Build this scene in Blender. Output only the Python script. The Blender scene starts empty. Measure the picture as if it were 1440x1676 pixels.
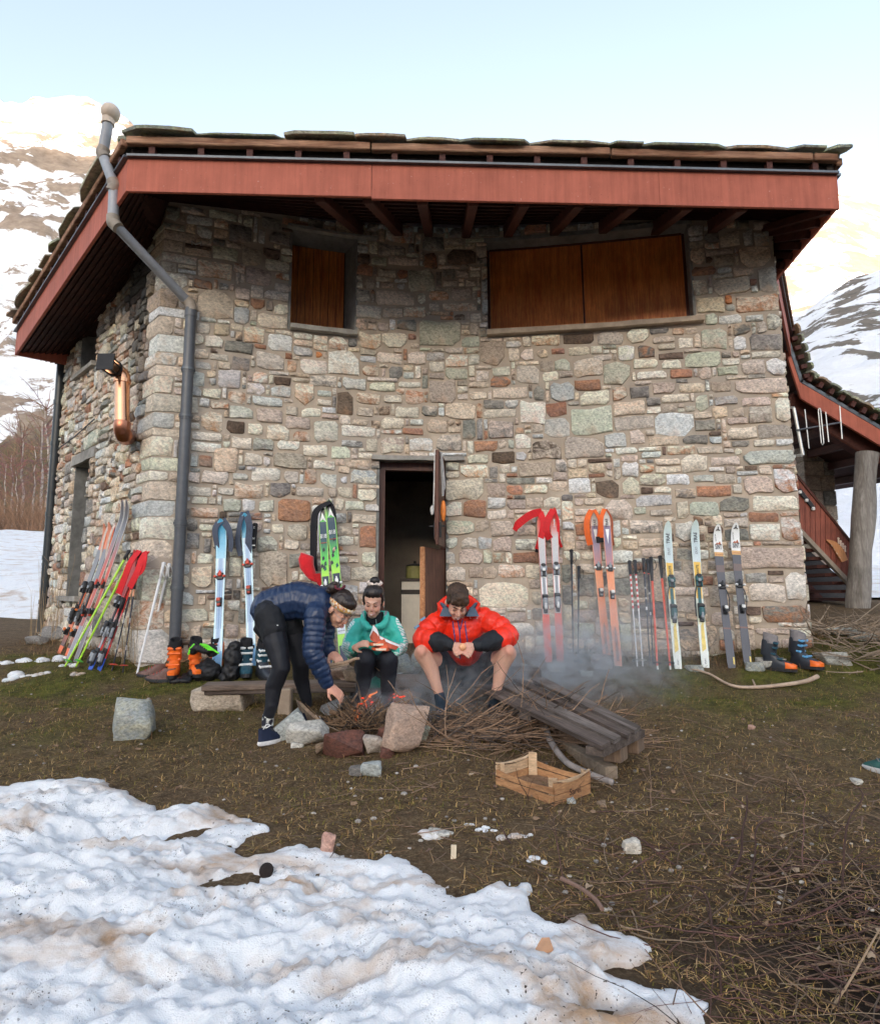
import bpy, math, random
import numpy as np
from mathutils import Vector, Matrix
random.seed(7)
RS = np.random.RandomState(11)
scene = bpy.context.scene
COL = scene.collection
FPX, CU, CV, HZ, CH = 1020.0, 720.0, 838.0, 968.0, 0.95
PIT = math.atan((HZ - CV) / FPX)
cam_d = bpy.data.cameras.new('camera'); cam = bpy.data.objects.new('camera', cam_d); COL.objects.link(cam)
cam_d.sensor_fit = 'HORIZONTAL'; cam_d.sensor_width = 36.0; cam_d.lens = FPX / 1440.0 * 36.0
cam_d.clip_start = 0.05; cam_d.clip_end = 20000
cam.location = (0, 0, CH); cam.rotation_euler = (math.pi / 2 + PIT, 0, 0)
scene.camera = cam
SUN_EL, SUN_AZ = math.radians(8), math.radians(190)     # sun stands low behind the camera
sdir = Vector((math.sin(SUN_AZ) * math.cos(SUN_EL), math.cos(SUN_AZ) * math.cos(SUN_EL), math.sin(SUN_EL)))
world = bpy.data.worlds.new('World'); scene.world = world; world.use_nodes = True
wn = world.node_tree; wn.nodes.clear()
sky = wn.nodes.new('ShaderNodeTexSky'); sky.sky_type = 'NISHITA'; sky.sun_disc = False
sky.sun_elevation = SUN_EL; sky.sun_rotation = SUN_AZ; sky.air_density = 1.0; sky.dust_density = 8; sky.ozone_density = 0.8; sky.altitude = 1800
hsv = wn.nodes.new('ShaderNodeHueSaturation'); hsv.inputs['Saturation'].default_value = 0.66; hsv.inputs['Hue'].default_value = 0.502
bg = wn.nodes.new('ShaderNodeBackground'); bg.inputs['Strength'].default_value = 0.15
wo = wn.nodes.new('ShaderNodeOutputWorld')
wn.links.new(sky.outputs[0], hsv.inputs['Color']); wn.links.new(hsv.outputs[0], bg.inputs[0]); wn.links.new(bg.outputs[0], wo.inputs[0])
sun_d = bpy.data.lights.new('sun', 'SUN'); sun = bpy.data.objects.new('sun', sun_d); COL.objects.link(sun)
sun_d.energy = 2.0; sun_d.angle = math.radians(0.5); sun_d.color = (1.0, 0.80, 0.62)
sun.rotation_euler = sdir.to_track_quat('Z', 'Y').to_euler()
scene.view_settings.view_transform = 'Standard'; scene.view_settings.look = 'None'
scene.view_settings.exposure = 2.35; scene.view_settings.gamma = 1.0; scene.view_settings.use_curve_mapping = False
scene.cycles.max_bounces = 6; scene.cycles.diffuse_bounces = 3; scene.cycles.volume_bounces = 1
scene.cycles.volume_step_rate = 2.0
scene.cycles.volume_max_steps = 64
_cp, _sp = math.cos(PIT), math.sin(PIT)
def ray(u, v):
 a = (u - CU) / FPX; b = (CV - v) / FPX
 return Vector((a, _cp - b * _sp, _sp + b * _cp))
def P(u, v, Y):
 """the point seen at photo pixel (u, v) that stands Y metres in front of the viewer"""
 d = ray(u, v); t = Y / d.y
 return Vector((d.x * t, Y, CH + d.z * t))
def px(p):
 x, y, z = p[0], p[1], p[2] - CH
 dep = y * _cp + z * _sp; up = -y * _sp + z * _cp
 return CU + x / dep * FPX, CV - up / dep * FPX
_perm = np.random.RandomState(3).permutation(4096)
_val = np.random.RandomState(4).rand(4096)
def _h(ix, iy, iz):
 return _val[(_perm[(_perm[(_perm[ix & 4095] + iy) & 4095] + iz) & 4095])]
def vnoise(x, y, z=0.0):
 x = np.asarray(x, float); y = np.asarray(y, float); z = np.asarray(z, float) + np.zeros_like(x)
 ix, iy, iz = np.floor(x).astype(int), np.floor(y).astype(int), np.floor(z).astype(int)
 fx, fy, fz = x - ix, y - iy, z - iz
 fx, fy, fz = [f * f * f * (f * (f * 6 - 15) + 10) for f in (fx, fy, fz)]
 r = 0
 for dx in (0, 1):
  for dy in (0, 1):
   for dz in (0, 1):
    w = (fx if dx else 1 - fx) * (fy if dy else 1 - fy) * (fz if dz else 1 - fz)
    r = r + w * _h(ix + dx, iy + dy, iz + dz)
 return r * 2 - 1
def fbm(x, y, z=0.0, o=4, lac=2.03, g=0.5):
 a, r = 1.0, 0
 x = np.asarray(x, float); y = np.asarray(y, float); z = np.asarray(z, float)
 for i in range(o):
  r = r + a * vnoise(x, y, z); x = x * lac + 13.7; y = y * lac + 5.1; z = z * lac + 2.3; a *= g
 return r
def sst(a, b, x):
 t = np.clip((np.asarray(x, float) - a) / (b - a), 0, 1); return t * t * (3 - 2 * t)
MATS = {}
def node_mat(name):
 m = bpy.data.materials.new(name); m.use_nodes = True; nt = m.node_tree
 return m, nt, nt.nodes['Principled BSDF']
def mixc(nt, fac, a, b, blend='MIX'):
 n = nt.nodes.new('ShaderNodeMix'); n.data_type = 'RGBA'; n.blend_type = blend
 for sock, val in ((n.inputs[0], fac), (n.inputs[6], a), (n.inputs[7], b)):
  if hasattr(val, 'is_linked') or hasattr(val, 'links'): nt.links.new(val, sock)
  elif isinstance(val, (int, float)): sock.default_value = val
  else: sock.default_value = (*val[:3], 1)
 return n.outputs[2]
def noise(nt, scale, detail=4, rough=0.6, vec=None, dist=0.0):
 n = nt.nodes.new('ShaderNodeTexNoise'); n.inputs['Scale'].default_value = scale; n.inputs['Detail'].default_value = detail
 n.inputs['Roughness'].default_value = rough; n.inputs['Distortion'].default_value = dist
 if vec is not None: nt.links.new(vec, n.inputs['Vector'])
 return n.outputs['Fac']
def ramp(nt, fac, stops):
 n = nt.nodes.new('ShaderNodeValToRGB'); e = n.color_ramp.elements
 while len(e) < len(stops): e.new(0.5)
 for el, (p, c) in zip(e, stops):
  el.position = p; el.color = (c, c, c, 1) if isinstance(c, (int, float)) else (*c, 1)
 nt.links.new(fac, n.inputs[0]); return n.outputs[0]
def coords(nt, scale=(1, 1, 1), kind='Object', rot=(0, 0, 0)):
 t = nt.nodes.new('ShaderNodeTexCoord'); mp = nt.nodes.new('ShaderNodeMapping')
 mp.inputs['Scale'].default_value = scale; mp.inputs['Rotation'].default_value = rot
 nt.links.new(t.outputs[kind], mp.inputs[0]); return mp.outputs[0]
def bump(nt, b, height, strength=0.4, dist=0.01):
 n = nt.nodes.new('ShaderNodeBump'); n.inputs['Strength'].default_value = strength; n.inputs['Distance'].default_value = dist
 nt.links.new(height, n.inputs['Height']); nt.links.new(n.outputs[0], b.inputs['Normal'])
def attr(nt, name):
 n = nt.nodes.new('ShaderNodeAttribute'); n.attribute_name = name; return n.outputs['Color']
def mat(name, col, rough=0.7, var=0.25, scale=20.0, bmp=0.15, metal=0.0, bd=0.004, spec=0.4, sheen=0.0):
 """a plain procedural material: one colour broken by noise, fine relief"""
 if name in MATS: return MATS[name]
 m, nt, b = node_mat(name)
 v = coords(nt)
 n1 = noise(nt, scale, 5, 0.65, v); n2 = noise(nt, scale * 0.17, 3, 0.5, v)
 c = Vector(col)
 lo = tuple(c * (1 - var)); hi = tuple(c * (1 + var))
 f = mixc(nt, 0.5, n1, n2)
 out = mixc(nt, ramp(nt, f, [(0.35, 0.0), (0.65, 1.0)]), lo, hi)
 nt.links.new(out, b.inputs['Base Color']); b.inputs['Roughness'].default_value = rough
 b.inputs['Metallic'].default_value = metal; b.inputs['Specular IOR Level'].default_value = spec
 if sheen: b.inputs['Sheen Weight'].default_value = sheen
 if bmp: bump(nt, b, n1, bmp, bd)
 MATS[name] = m; return m
def vcol_mat(name, rough=0.6, var=0.12, scale=60, bmp=0.1, bd=0.003, spec=0.4, an='col', sss=0.0):
 if name in MATS: return MATS[name]
 m, nt, b = node_mat(name)
 v = coords(nt); n1 = noise(nt, scale, 4, 0.6, v)
 c = attr(nt, an)
 out = mixc(nt, 1.0, c, ramp(nt, n1, [(0.3, 1 - var), (0.7, 1 + var)]), 'MULTIPLY')
 nt.links.new(out, b.inputs['Base Color']); b.inputs['Roughness'].default_value = rough; b.inputs['Specular IOR Level'].default_value = spec
 if sss: b.inputs['Subsurface Weight'].default_value = sss; b.inputs['Subsurface Radius'].default_value = (0.012, 0.004, 0.002)
 if bmp: bump(nt, b, n1, bmp, bd)
 MATS[name] = m; return m
def wloc(o):
 l = Vector((0, 0, 0))
 while o is not None: l += o.location; o = o.parent
 return l
def link(o, parent=None):
 COL.objects.link(o)
 if parent is not None: o.parent = parent
 return o
def thing(name, label, cat, loc=(0, 0, 0), group=None):
 o = bpy.data.objects.new(name, None); o.location = loc; o.empty_display_size = 0.1
 o['label'] = label; o['category'] = cat
 if group: o['group'] = group
 return link(o)
def tag(o, label=None, cat=None, group=None, kind=None):
 if label: o['label'] = label
 if cat: o['category'] = cat
 if group: o['group'] = group
 if kind: o['kind'] = kind
 return o
def mk(name, verts, faces, mats, parent=None, smooth=False, cols=None, mi=None, loc=None):
 """verts in world coordinates; the object sits at its parent (or at loc)"""
 me = bpy.data.meshes.new(name)
 off = wloc(parent) if parent is not None else Vector((0, 0, 0))
 base = Vector(loc) if loc is not None else Vector((0, 0, 0))
 va = np.asarray(verts, float).reshape(-1, 3) - np.array(off) - np.array(base)
 me.from_pydata(va.tolist() if not isinstance(faces, np.ndarray) else va.tolist(), [], faces if not isinstance(faces, np.ndarray) else faces.tolist())
 if not isinstance(mats, (list, tuple)): mats = [mats]
 for m in mats: me.materials.append(m)
 if mi is not None: me.polygons.foreach_set('material_index', mi)
 if smooth: me.polygons.foreach_set('use_smooth', [True] * len(me.polygons))
 if cols:
  for k, c in cols.items():
   at = me.color_attributes.new(k, 'FLOAT_COLOR', 'POINT')
   c = np.asarray(c, float)
   if c.ndim == 1: c = np.tile(c, (len(va), 1))
   if c.shape[1] == 3: c = np.hstack([c, np.ones((len(c), 1))])
   at.data.foreach_set('color', c.ravel())
 me.update()
 o = bpy.data.objects.new(name, me); o.location = base
 return link(o, parent)
class MB:
 def __init__(s): s.v = []; s.f = []; s.m = []; s.c = []; s.col = (1, 1, 1)
 def add(s, vs, fs, m=0, col=None):
  n = len(s.v); s.v += [tuple(p) for p in vs]; s.f += [tuple(i + n for i in f) for f in fs]; s.m += [m] * len(fs)
  s.c += [tuple(col if col is not None else s.col)] * len(vs) if not (col is not None and hasattr(col[0], '__len__')) else [tuple(c) for c in col]
  return s
 def box(s, c, size, R=None, m=0, col=None, bev=0.0):
  R = R or Matrix.Identity(3); c = Vector(c); h = [x / 2 for x in size]
  if bev <= 0:
   vs = [c + R @ Vector((x * h[0], y * h[1], z * h[2])) for x in (-1, 1) for y in (-1, 1) for z in (-1, 1)]
   return s.add(vs, [(0, 1, 3, 2), (4, 6, 7, 5), (0, 4, 5, 1), (2, 3, 7, 6), (0, 2, 6, 4), (1, 5, 7, 3)], m, col)
  b = min(bev, min(h) * 0.9); vs = []; idx = {}
  for x in (-1, 1):
   for y in (-1, 1):
    for z in (-1, 1):
     for a in range(3):
      q = [x * h[0], y * h[1], z * h[2]]
      for k in range(3):
       if k != a: q[k] -= (x, y, z)[k] * b
      idx[(x, y, z, a)] = len(vs); vs.append(c + R @ Vector(q))
  fs = []
  def face(pts): fs.append(tuple(idx[p] for p in pts))
  for a in range(3):
   o1, o2 = [(1, 2), (2, 0), (0, 1)][a]
   for sg in (-1, 1):
    quad = []
    for (i, j) in ((-1, -1), (1, -1), (1, 1), (-1, 1)):
     q = [0, 0, 0]; q[a] = sg; q[o1] = i; q[o2] = j; quad.append((*q, a))
    if sg < 0: quad.reverse()
    face(quad)
   for i in (-1, 1):
    for j in (-1, 1):
     q0 = [0, 0, 0]; q0[a] = -1; q0[o1] = i; q0[o2] = j; q1 = list(q0); q1[a] = 1
     quad = [(*q0, o1), (*q1, o1), (*q1, o2), (*q0, o2)]
     if i * j < 0: quad.reverse()
     face(quad)
  for x in (-1, 1):
   for y in (-1, 1):
    for z in (-1, 1):
     t = [(x, y, z, 0), (x, y, z, 1), (x, y, z, 2)]
     if x * y * z < 0: t.reverse()
     face(t)
  return s.add(vs, fs, m, col)
 def bar(s, a, b, w, t, up=(0, 0, 1), m=0, col=None, bev=0.0):
  a, b = Vector(a), Vector(b); d = b - a; L = d.length; x = d.normalized(); up = Vector(up)
  y = up.cross(x)
  if y.length < 1e-4: y = Vector((0, 1, 0)).cross(x)
  y.normalize(); z = x.cross(y)
  return s.box((a + b) / 2, (L, w, t), Matrix((x, y, z)).transposed(), m, col, bev)
 def tube(s, pts, r, n=8, m=0, col=None, cap=True, closed=False):
  pts = [Vector(p) for p in pts]; k = len(pts)
  if not hasattr(r, '__len__'): r = [r] * k
  vs, fs = [], []; prev = None
  for i, p in enumerate(pts):
   d = (pts[min(i + 1, k - 1)] - pts[max(i - 1, 0)]).normalized()
   if prev is None:
    a = Vector((0, 0, 1)).cross(d)
    if a.length < 0.1: a = Vector((1, 0, 0)).cross(d)
    a.normalize()
   else:
    a = prev - d * prev.dot(d)
    if a.length < 1e-5: a = Vector((1, 0, 0)).cross(d)
    a.normalize()
   prev = a; b = d.cross(a)
   for j in range(n):
    t = 2 * math.pi * j / n; vs.append(p + (a * math.cos(t) + b * math.sin(t)) * r[i])
  for i in range(k - 1):
   for j in range(n): fs.append((i * n + j, i * n + (j + 1) % n, (i + 1) * n + (j + 1) % n, (i + 1) * n + j))
  if cap: fs.append(tuple(range(n - 1, -1, -1))); fs.append(tuple(range((k - 1) * n, k * n)))
  if col is not None and hasattr(col[0], '__len__'): col = [c for c in col for _ in range(n)]
  return s.add(vs, fs, m, col)
 def ball(s, c, r, n=10, m=0, col=None, R=None):
  c = Vector(c); r = r if hasattr(r, '__len__') else (r, r, r); R = R or Matrix.Identity(3)
  vs = [c + R @ Vector((0, 0, r[2]))]; k = max(4, n // 2 + 1)
  for i in range(1, k):
   ph = math.pi * i / k
   for j in range(n):
    t = 2 * math.pi * j / n
    vs.append(c + R @ Vector((r[0] * math.sin(ph) * math.cos(t), r[1] * math.sin(ph) * math.sin(t), r[2] * math.cos(ph))))
  vs.append(c + R @ Vector((0, 0, -r[2]))); fs = []
  for j in range(n): fs.append((0, 1 + j, 1 + (j + 1) % n))
  for i in range(k - 2):
   for j in range(n):
    a = 1 + i * n; fs.append((a + j, a + n + j, a + n + (j + 1) % n, a + (j + 1) % n))
  e = len(vs) - 1; a = 1 + (k - 2) * n
  for j in range(n): fs.append((e, a + (j + 1) % n, a + j))
  return s.add(vs, fs, m, col)
 def loft(s, rings, m=0, col=None, cap=True):
  n = len(rings[0]); vs = [p for r in rings for p in r]; fs = []
  for i in range(len(rings) - 1):
   for j in range(n): fs.append((i * n + j, i * n + (j + 1) % n, (i + 1) * n + (j + 1) % n, (i + 1) * n + j))
  if cap: fs.append(tuple(range(n - 1, -1, -1))); fs.append(tuple(range((len(rings) - 1) * n, len(rings) * n)))
  return s.add(vs, fs, m, col)
 def prism(s, pts, off, m=0, col=None):
  off = Vector(off); pts = [Vector(p) for p in pts]; n = len(pts)
  vs = pts + [p + off for p in pts]
  fs = [tuple(range(n)), tuple(range(2 * n - 1, n - 1, -1))] + [(i, i + n, (i + 1) % n + n, (i + 1) % n) for i in range(n)]
  return s.add(vs, fs, m, col)
 def build(s, name, mats, parent=None, smooth=False, loc=None):
  return mk(name, s.v, s.f, mats, parent, smooth, {'col': s.c} if s.c else None, s.m, loc)
def smooth_by_angle(o, deg=35):
 me = o.data
 me.polygons.foreach_set('use_smooth', [True] * len(me.polygons))
 if hasattr(me, 'set_sharp_from_angle'): me.set_sharp_from_angle(angle=math.radians(deg))
 return o
def copy_thing(root, loc=None, rotz=None, label=None):
 r = root.copy(); link(r)
 if loc is not None: r.location = loc
 if rotz is not None: r.rotation_euler = (0, 0, rotz)
 if label: r['label'] = label
 for ch in list(root.children):
  c = ch.copy(); link(c, r)
  for g in ch.children: d = g.copy(); link(d, c)
 return r
def catmull(pts, n=8):
 pts = [Vector(p) for p in pts]; out = []
 for i in range(len(pts) - 1):
  p0 = pts[max(i - 1, 0)]; p1 = pts[i]; p2 = pts[i + 1]; p3 = pts[min(i + 2, len(pts) - 1)]
  for k in range(n):
   t = k / n
   out.append(0.5 * ((2 * p1) + (p2 - p0) * t + (2 * p0 - 5 * p1 + 4 * p2 - p3) * t * t + (3 * p1 - p0 - 3 * p2 + p3) * t ** 3))
 out.append(pts[-1]); return out
# ================================================================== ground
def gz(x, y):
 """height of the ground"""
 x = np.asarray(x, float); y = np.asarray(y, float)
 z = 0.07 * (np.clip(y, -30, 6.6) - 4.8)
 z = z + 0.15 * sst(5.5, 6.55, y) + 0.03 * np.clip(y - 6.9, 0, 8) * (y > 6.9)
 z = z + 0.24 * sst(2.4, 4.4, x) * sst(5.7, 6.9, y) + 0.14 * sst(3.5, 6.0, x) * sst(6.5, 9.5, y)
 z = z + 0.025 * fbm(x * 0.9, y * 0.9, 1.5, 3)
 z = z - 0.10 * np.clip(-y, 0, 30) * 0.3
 r = np.sqrt(x * x + y * y); z = z + 0.05 * np.clip(r - 14, 0, 200) * (y > 2) * 0.6
 return z
def gzf(x, y): return float(gz(x, y))
def G(u, v):
 """ground point seen at pixel"""
 d = ray(u, v); t = 1.0
 lo, hi = 0.5, 30.0
 o = Vector((0, 0, CH))
 for i in range(40):
  t = (lo + hi) / 2; p = o + d * t
  if p.z > gzf(p.x, p.y): lo = t
  else: hi = t
 return o + d * hi
def grid_mesh(xs, ys, zf):
 X, Y = np.meshgrid(xs, ys); Z = zf(X, Y)
 V = np.stack([X, Y, Z], -1).reshape(-1, 3); nx, ny = len(xs), len(ys)
 i = np.arange((ny - 1) * (nx - 1)); r, c = i // (nx - 1), i % (nx - 1); a = r * nx + c
 return V, np.stack([a, a + 1, a + nx + 1, a + nx], -1)
def nonuni(a, b, c0, c1, fine, coarse):
 l = [c0]; st = fine
 while l[-1] < c1: l.append(l[-1] + fine)
 st = fine
 while l[-1] < b: st = min(coarse, st * 1.25); l.append(l[-1] + st)
 st = fine
 while l[0] > a: st = min(coarse, st * 1.25); l.insert(0, l[0] - st)
 return np.array(l)
def ground_detail(X, Y):
 z = gz(X, Y)
 m = sst(8.5, 7.5, Y)
 z = z + m * (0.012 * fbm(X * 4, Y * 4, 2.2, 4) + 0.007 * fbm(X * 14, Y * 14, 3.2, 3))
 return z
xs = nonuni(-400, 400, -4.2, 5.2, 0.035, 20); ys = nonuni(-300, 700, 1.2, 7.6, 0.035, 20)
gv, gf = grid_mesh(xs, ys, ground_detail)
m, nt, b = node_mat('ground_soil')
v = coords(nt); n1 = noise(nt, 1.1, 5, 0.6, v, 0.3); n2 = noise(nt, 9, 6, 0.7, v, 0.4); n3 = noise(nt, 60, 5, 0.7, v)
gx = nt.nodes.new('ShaderNodeSeparateXYZ'); nt.links.new(v, gx.inputs[0])
c = mixc(nt, ramp(nt, n2, [(0.3, 0.0), (0.7, 1.0)]), (0.050, 0.031, 0.017), (0.165, 0.105, 0.055))
c = mixc(nt, ramp(nt, n3, [(0.45, 0.0), (0.75, 0.8)]), c, (0.27, 0.20, 0.12))
at = attr(nt, 'mask')
sp = nt.nodes.new('ShaderNodeSeparateColor'); nt.links.new(at, sp.inputs[0])
mo = mixc(nt, ramp(nt, n2, [(0.35, 0.0), (0.6, 1.0)]), (0.045, 0.048, 0.012), (0.14, 0.135, 0.028))
c = mixc(nt, sp.outputs[0], c, mo)
c = mixc(nt, sp.outputs[1], c, (0.014, 0.009, 0.007))
nt.links.new(c, b.inputs['Base Color']); b.inputs['Roughness'].default_value = 0.95; b.inputs['Specular IOR Level'].default_value = 0.2
bump(nt, b, mixc(nt, 0.5, n2, n3), 1.0, 0.045)
M_soil = m
def moss_mask(X, Y):
 a = (0.32 * sst(3.2, 4.6, Y) + 0.68 * sst(4.9, 5.6, Y + 0.35 * fbm(X * 1.3, Y * 1.3, 9.0, 3))) * sst(7.0, 6.4, Y)
 wst = sst(-0.9, -1.8, X) + sst(1.3, 2.2, X) * 0.85
 return np.clip(a * np.clip(wst, 0, 1) * (0.6 + 0.6 * fbm(X * 3, Y * 3, 4, 3)) * 1.25, 0, 1)
def dark_mask(X, Y):
 return np.clip(sst(0.0, 1.6, X - 0.15 * (Y - 2)) * sst(3.3, 2.1, Y + 0.3 * fbm(X * 2, Y * 2, 7, 3)), 0, 1)
gm = np.stack([moss_mask(gv[:, 0], gv[:, 1]), dark_mask(gv[:, 0], gv[:, 1]), 0 * gv[:, 0]], -1)
ground = mk('ground', gv, gf, M_soil, smooth=True, cols={'mask': gm}); tag(ground, kind='structure')
# ================================================================== mountains
def mountain_mat(name, rock, rock2, veg, thr, sc, stretch, rot):
 m, nt, b = node_mat(name)
 v = coords(nt, (sc, sc, sc * stretch), rot=rot)
 n1 = noise(nt, 1.0, 10, 0.62, v, 0.6); n2 = noise(nt, 5.0, 8, 0.7, v)
 geo = nt.nodes.new('ShaderNodeNewGeometry'); sx = nt.nodes.new('ShaderNodeSeparateXYZ'); nt.links.new(geo.outputs['Normal'], sx.inputs[0])
 at = attr(nt, 'mask'); sp = nt.nodes.new('ShaderNodeSeparateColor'); nt.links.new(at, sp.inputs[0])
 f = nt.nodes.new('ShaderNodeMath'); f.operation = 'ADD'; nt.links.new(n1, f.inputs[0]); nt.links.new(sp.outputs[0], f.inputs[1])
 f2 = nt.nodes.new('ShaderNodeMath'); f2.operation = 'MULTIPLY_ADD'; nt.links.new(n2, f2.inputs[0]); f2.inputs[1].default_value = 0.22; nt.links.new(f.outputs[0], f2.inputs[2])
 k = ramp(nt, f2.outputs[0], [(thr, 0.0), (thr + 0.025, 1.0)])
 rk = mixc(nt, ramp(nt, n2, [(0.3, 0.0), (0.7, 1.0)]), rock, rock2)
 rk = mixc(nt, sp.outputs[1], rk, veg)
 sn = mixc(nt, ramp(nt, n2, [(0.3, 0), (0.8, 1)]), (0.86, 0.86, 0.88), (0.72, 0.70, 0.68))
 nt.links.new(mixc(nt, k, sn, rk), b.inputs['Base Color']); b.inputs['Roughness'].default_value = 0.9; b.inputs['Specular IOR Level'].default_value = 0.1
 bump(nt, b, mixc(nt, k, n2, n1), 0.5, 4.0)
 return m
def mountain(name, u0, u1, r0, r1, crest, base_z, nr=140, nu=160, amp=0.05, maskf=None, material=None, seed=0.0, power=1.0, noise_l=None):
 """terrain rising from r0 to a crest at r1 metres away; crest(u) = skyline"""
 us = np.linspace(u0, u1, nu); ts = np.linspace(0, 1.25, nr)
 U, T = np.meshgrid(us, ts)
 dx = (U - CU) / FPX / math.cos(PIT); R = r0 + (r1 - r0) * T
 cr = np.interp(us, [c[0] for c in crest], [c[1] for c in crest]); cr = np.tile(cr, (nr, 1))
 hc = CH + np.tan(np.arctan((HZ - cr) / FPX)) * r1
 tt = np.where(T <= 1, T, 2 - T * 1.3 + 0.3)
 Z = base_z + (hc - base_z) * np.power(np.clip(tt, 0, 1), power)
 X = dx * R; Y = R
 L = noise_l or r1 * 0.12
 Z = Z + (r1 * amp) * fbm(X / L, Y / L, seed, 6, g=0.52) * sst(0, 0.2, T) * (0.5 + 0.5 * np.abs(1 - T))
 V = np.stack([X, Y, Z], -1).reshape(-1, 3)
 i = np.arange((nr - 1) * (nu - 1)); r, c = i // (nu - 1), i % (nu - 1); a = r * nu + c
 mk_ = np.zeros((len(V), 3)) if maskf is None else maskf(U, T, X, Y, Z).reshape(-1, 3)
 o = mk(name, V, np.stack([a, a + 1, a + nu + 1, a + nu], -1), material, smooth=True, cols={'mask': mk_})
 return tag(o, kind='structure')
def veg_mask(U, T, X, Y, Z):
 up = (HZ - (Z - CH) / Y * FPX)
 a = np.zeros(U.shape + (3,)); v_ = up
 a[..., 0] = 0.0 * v_ + 0.30 * sst(690, 790, v_) - 0.05 * sst(400, 470, v_) * sst(700, 640, v_) - 0.05 * sst(190, 150, v_)
 a[..., 1] = sst(680, 740, v_)
 return a
M_ml = mountain_mat('mountain_snow_rock', (0.20, 0.15, 0.115), (0.38, 0.30, 0.235), (0.13, 0.095, 0.055), 0.612, 0.016, 2.0, (0, math.radians(35), 0))
mountain('mountain', -900, 560, 260, 900, [(-900, -60), (-300, 20), (-60, 70), (0, 78), (90, 84), (150, 112), (205, 175), (300, 290), (560, 420)], 5, material=M_ml, maskf=veg_mask, seed=2.0, nr=240, nu=320, amp=0.06)
M_mr = mountain_mat('far_mountain_snow', (0.27, 0.19, 0.145), (0.38, 0.29, 0.23), (0.2, 0.15, 0.1), 0.62, 0.006, 1.4, (0, math.radians(-30), 0))
mountain('mountain', 820, 2300, 900, 2300, [(820, 520), (1180, 380), (1300, 300), (1400, 272), (1470, 300), (1600, 330), (2300, 200)], 60, material=M_mr, seed=6.0, amp=0.03)
M_mh = mountain_mat('hillside_snow_rock', (0.10, 0.09, 0.08), (0.24, 0.20, 0.16), (0.10, 0.08, 0.05), 0.66, 0.035, 1.6, (0, math.radians(-30), 0))
def hill_mask(U, T, X, Y, Z):
 up = (HZ - (Z - CH) / Y * FPX); a = np.zeros(U.shape + (3,))
 a[..., 0] = 0.10 * np.exp(-((U - 1420) / 45) ** 2 - ((up - 480) / 45) ** 2) + 0.08 * np.exp(-((U - 1395) / 60) ** 2 - ((up - 640) / 50) ** 2) - 0.10 * sst(680, 760, up)
 return a
mountain('hill', 900, 2400, 40, 330, [(900, 760), (1150, 640), (1290, 512), (1340, 490), (1380, 460), (1440, 432), (1600, 380), (2400, 200)], 1.2, material=M_mh, seed=9.0, amp=0.02, power=1.15, maskf=hill_mask, nr=160)
def snowbank(X, Y):
 return gz(X, Y) - 0.3 + 1.15 * sst(10.5, 15, Y) + 0.55 * sst(15, 30, Y) + 1.75 * sst(16, 40, Y) + 0.06 * fbm(X * 0.8, Y * 0.8, 3, 4)
M_bank = None
def shade_ridge_z(X, Y):
 R = np.sqrt(X * X + Y * Y)
 return -60 + 1340 * sst(1500, 5000, R) - 500 * sst(5000, 8000, R) + 60 * fbm(X / 300, Y / 300, 5, 4) * sst(700, 1200, R)
az = np.radians(np.linspace(95, 275, 80)); rr = np.linspace(60, 8200, 60)
A, R_ = np.meshgrid(az, rr); X = R_ * np.sin(A); Y = R_ * np.cos(A); Z = shade_ridge_z(X, Y)
V = np.stack([X, Y, Z], -1).reshape(-1, 3); nu = 80; i = np.arange(59 * 79); r, c = i // 79, i % 79; a = r * nu + c
o = mk('mountain', V, np.stack([a, a + nu, a + nu + 1, a + 1], -1), M_mr, smooth=True, cols={'mask': np.zeros((len(V), 3))}); tag(o, kind='structure')  # unseen ridge behind the camera, added to keep the sun off the hut
# ================================================================== snow
def snow_mat(name, stain=1.0):
 m, nt, b = node_mat(name); v = coords(nt)
 vs = coords(nt, (1.0, 2.2, 2.2), rot=(0, 0, math.radians(18)))
 n1 = noise(nt, 1.7, 6, 0.62, vs, 0.5); n2 = noise(nt, 7, 5, 0.6, v); n3 = noise(nt, 85, 3, 0.5, v); n4 = noise(nt, 3.0, 3, 0.5, v); n5 = noise(nt, 260, 2, 0.5, v)
 c = mixc(nt, ramp(nt, n2, [(0.3, 0), (0.7, 1)]), (0.66, 0.67, 0.685), (0.80, 0.80, 0.80))
 c = mixc(nt, ramp(nt, n1, [(0.50, 0.0), (0.57, 0.35 * stain), (0.68, 0.95 * stain)]), c, (0.40, 0.25, 0.14))
 k = nt.nodes.new('ShaderNodeMath'); k.operation = 'MULTIPLY'
 nt.links.new(ramp(nt, n3, [(0.655, 0.0), (0.68, 1.0)]), k.inputs[0]); nt.links.new(ramp(nt, n4, [(0.45, 0.0), (0.6, 1.0)]), k.inputs[1])
 c = mixc(nt, k.outputs[0], c, (0.05, 0.035, 0.025))
 k2 = nt.nodes.new('ShaderNodeMath'); k2.operation = 'MULTIPLY'
 nt.links.new(ramp(nt, n5, [(0.60, 0.0), (0.65, 0.7)]), k2.inputs[0]); nt.links.new(ramp(nt, n2, [(0.5, 0.0), (0.62, 1.0)]), k2.inputs[1])
 c = mixc(nt, k2.outputs[0], c, (0.12, 0.08, 0.06))
 nt.links.new(c, b.inputs['Base Color']); b.inputs['Roughness'].default_value = 0.55; b.inputs['Specular IOR Level'].default_value = 0.25
 b.inputs['Subsurface Weight'].default_value = 0.25; b.inputs['Subsurface Radius'].default_value = (0.03, 0.04, 0.05)
 bump(nt, b, mixc(nt, 0.5, n2, mixc(nt, 0.5, n3, n5)), 0.55, 0.016)
 return m
M_snow = snow_mat('melting_snow')
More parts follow.
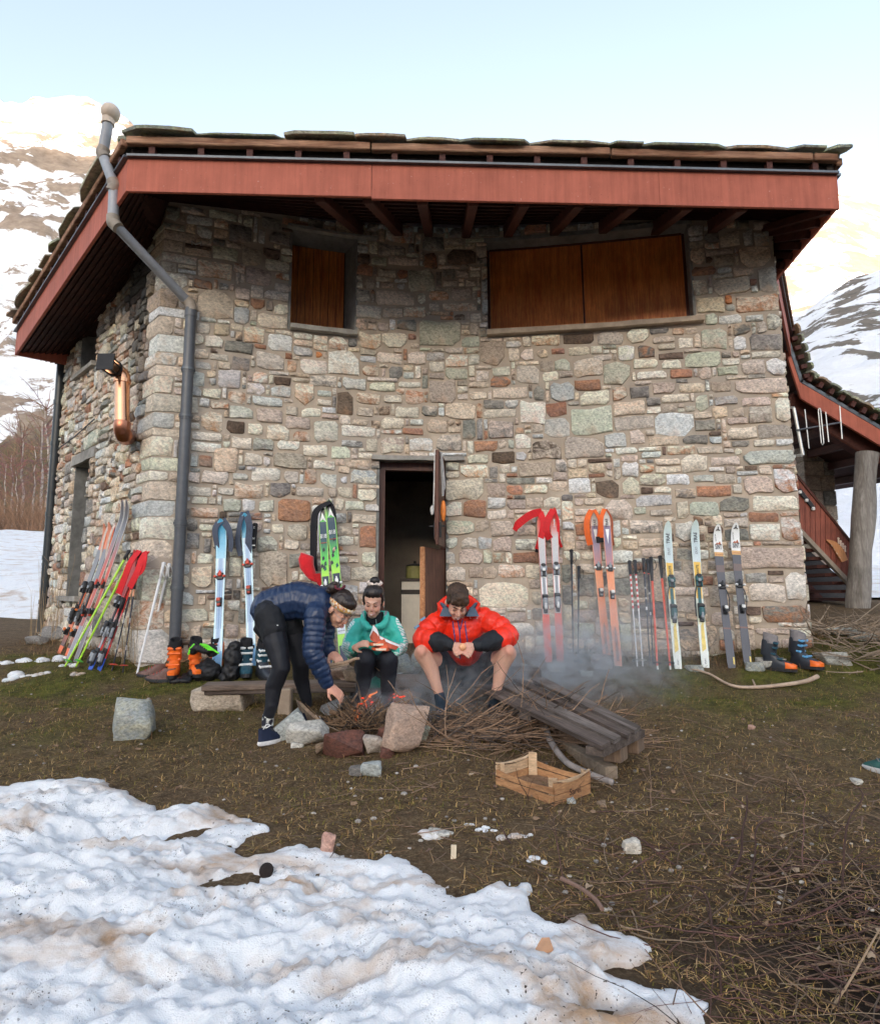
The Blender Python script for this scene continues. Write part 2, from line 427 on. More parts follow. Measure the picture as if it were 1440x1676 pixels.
M_bank = snow_mat('snowfield', 0.8)
xs2 = np.linspace(-60, -3.5, 160); ys2 = np.concatenate([np.linspace(9.4, 16, 60), np.linspace(16.5, 90, 50)])
sv, sf = grid_mesh(xs2, ys2, snowbank); tag(mk('snowfield', sv, sf, M_bank, smooth=True), kind='structure')
xs2 = np.linspace(5.5, 90, 100); ys2 = np.linspace(11.5, 90, 80)
sv, sf = grid_mesh(xs2, ys2, lambda X, Y: gz(X, Y) + 0.05 + 0.5 * sst(11.5, 18, Y)); tag(mk('snowfield', sv, sf, M_bank, smooth=True), kind='structure')
EDGE = [(-60, 1300), (0, 1300), (60, 1292), (130, 1286), (200, 1292), (235, 1312), (262, 1328), (300, 1318), (340, 1322), (360, 1335), (400, 1340), (445, 1345), (470, 1352),
  (455, 1366), (420, 1372), (395, 1385), (402, 1408), (440, 1398), (480, 1384), (514, 1372), (520, 1392), (560, 1412), (610, 1418), (640, 1410), (690, 1432), (715, 1452), (760, 1470), (800, 1468),
  (845, 1462), (865, 1460), (872, 1490), (910, 1512), (940, 1490), (962, 1500), (985, 1525), (1030, 1530), (1052, 1545), (1058, 1575), (1040, 1592), (1075, 1610), (1120, 1606), (1165, 1625), (1182, 1650), (1150, 1665), (1100, 1700), (1080, 1800), (900, 1950), (500, 2100), (-60, 2100), (-900, 2000), (-900, 1350)]
def ray_flat(u, v, zoff=0.0):
 d = ray(u, v); o = Vector((0, 0, CH)); z = -0.1
 for i in range(8):
  t = (z - CH) / d.z; p = o + d * t; z = float(0.07 * (min(p.y, 6.6) - 4.8)) + zoff
 return p
poly = np.array([[*ray_flat(u, v).to_2d()] for u, v in EDGE])
def poly_sdf(X, Y, poly):
 d = np.full(X.shape, 1e9); inside = np.zeros(X.shape, bool); n = len(poly)
 for i in range(n):
  ax, ay = poly[i]; bx, by = poly[(i + 1) % n]; ex, ey = bx - ax, by - ay
  t = np.clip(((X - ax) * ex + (Y - ay) * ey) / (ex * ex + ey * ey + 1e-12), 0, 1)
  d = np.minimum(d, np.hypot(X - ax - t * ex, Y - ay - t * ey))
  cnd = ((ay > Y) != (by > Y)) & (X < (bx - ax) * (Y - ay) / (by - ay + 1e-12) + ax); inside ^= cnd
 return np.where(inside, d, -d)
def snow_z(X, Y):
 s = poly_sdf(X, Y, poly) + 0.045 * fbm(X * 5, Y * 5, 8, 4) + 0.022 * fbm(X * 22, Y * 22, 3, 3)
 g = gz(X, Y)
 h = 0.030 * np.sqrt(np.clip(s / 0.06, 0, 1)) + 0.07 * sst(0.0, 0.8, s)
 w = fbm(X * 2.1, Y * 3.2, 1, 3)
 Xr = X * 0.93 + Y * 0.36; Yr = -X * 0.36 + Y * 0.93
 cup = np.abs(fbm(Xr * 2.6, Yr * 5.0, 6.0, 4, g=0.5)); lump = np.abs(fbm(X * 9, Y * 11, 2.0, 4))
 h = h + sst(0.02, 0.2, s) * (0.030 * w + 0.055 * (0.35 - cup) + 0.026 * (0.4 - lump) + 0.008 * fbm(X * 40, Y * 40, 1, 3) + 0.012 * np.abs(fbm(X * 17, Y * 20, 5.0, 3)))
 hole = np.exp(-(((X - HOLE[0]) / 0.05) ** 2 + ((Y - HOLE[1]) / 0.04) ** 2)); h = h - 0.08 * hole
 for (hx, hy, ra) in THAW: h = h - 0.16 * np.exp(-(((X - hx) / ra) ** 2 + ((Y - hy) / (ra * 0.6)) ** 2) ** 2)
 return np.where(s > 0, g + h, g - 0.03 - 0.05 * np.clip(-s / 0.05, 0, 1))
hp = ray_flat(972, 1605, 0.08); HOLE = (hp.x, hp.y)
THAW = []
for (u, v, ra) in ((1010, 1545, 0.055), (312, 1373, 0.03), (525, 1425, 0.025), (640, 1478, 0.03), (600, 1489, 0.03), (370, 1352, 0.025), (690, 1492, 0.035)):
 q = ray_flat(u, v, 0.08); THAW.append((q.x, q.y, ra))
xs3 = np.linspace(-2.9, 1.35, 330); ys3 = np.linspace(0.7, 3.6, 270)
sv, sf = grid_mesh(xs3, ys3, snow_z)
SN = sv
tag(mk('snow_patch', sv, sf, M_snow, smooth=True), kind='structure')
def snow_blobs():
 mb = MB()
 spots = [(708, 1368, 28, 10), (803, 1360, 14, 9), (838, 1372, 26, 8), (790, 1358, 14, 6), (877, 1410, 20, 7), (770, 1445, 8, 4), (40, 1108, 30, 7), (60, 1105, 18, 5), (20, 1085, 22, 5), (85, 1080, 26, 6), (60, 1082, 18, 5),
   (110, 1090, 18, 4), (130, 1103, 14, 3), (730, 1370, 10, 4), (770, 1352, 10, 4), (860, 1368, 10, 4)]
 for (u, v, w, h) in spots:
  c = G(u, v); s = (c.y) / FPX
  for k in range(7):
   a = random.uniform(-1, 1) * w * s * 0.8; bq = random.uniform(-1, 1) * w * s * 0.35
   r = random.uniform(0.3, 0.75) * w * s * 0.6
   x, y = c.x + a, c.y + bq
   mb.ball((x, y, gzf(x, y) + 0.0), (r, r * 0.8, min(r * 0.6, h * s * 1.3)), 9)
 o = mb.build('snow_remnants', M_snow, smooth=True); tag(o, 'small leftover clumps of melting snow on the grass', None, kind='stuff')
snow_blobs()
# ================================================================== the stone hut
PL_L = [(-5.7, 9.0), (-2.95, 6.25)]
PL_F = [(-2.95, 6.25), (-2.2, 6.52), (-1.45, 6.78), (-0.75, 6.96), (-0.1, 7.04), (0.6, 7.02), (1.5, 6.90), (2.6, 6.71), (3.80, 6.48)]
PL_R = [(3.80, 6.48), (4.95, 9.6)]
fr = [Vector((x, y, 0)) for x, y in PL_F]
frc = [p for p in catmull(fr, 8)]
path = [Vector((*PL_L[0], 0))] + frc + [Vector((*PL_R[1], 0))]
cum = [0.0]
for a, b in zip(path[:-1], path[1:]): cum.append(cum[-1] + (b - a).length)
s0 = cum[1]; cum = [c - s0 for c in cum]            # s = 0 at the near left corner
S_LEFT = cum[0]; S_RIGHT = cum[-2]; S_END = cum[-1]
_pp = np.array([[p.x, p.y] for p in path]); _cs = np.array(cum)
def wtop(s):
 """height of the wall top (where the soffit meets it)"""
 s = float(s)
 if s < 0: return float(np.interp(-s, [0, 0.55, 1.35, 2.5, 4.0], [5.02, 4.70, 4.54, 4.40, 4.25]))
 return float(np.interp(s, [0, 1.2, 2.9, 5.2, S_RIGHT, S_END], [5.10, 5.20, 5.32, 5.22, 5.02, 4.8]))
def W(s, z, d=0.0):
 """point on the wall: s along it, z up, d out of it"""
 x = float(np.interp(s, _cs, _pp[:, 0])); y = float(np.interp(s, _cs, _pp[:, 1]))
 e = 0.06
 a = np.array([np.interp(s - e, _cs, _pp[:, 0]), np.interp(s - e, _cs, _pp[:, 1])]); b = np.array([np.interp(s + e, _cs, _pp[:, 0]), np.interp(s + e, _cs, _pp[:, 1])])
 if s - e < _cs[0]: a = _pp[0]
 if s + e > _cs[-1]: b = _pp[-1]
 t = b - a; t /= (np.hypot(*t) + 1e-9); n = Vector((t[1], -t[0], 0))
 x -= 0.024 * z * min(1, max(0, (s - 2.5) / (S_RIGHT - 2.5))) if s > 2.5 else 0
 return Vector((x, y, z)) + n * d
def wn_(s):
 a = W(s, 1, 0); return (W(s, 1, 1) - a).normalized()
def wt_(s):
 n = wn_(s); return Vector((-n.y, n.x, 0))
def wall_sz(u, v, left=False):
 """pixel -> (s, z) on the wall"""
 d = ray(u, v); best = None
 rng = range(0, 1) if left else range(1, len(path) - 2)
 for i in rng:
  a, b = path[i], path[i + 1]; ex, ey = b.x - a.x, b.y - a.y
  den = d.x * ey - d.y * ex
  if abs(den) < 1e-9: continue
  t = (a.x * ey - a.y * ex) / den
  k = ((d.x * t - a.x) * ex + (d.y * t - a.y) * ey) / (ex * ex + ey * ey)
  if t > 0: best = (k, i, t) if best is None or abs(k - 0.5) < abs(best[0] - 0.5) else best
 k, i, t = best
 s = cum[i] + k * (cum[i + 1] - cum[i]); z = CH + d.z * t
 for _ in range(3):                                  # batter near the right corner
  if s > 2.5:
   p = W(s, z); uu, vv = px(p); s += (u - uu) / FPX * 6.7
   z += (vv - v) / FPX * 6.7
 return s, z
def opening(u0, v0t, v0b, u1, v1t, v1b, left=False):
 a = wall_sz(u0, v0t, left); b = wall_sz(u0, v0b, left); c = wall_sz(u1, v1t, left); d = wall_sz(u1, v1b, left)
 sa, sb = (a[0] + b[0]) / 2, (c[0] + d[0]) / 2
 return (min(sa, sb), max(sa, sb), (b[1] + d[1]) / 2, (a[1] + c[1]) / 2)
OP_W1 = opening(477, 374, 532, 582, 394, 546)
OP_W2 = opening(797, 392, 541, 1130, 372, 526)
OP_D = opening(619, 757, 1098, 730, 752, 1098)
OP_L1 = opening(135, 520, 615, 163, 480, 590, True)
OP_L2 = opening(117, 768, 980, 140, 757, 980, True)
OPEN = [OP_W1, OP_W2, OP_D, OP_L1, OP_L2]
hut = thing('stone_hut', 'two-storey mountain hut of rough pale stone with a slate roof and a red fascia board', 'hut', (0, 6.8, 0))
def mortar_mat():
 m, nt, b = node_mat('mortar'); v = coords(nt)
 n1 = noise(nt, 3.5, 6, 0.65, v); n2 = noise(nt, 70, 4, 0.6, v); n3 = noise(nt, 0.8, 3, 0.5, v)
 c = mixc(nt, ramp(nt, n1, [(0.35, 0), (0.7, 1)]), (0.38, 0.31, 0.24), (0.56, 0.46, 0.36))
 c = mixc(nt, ramp(nt, n3, [(0.45, 0), (0.65, 0.6)]), c, (0.38, 0.33, 0.28))
 c = mixc(nt, attr(nt, 'soot'), c, (0.03, 0.028, 0.027))
 nt.links.new(c, b.inputs['Base Color']); b.inputs['Roughness'].default_value = 0.95; b.inputs['Specular IOR Level'].default_value = 0.15
 bump(nt, b, mixc(nt, 0.5, n1, n2), 0.5, 0.015); return m
M_mortar = mortar_mat()
def stone_mat(name='field_stone', s1=6.0, dark=1.0):
 m, nt, b = node_mat(name); v = coords(nt, (1, 1, 1.5), rot=(0.3, 0.5, 0.2))
 n1 = noise(nt, s1, 7, 0.68, v, 0.9); n2 = noise(nt, s1 * 5, 6, 0.7, v, 0.3); n3 = noise(nt, s1 * 14, 3, 0.6, v); n4 = noise(nt, s1 * 0.6, 4, 0.6, v)
 c = mixc(nt, ramp(nt, n1, [(0.42, 0.0), (0.62, 1.0)]), attr(nt, 'col'), attr(nt, 'col2'))
 c = mixc(nt, 1.0, c, ramp(nt, n2, [(0.28, 0.42), (0.5, 1.0), (0.72, 1.5)]), 'MULTIPLY')
 c = mixc(nt, ramp(nt, n3, [(0.60, 0.0), (0.72, 0.55)]), c, (0.10, 0.085, 0.075))
 c = mixc(nt, ramp(nt, n4, [(0.60, 0.0), (0.70, 0.35)]), c, (0.42, 0.22, 0.11))
 c = mixc(nt, attr(nt, 'soot'), c, (0.022, 0.021, 0.022))
 nt.links.new(c, b.inputs['Base Color']); b.inputs['Roughness'].default_value = 0.82; b.inputs['Specular IOR Level'].default_value = 0.3
 bump(nt, b, mixc(nt, 0.55, n1, n2), 0.75, 0.022); return m
M_stone = stone_mat()
M_conc = mat('rough_concrete', (0.22, 0.215, 0.20), 0.9, 0.35, 14, 0.4, bd=0.01)
M_slabstone = mat('lintel_stone', (0.30, 0.28, 0.25), 0.85, 0.35, 16, 0.5, bd=0.01)
def soot(s, z):
 if s > 0.05: return 0.0
 n = float(fbm(s * 3, z * 2.0, 5, 3))
 a = math.exp(-((s + 0.50 + 0.10 * (z - 3)) / 0.30) ** 2) * float(sst(2.7, 3.5, z)) * 0.95
 a += math.exp(-((s + 0.8) / 0.55) ** 2) * float(sst(3.6, 4.6, z)) * 0.55
 return float(np.clip(a * (0.9 + 0.8 * n), 0, 0.93))
def wall_sheet(name, sa, sb, label=None):
 zs = set(np.round(np.arange(-0.3, 5.3, 0.15), 3)); ss = set(np.round(np.arange(sa, sb, 0.10), 4)) | {sa, sb}
 if sa < 0 < sb: ss.add(0.0)
 for o in OPEN:
  if o[1] > sa and o[0] < sb: ss |= {o[0], o[1]}; zs |= {o[2], o[3]}
 ss = sorted(ss); zs = sorted(zs); vs = []; fs = []; so = []
 for z in zs:
  for s in ss:
   vs.append(W(s, min(z, wtop(s) + 0.12))); so.append([soot(s, z)] * 3)
 n = len(ss)
 for j in range(len(zs) - 1):
  for i in range(n - 1):
   cs, cz = (ss[i] + ss[i + 1]) / 2, (zs[j] + zs[j + 1]) / 2
   if any(o[0] < cs < o[1] and o[2] < cz < o[3] for o in OPEN): continue
   if zs[j] > wtop(cs) + 0.12: continue
   fs.append((j * n + i, j * n + i + 1, (j + 1) * n + i + 1, (j + 1) * n + i))
 return mk(name, vs, fs, M_mortar, hut, cols={'soot': so})
wall = wall_sheet('wall', 0.0, S_RIGHT); wall_l = wall_sheet('wall', S_LEFT, 0.0); wall_r = wall_sheet('wall', S_RIGHT, S_END)
mbk = MB(); a, b = W(S_LEFT, 0), W(S_END, 0)
mbk.prism([a, b, Vector((b.x, b.y, 4.9)), Vector((a.x, a.y, 4.4))], (0, 0.25, 0)); mk('back_wall', mbk.v, mbk.f, M_mortar, hut, cols={'soot': (0, 0, 0)})
PAL = {'w': ((0.680, 0.607, 0.512), (0.544, 0.475, 0.397)), 'g': ((0.449, 0.475, 0.384), (0.585, 0.581, 0.487)), 'b': ((0.449, 0.475, 0.474), (0.612, 0.620, 0.589)),
 'k': ((0.107, 0.075, 0.056), (0.190, 0.127, 0.095)), 'r': ((0.408, 0.198, 0.109), (0.299, 0.172, 0.128)), 'p': ((0.56, 0.485, 0.41), (0.64, 0.565, 0.48)),
 'd': ((0.178, 0.172, 0.162), (0.326, 0.317, 0.282)), 't': ((0.571, 0.449, 0.333), (0.680, 0.581, 0.461)), 'o': ((0.707, 0.264, 0.077), (0.517, 0.198, 0.090)),
 'c': ((0.721, 0.634, 0.525), (0.517, 0.290, 0.166)), 'l': ((0.612, 0.607, 0.589), (0.489, 0.502, 0.487)), 'm': ((0.381, 0.317, 0.269), (0.544, 0.462, 0.384))}
def crop(ox, oy, k, txt):
 out = []
 for ln in txt.strip().split(';'):
  q = ln.split()
  if len(q) < 5: continue
  a, b, c, d = [float(x) / k for x in q[:4]]
  out.append((ox + a, oy + b, ox + c, oy + d, q[4]))
 return out
TR = crop(240, 300, 2.6667, '''
85 170 222 235 t;90 95 150 165 d;68 232 182 290 c;66 292 190 332 w;70 330 148 366 w;95 376 196 445 c;150 100 260 140 b;175 140 295 188 b;268 118 395 165 g;332 80 475 140 d;
284 240 350 275 d;286 280 404 342 g;196 336 374 418 c;208 420 292 462 r;312 430 366 464 l;383 392 412 446 w;412 280 500 362 m;355 190 465 262 d;480 203 516 263 b;500 155 586 205 d;
516 80 600 150 r;535 215 632 270 d;520 335 628 388 g;428 372 542 450 m;553 390 630 424 w;556 432 630 474 w;514 474 620 512 l;556 524 622 576 w;228 470 380 585 p;446 500 522 556 r;384 546 448 612 b;
488 570 620 630 w;418 628 512 694 c;340 690 470 742 d;216 600 284 655 c;248 668 332 718 w;292 620 362 668 t;278 740 364 774 w;526 662 634 730 l;474 736 598 818 w;370 758 448 816 d;
634 712 722 760 b;732 730 772 760 o;666 766 784 830 p;792 736 932 842 c;608 768 662 824 t;716 842 832 892 w;640 868 730 968 c;552 836 630 880 k;466 824 528 878 c;312 814 416 896 l;
206 776 284 810 l;434 874 522 922 l;540 878 634 934 b;454 932 594 976 b;348 908 438 958 c;236 896 330 942 w;192 938 282 982 b;742 896 804 934 b;828 912 904 1008 k;744 948 802 970 w;
852 852 960 900 b;974 864 1088 906 g;918 914 1024 968 p;1032 922 1116 964 w;1126 904 1210 964 r;1226 862 1356 958 m;1100 862 1202 890 g;1096 700 1140 700 t;1056 802 1116 850 d;940 790 1018 850 p;
1022 808 1046 850 p;1134 736 1216 798 p;1000 740 1120 790 p;1194 596 1372 712 g;1086 598 1176 644 d;1008 604 1060 652 m;1030 654 1138 722 p;912 590 966 640 t;918 655 1022 722 c;
1142 655 1180 686 r;1146 690 1196 722 w;998 476 1172 530 p;1184 476 1216 526 w;910 462 976 516 w;912 530 1022 594 p;1030 540 1114 590 w;1122 534 1216 588 c;1236 560 1320 580 t;
1144 374 1262 468 g;1094 380 1140 416 r;1016 432 1076 464 t;1092 434 1134 466 l;1006 372 1086 410 m;950 416 1002 464 m;912 350 990 400 r;974 320 1050 362 g;1052 318 1190 360 m;
1016 272 1130 316 d;1042 156 1172 262 b;1180 155 1250 224 d;1256 160 1300 222 d;1196 232 1296 300 d;1138 268 1172 304 d;1322 140 1440 240 d;980 100 1040 185 d;1290 425 1360 454 p;1386 420 1440 446 w;
1206 312 1272 370 k;1304 292 1440 356 k;1344 370 1406 412 m;1334 456 1424 508 m;1232 470 1322 510 t;1228 522 1278 558 w;1294 518 1440 558 c;1336 566 1394 600 k;
16 556 156 626 w;46 628 168 690 w;4 700 124 780 w;34 790 154 880 l;2 882 92 972 w;20 972 140 1066 t;2 1068 132 1122 g;6 1120 136 1208 l;
192 820 254 884 b;270 846 304 884 l;234 990 332 1090 c;362 972 468 1032 g;344 1034 424 1094 k;440 1046 508 1100 w;484 986 592 1050 m;520 1056 624 1114 c;608 1022 720 1070 m;636 1084 716 1128 r;
726 1040 840 1138 g;678 978 758 1022 w;608 978 662 1012 w;918 974 994 1016 m;1008 974 1066 1012 k;1082 974 1188 1022 w;1196 964 1274 1022 d;976 1028 1018 1074 k;1024 1028 1130 1076 w;848 1062 1002 1116 w;
896 1026 968 1060 t;1144 1032 1208 1062 l;1218 1030 1310 1090 t;1302 960 1440 1032 t;1114 1066 1210 1102 r;1262 1092 1376 1170 w;1148 1106 1248 1170 l;1020 1108 1128 1176 m;950 1116 1010 1176 p;
800 1146 890 1200 g;572 1116 672 1172 w;464 1116 556 1174 g;680 1140 796 1200 w;852 1116 942 1150 l;364 1106 466 1160 w;1378 1034 1440 1120 d''')
TR += crop(760, 300, 2.4828, '''
4 128 42 215 d;52 85 134 152 d;136 100 172 150 b;152 142 228 210 b;52 155 148 222 d;240 132 338 206 r;474 122 570 186 d;594 118 690 180 k;840 105 940 170 d;946 122 1036 160 d;1100 130 1224 188 d;
904 168 970 222 b;972 164 1038 196 b;1044 130 1084 186 d;1040 194 1120 262 m;1132 190 1174 256 b;1178 188 1238 256 b;1112 258 1246 340 t;914 268 982 334 t;1014 288 1100 344 m;922 340 1026 376 r;1088 346 1176 384 t;
1184 348 1262 444 w;1006 388 1156 456 t;926 384 992 458 t;938 464 1056 526 t;1096 450 1272 520 w;1058 458 1090 496 o;1032 532 1126 570 b;1138 530 1212 562 b;974 528 1026 574 g;1232 526 1282 600 w;
962 582 1072 678 g;1086 570 1160 614 d;1090 616 1144 680 l;1156 612 1288 684 d;1182 566 1228 608 m;1156 684 1280 710 w;1124 714 1220 776 w;1234 698 1302 776 l;896 686 1038 744 g;1020 740 1114 784 g;1044 680 1080 708 d;
946 752 1008 794 w;1094 790 1308 856 m;994 800 1088 850 m;800 856 916 896 w;870 806 976 848 c;932 862 996 930 g;1016 860 1112 906 b;1124 866 1246 904 m;1010 906 1070 960 t;1084 906 1142 950 m;1152 908 1248 982 w;
1258 868 1314 976 w;272 610 386 662 c;396 602 528 656 k;540 600 650 652 m;660 594 750 650 w;752 584 836 616 d;842 584 892 614 t;898 582 944 612 m;760 620 856 646 p;784 650 852 676 w;866 626 932 676 w;
64 646 164 738 m;176 674 228 730 p;226 674 288 726 p;290 676 344 706 t;350 670 408 700 r;424 664 506 704 w;520 692 606 724 w;620 664 696 722 l;698 656 776 712 d;
110 742 190 780 g;204 740 304 814 p;104 788 194 828 r;316 768 388 806 w;358 712 434 764 g;440 712 558 790 p;568 732 680 820 g;698 760 820 804 w;686 718 788 754 w;800 716 878 752 w;832 756 928 796 r;
446 796 556 840 r;466 846 590 896 w;596 830 664 882 w;668 822 752 868 d;758 804 854 860 m;346 812 444 888 b;280 828 330 880 d;20 842 96 884 w;110 832 262 880 p;218 886 332 978 w;330 892 418 944 r;
434 914 600 1016 g;584 878 732 944 t;608 946 770 1004 p;774 938 928 1028 b;936 958 1018 1012 d;1062 992 1186 1044 w;322 952 466 1030 b;92 962 206 1038 p;80 920 216 960 w;0 892 72 954 r;0 952 76 1040 d;
200 1020 270 1078 w;272 1042 398 1122 k;408 1026 566 1120 m;566 1014 664 1074 b;672 1006 738 1062 m;748 1022 872 1070 t;882 1020 996 1066 d;1198 980 1328 1034 m;1172 1042 1262 1074 w;1086 1044 1164 1074 d;
610 1074 702 1108 w;716 1086 804 1124 b;820 1068 940 1106 g;942 1066 1054 1102 m;1130 1086 1336 1142 b;106 1086 202 1142 k;38 1044 136 1090 r;6 1042 34 1098 w''')
TR += crop(240, 700, 3.6, '''
262 80 436 152 w;300 160 384 244 r;396 110 544 256 t;570 144 676 220 w;580 222 656 260 l;740 150 950 244 m;632 66 750 144 g;688 166 730 224 l;318 252 484 336 w;500 264 592 318 l;620 236 786 318 w;806 254 904 328 p;
930 250 1002 338 m;1016 270 1120 348 b;1142 288 1180 332 l;1196 254 1364 338 b;1132 232 1222 274 t;974 194 1104 254 p;1172 190 1318 240 w;524 326 686 414 c;416 350 512 404 w;238 340 390 402 w;728 330 842 408 d;
876 350 1042 402 w;1056 358 1122 410 m;1122 342 1216 420 p;1238 360 1362 434 w;262 414 360 452 g;370 416 420 458 m;446 420 558 500 g;560 420 636 496 l;654 424 756 508 g;776 410 970 552 r;1166 436 1278 494 g;1290 450 1366 500 l;
262 470 430 542 c;300 470 424 542 w;1110 500 1180 556 l;1206 508 1362 562 w;306 560 400 620 w;216 604 322 724 d;728 566 808 634 w;822 574 950 660 p;690 560 722 600 p;654 640 778 726 g;340 650 384 736 d;810 664 904 726 p;
844 744 930 826 d;288 748 396 812 w;210 742 268 800 w;258 822 392 952 t;482 768 560 880 w;566 770 642 890 w;662 740 830 934 m;850 848 900 898 w;1196 820 1362 906 p;1270 724 1360 810 g;1196 770 1250 808 w;
1250 580 1362 720 r;1120 574 1202 630 p;1120 640 1228 700 w;1120 720 1250 758 m;360 976 510 1010 k;198 970 276 1048 l;296 980 346 1046 t;464 1018 552 1074 w;194 1062 360 1150 g;366 1014 400 1076 w;460 888 516 950 w;
524 895 562 944 l;258 1170 330 1244 t;100 1060 180 1150 t;1150 918 1240 1030 b;540 1060 576 1160 d;590 960 660 1000 w;450 1080 520 1150 m;455 1160 540 1240 m;240 1160 400 1244 m;
2 540 116 706 l;0 402 160 520 t;0 730 140 950 m;4 64 180 190 l;0 190 120 400 m;20 20 170 76 g''')
TR += crop(720, 700, 2.3226, '''
22 196 166 272 w;96 60 216 94 c;192 90 286 196 k;344 46 466 122 k;476 30 616 120 m;282 28 344 80 l;126 10 214 50 r;300 130 430 184 m;434 122 480 164 w;288 92 330 128 l;78 140 186 190 c;98 104 180 136 g;174 206 250 262 m;254 216 316 258 r;
318 218 410 256 c;366 184 424 214 l;410 206 484 242 t;484 196 572 246 l;564 168 626 190 r;596 200 680 268 k;686 188 764 254 g;762 180 860 220 g;858 172 950 218 l;958 178 1042 208 b;1046 178 1126 216 m;1146 186 1266 252 m;1282 160 1358 250 l;
910 104 1014 172 w;1150 92 1346 156 d;862 72 972 104 w;974 70 1072 106 m;1024 108 1146 150 p;1186 46 1270 78 w;1092 52 1180 82 d;738 252 886 298 b;892 230 974 266 d;976 218 1110 262 r;806 222 876 248 w;
892 280 946 346 w;948 276 1058 336 g;1064 264 1182 326 d;1192 262 1360 318 w;730 300 788 334 g;798 306 882 338 m;720 346 850 408 p;752 416 848 454 t;890 360 960 430 l;628 274 740 350 p;544 270 620 298 w;
22 350 130 402 g;130 348 186 400 m;190 354 286 412 m;296 370 366 410 p;24 280 84 340 w;84 280 174 344 r;168 308 254 346 w;254 272 326 314 m;330 260 398 308 m;22 412 70 458 g;82 416 146 462 w;200 418 276 472 m;284 420 376 466 w;
24 468 62 518 b;64 466 160 520 m;198 474 244 514 g;280 474 388 516 r;26 530 98 586 w;104 528 162 576 m;222 514 326 574 c;140 584 332 678 p;326 572 384 614 m;344 622 396 668 m;22 600 130 640 t;470 394 514 470 t;472 362 526 410 r;
490 430 560 470 m;540 470 612 510 t;520 520 592 560 m;1178 356 1290 434 c;1314 340 1382 430 l;1150 446 1388 544 m;1160 552 1240 596 d;1190 560 1310 590 m;1170 596 1320 660 w;1338 554 1400 660 l;1160 678 1224 716 k;1232 674 1408 738 d;
1200 756 1330 790 m;1170 714 1226 750 w;1330 756 1412 800 w;690 430 750 470 t;650 420 690 460 g;760 460 850 500 m;900 450 960 500 d;870 540 960 600 m;920 500 1010 560 m;640 570 730 640 d;670 620 740 655 k;560 640 600 690 m;
520 560 590 640 d;250 700 330 740 m;262 745 360 790 l;350 680 400 730 d;500 690 590 740 m;505 735 585 800 g;680 740 730 850 g;580 720 660 800 m;720 660 860 720 d;760 700 850 760 m;900 640 1010 700 m;930 700 1020 740 t;
900 760 1060 850 d;1020 600 1080 680 m;1030 700 1090 760 m;1120 770 1200 850 m;950 864 1030 900 t;1210 800 1300 860 m;1300 800 1380 850 m;610 800 680 850 t;420 800 480 850 m''')
CELL = 0.028
Z0 = 0.05
def stone_layout(sa, sb, traced, rng, wmul=1.0):
 ns = int(round((sb - sa) / CELL)); nz = int(round((5.3 - Z0) / CELL))
 occ = np.zeros((ns, nz), bool)
 for i in range(ns):
  s = sa + (i + .5) * CELL
  for j in range(nz):
   z = Z0 + (j + .5) * CELL
   if z > wtop(s) + 0.03: occ[i, j] = True
 def mark(o, pad=0.0):
  i0, i1 = int((o[0] - pad - sa) / CELL + .5), int((o[1] + pad - sa) / CELL + .5); j0, j1 = int((o[2] - pad - Z0) / CELL + .5), int((o[3] + pad - Z0) / CELL + .5)
  return max(i0, 0), min(i1, ns), max(j0, 0), min(j1, nz)
 for o in OPEN:
  if o[1] > sa and o[0] < sb:
   i0, i1, j0, j1 = mark(o); occ[i0:i1, j0:j1] = True
 for o in LINT:
  if o[1] > sa and o[0] < sb: i0, i1, j0, j1 = mark(o); occ[i0:i1, j0:j1] = True
 out = []
 for (a, b, c, d, k) in traced:
  i0, i1, j0, j1 = mark((a, b, c, d))
  if i1 - i0 < 1 or j1 - j0 < 1: continue
  while i0 < i1 and occ[i0, j0:j1].mean() > 0.35: i0 += 1
  while i1 > i0 and occ[i1 - 1, j0:j1].mean() > 0.35: i1 -= 1
  while j0 < j1 and i1 > i0 and occ[i0:i1, j0].mean() > 0.35: j0 += 1
  while j1 > j0 and i1 > i0 and occ[i0:i1, j1 - 1].mean() > 0.35: j1 -= 1
  if i1 - i0 < 2 or j1 - j0 < 2 or occ[i0:i1, j0:j1].mean() > 0.25: continue
  occ[i0:i1, j0:j1] = True
  out.append((sa + i0 * CELL, sa + i1 * CELL, Z0 + j0 * CELL, Z0 + j1 * CELL, k))
 keys = 'wwwwgbbkrpddtttcclllmmmmwtp'
 for pas in (0, 1):
  for j in range(nz):
   i = 0
   while i < ns:
    if occ[i, j]: i += 1; continue
    z = Z0 + j * CELL
    big = 1.0 + 0.7 * max(0, 1 - z / 1.5)
    tw = int(max(3, rng.lognormal(math.log(8.0 * wmul * big), 0.45))); th = int(max(2, min(tw * 0.8, max(3 if rng.rand() < 0.8 else 2, rng.lognormal(math.log(4.4 * big), 0.36)))))
    w = 0
    while i + w < ns and w < tw and not occ[i + w, j]: w += 1
    rest = 0
    while i + w + rest < ns and rest < 3 and not occ[i + w + rest, j]: rest += 1
    if 0 < rest < 3: w += rest
    h = 1
    while h < th and j + h < nz and not occ[i:i + w, j + h].any(): h += 1
    if j + h + 1 < nz and h >= 2 and not occ[i:i + w, j + h].any() and occ[i:i + w, min(j + h + 1, nz - 1)].all(): h += 1
    if w >= 2 and h >= 2:
     occ[i:i + w, j:j + h] = True
     out.append((sa + i * CELL, sa + (i + w) * CELL, z, z + h * CELL, keys[rng.randint(len(keys))]))
    i += max(w, 1)
 return out
def ln(op, lo, hi, th, z): return (op[0] - lo, op[1] + hi, z, z + th)
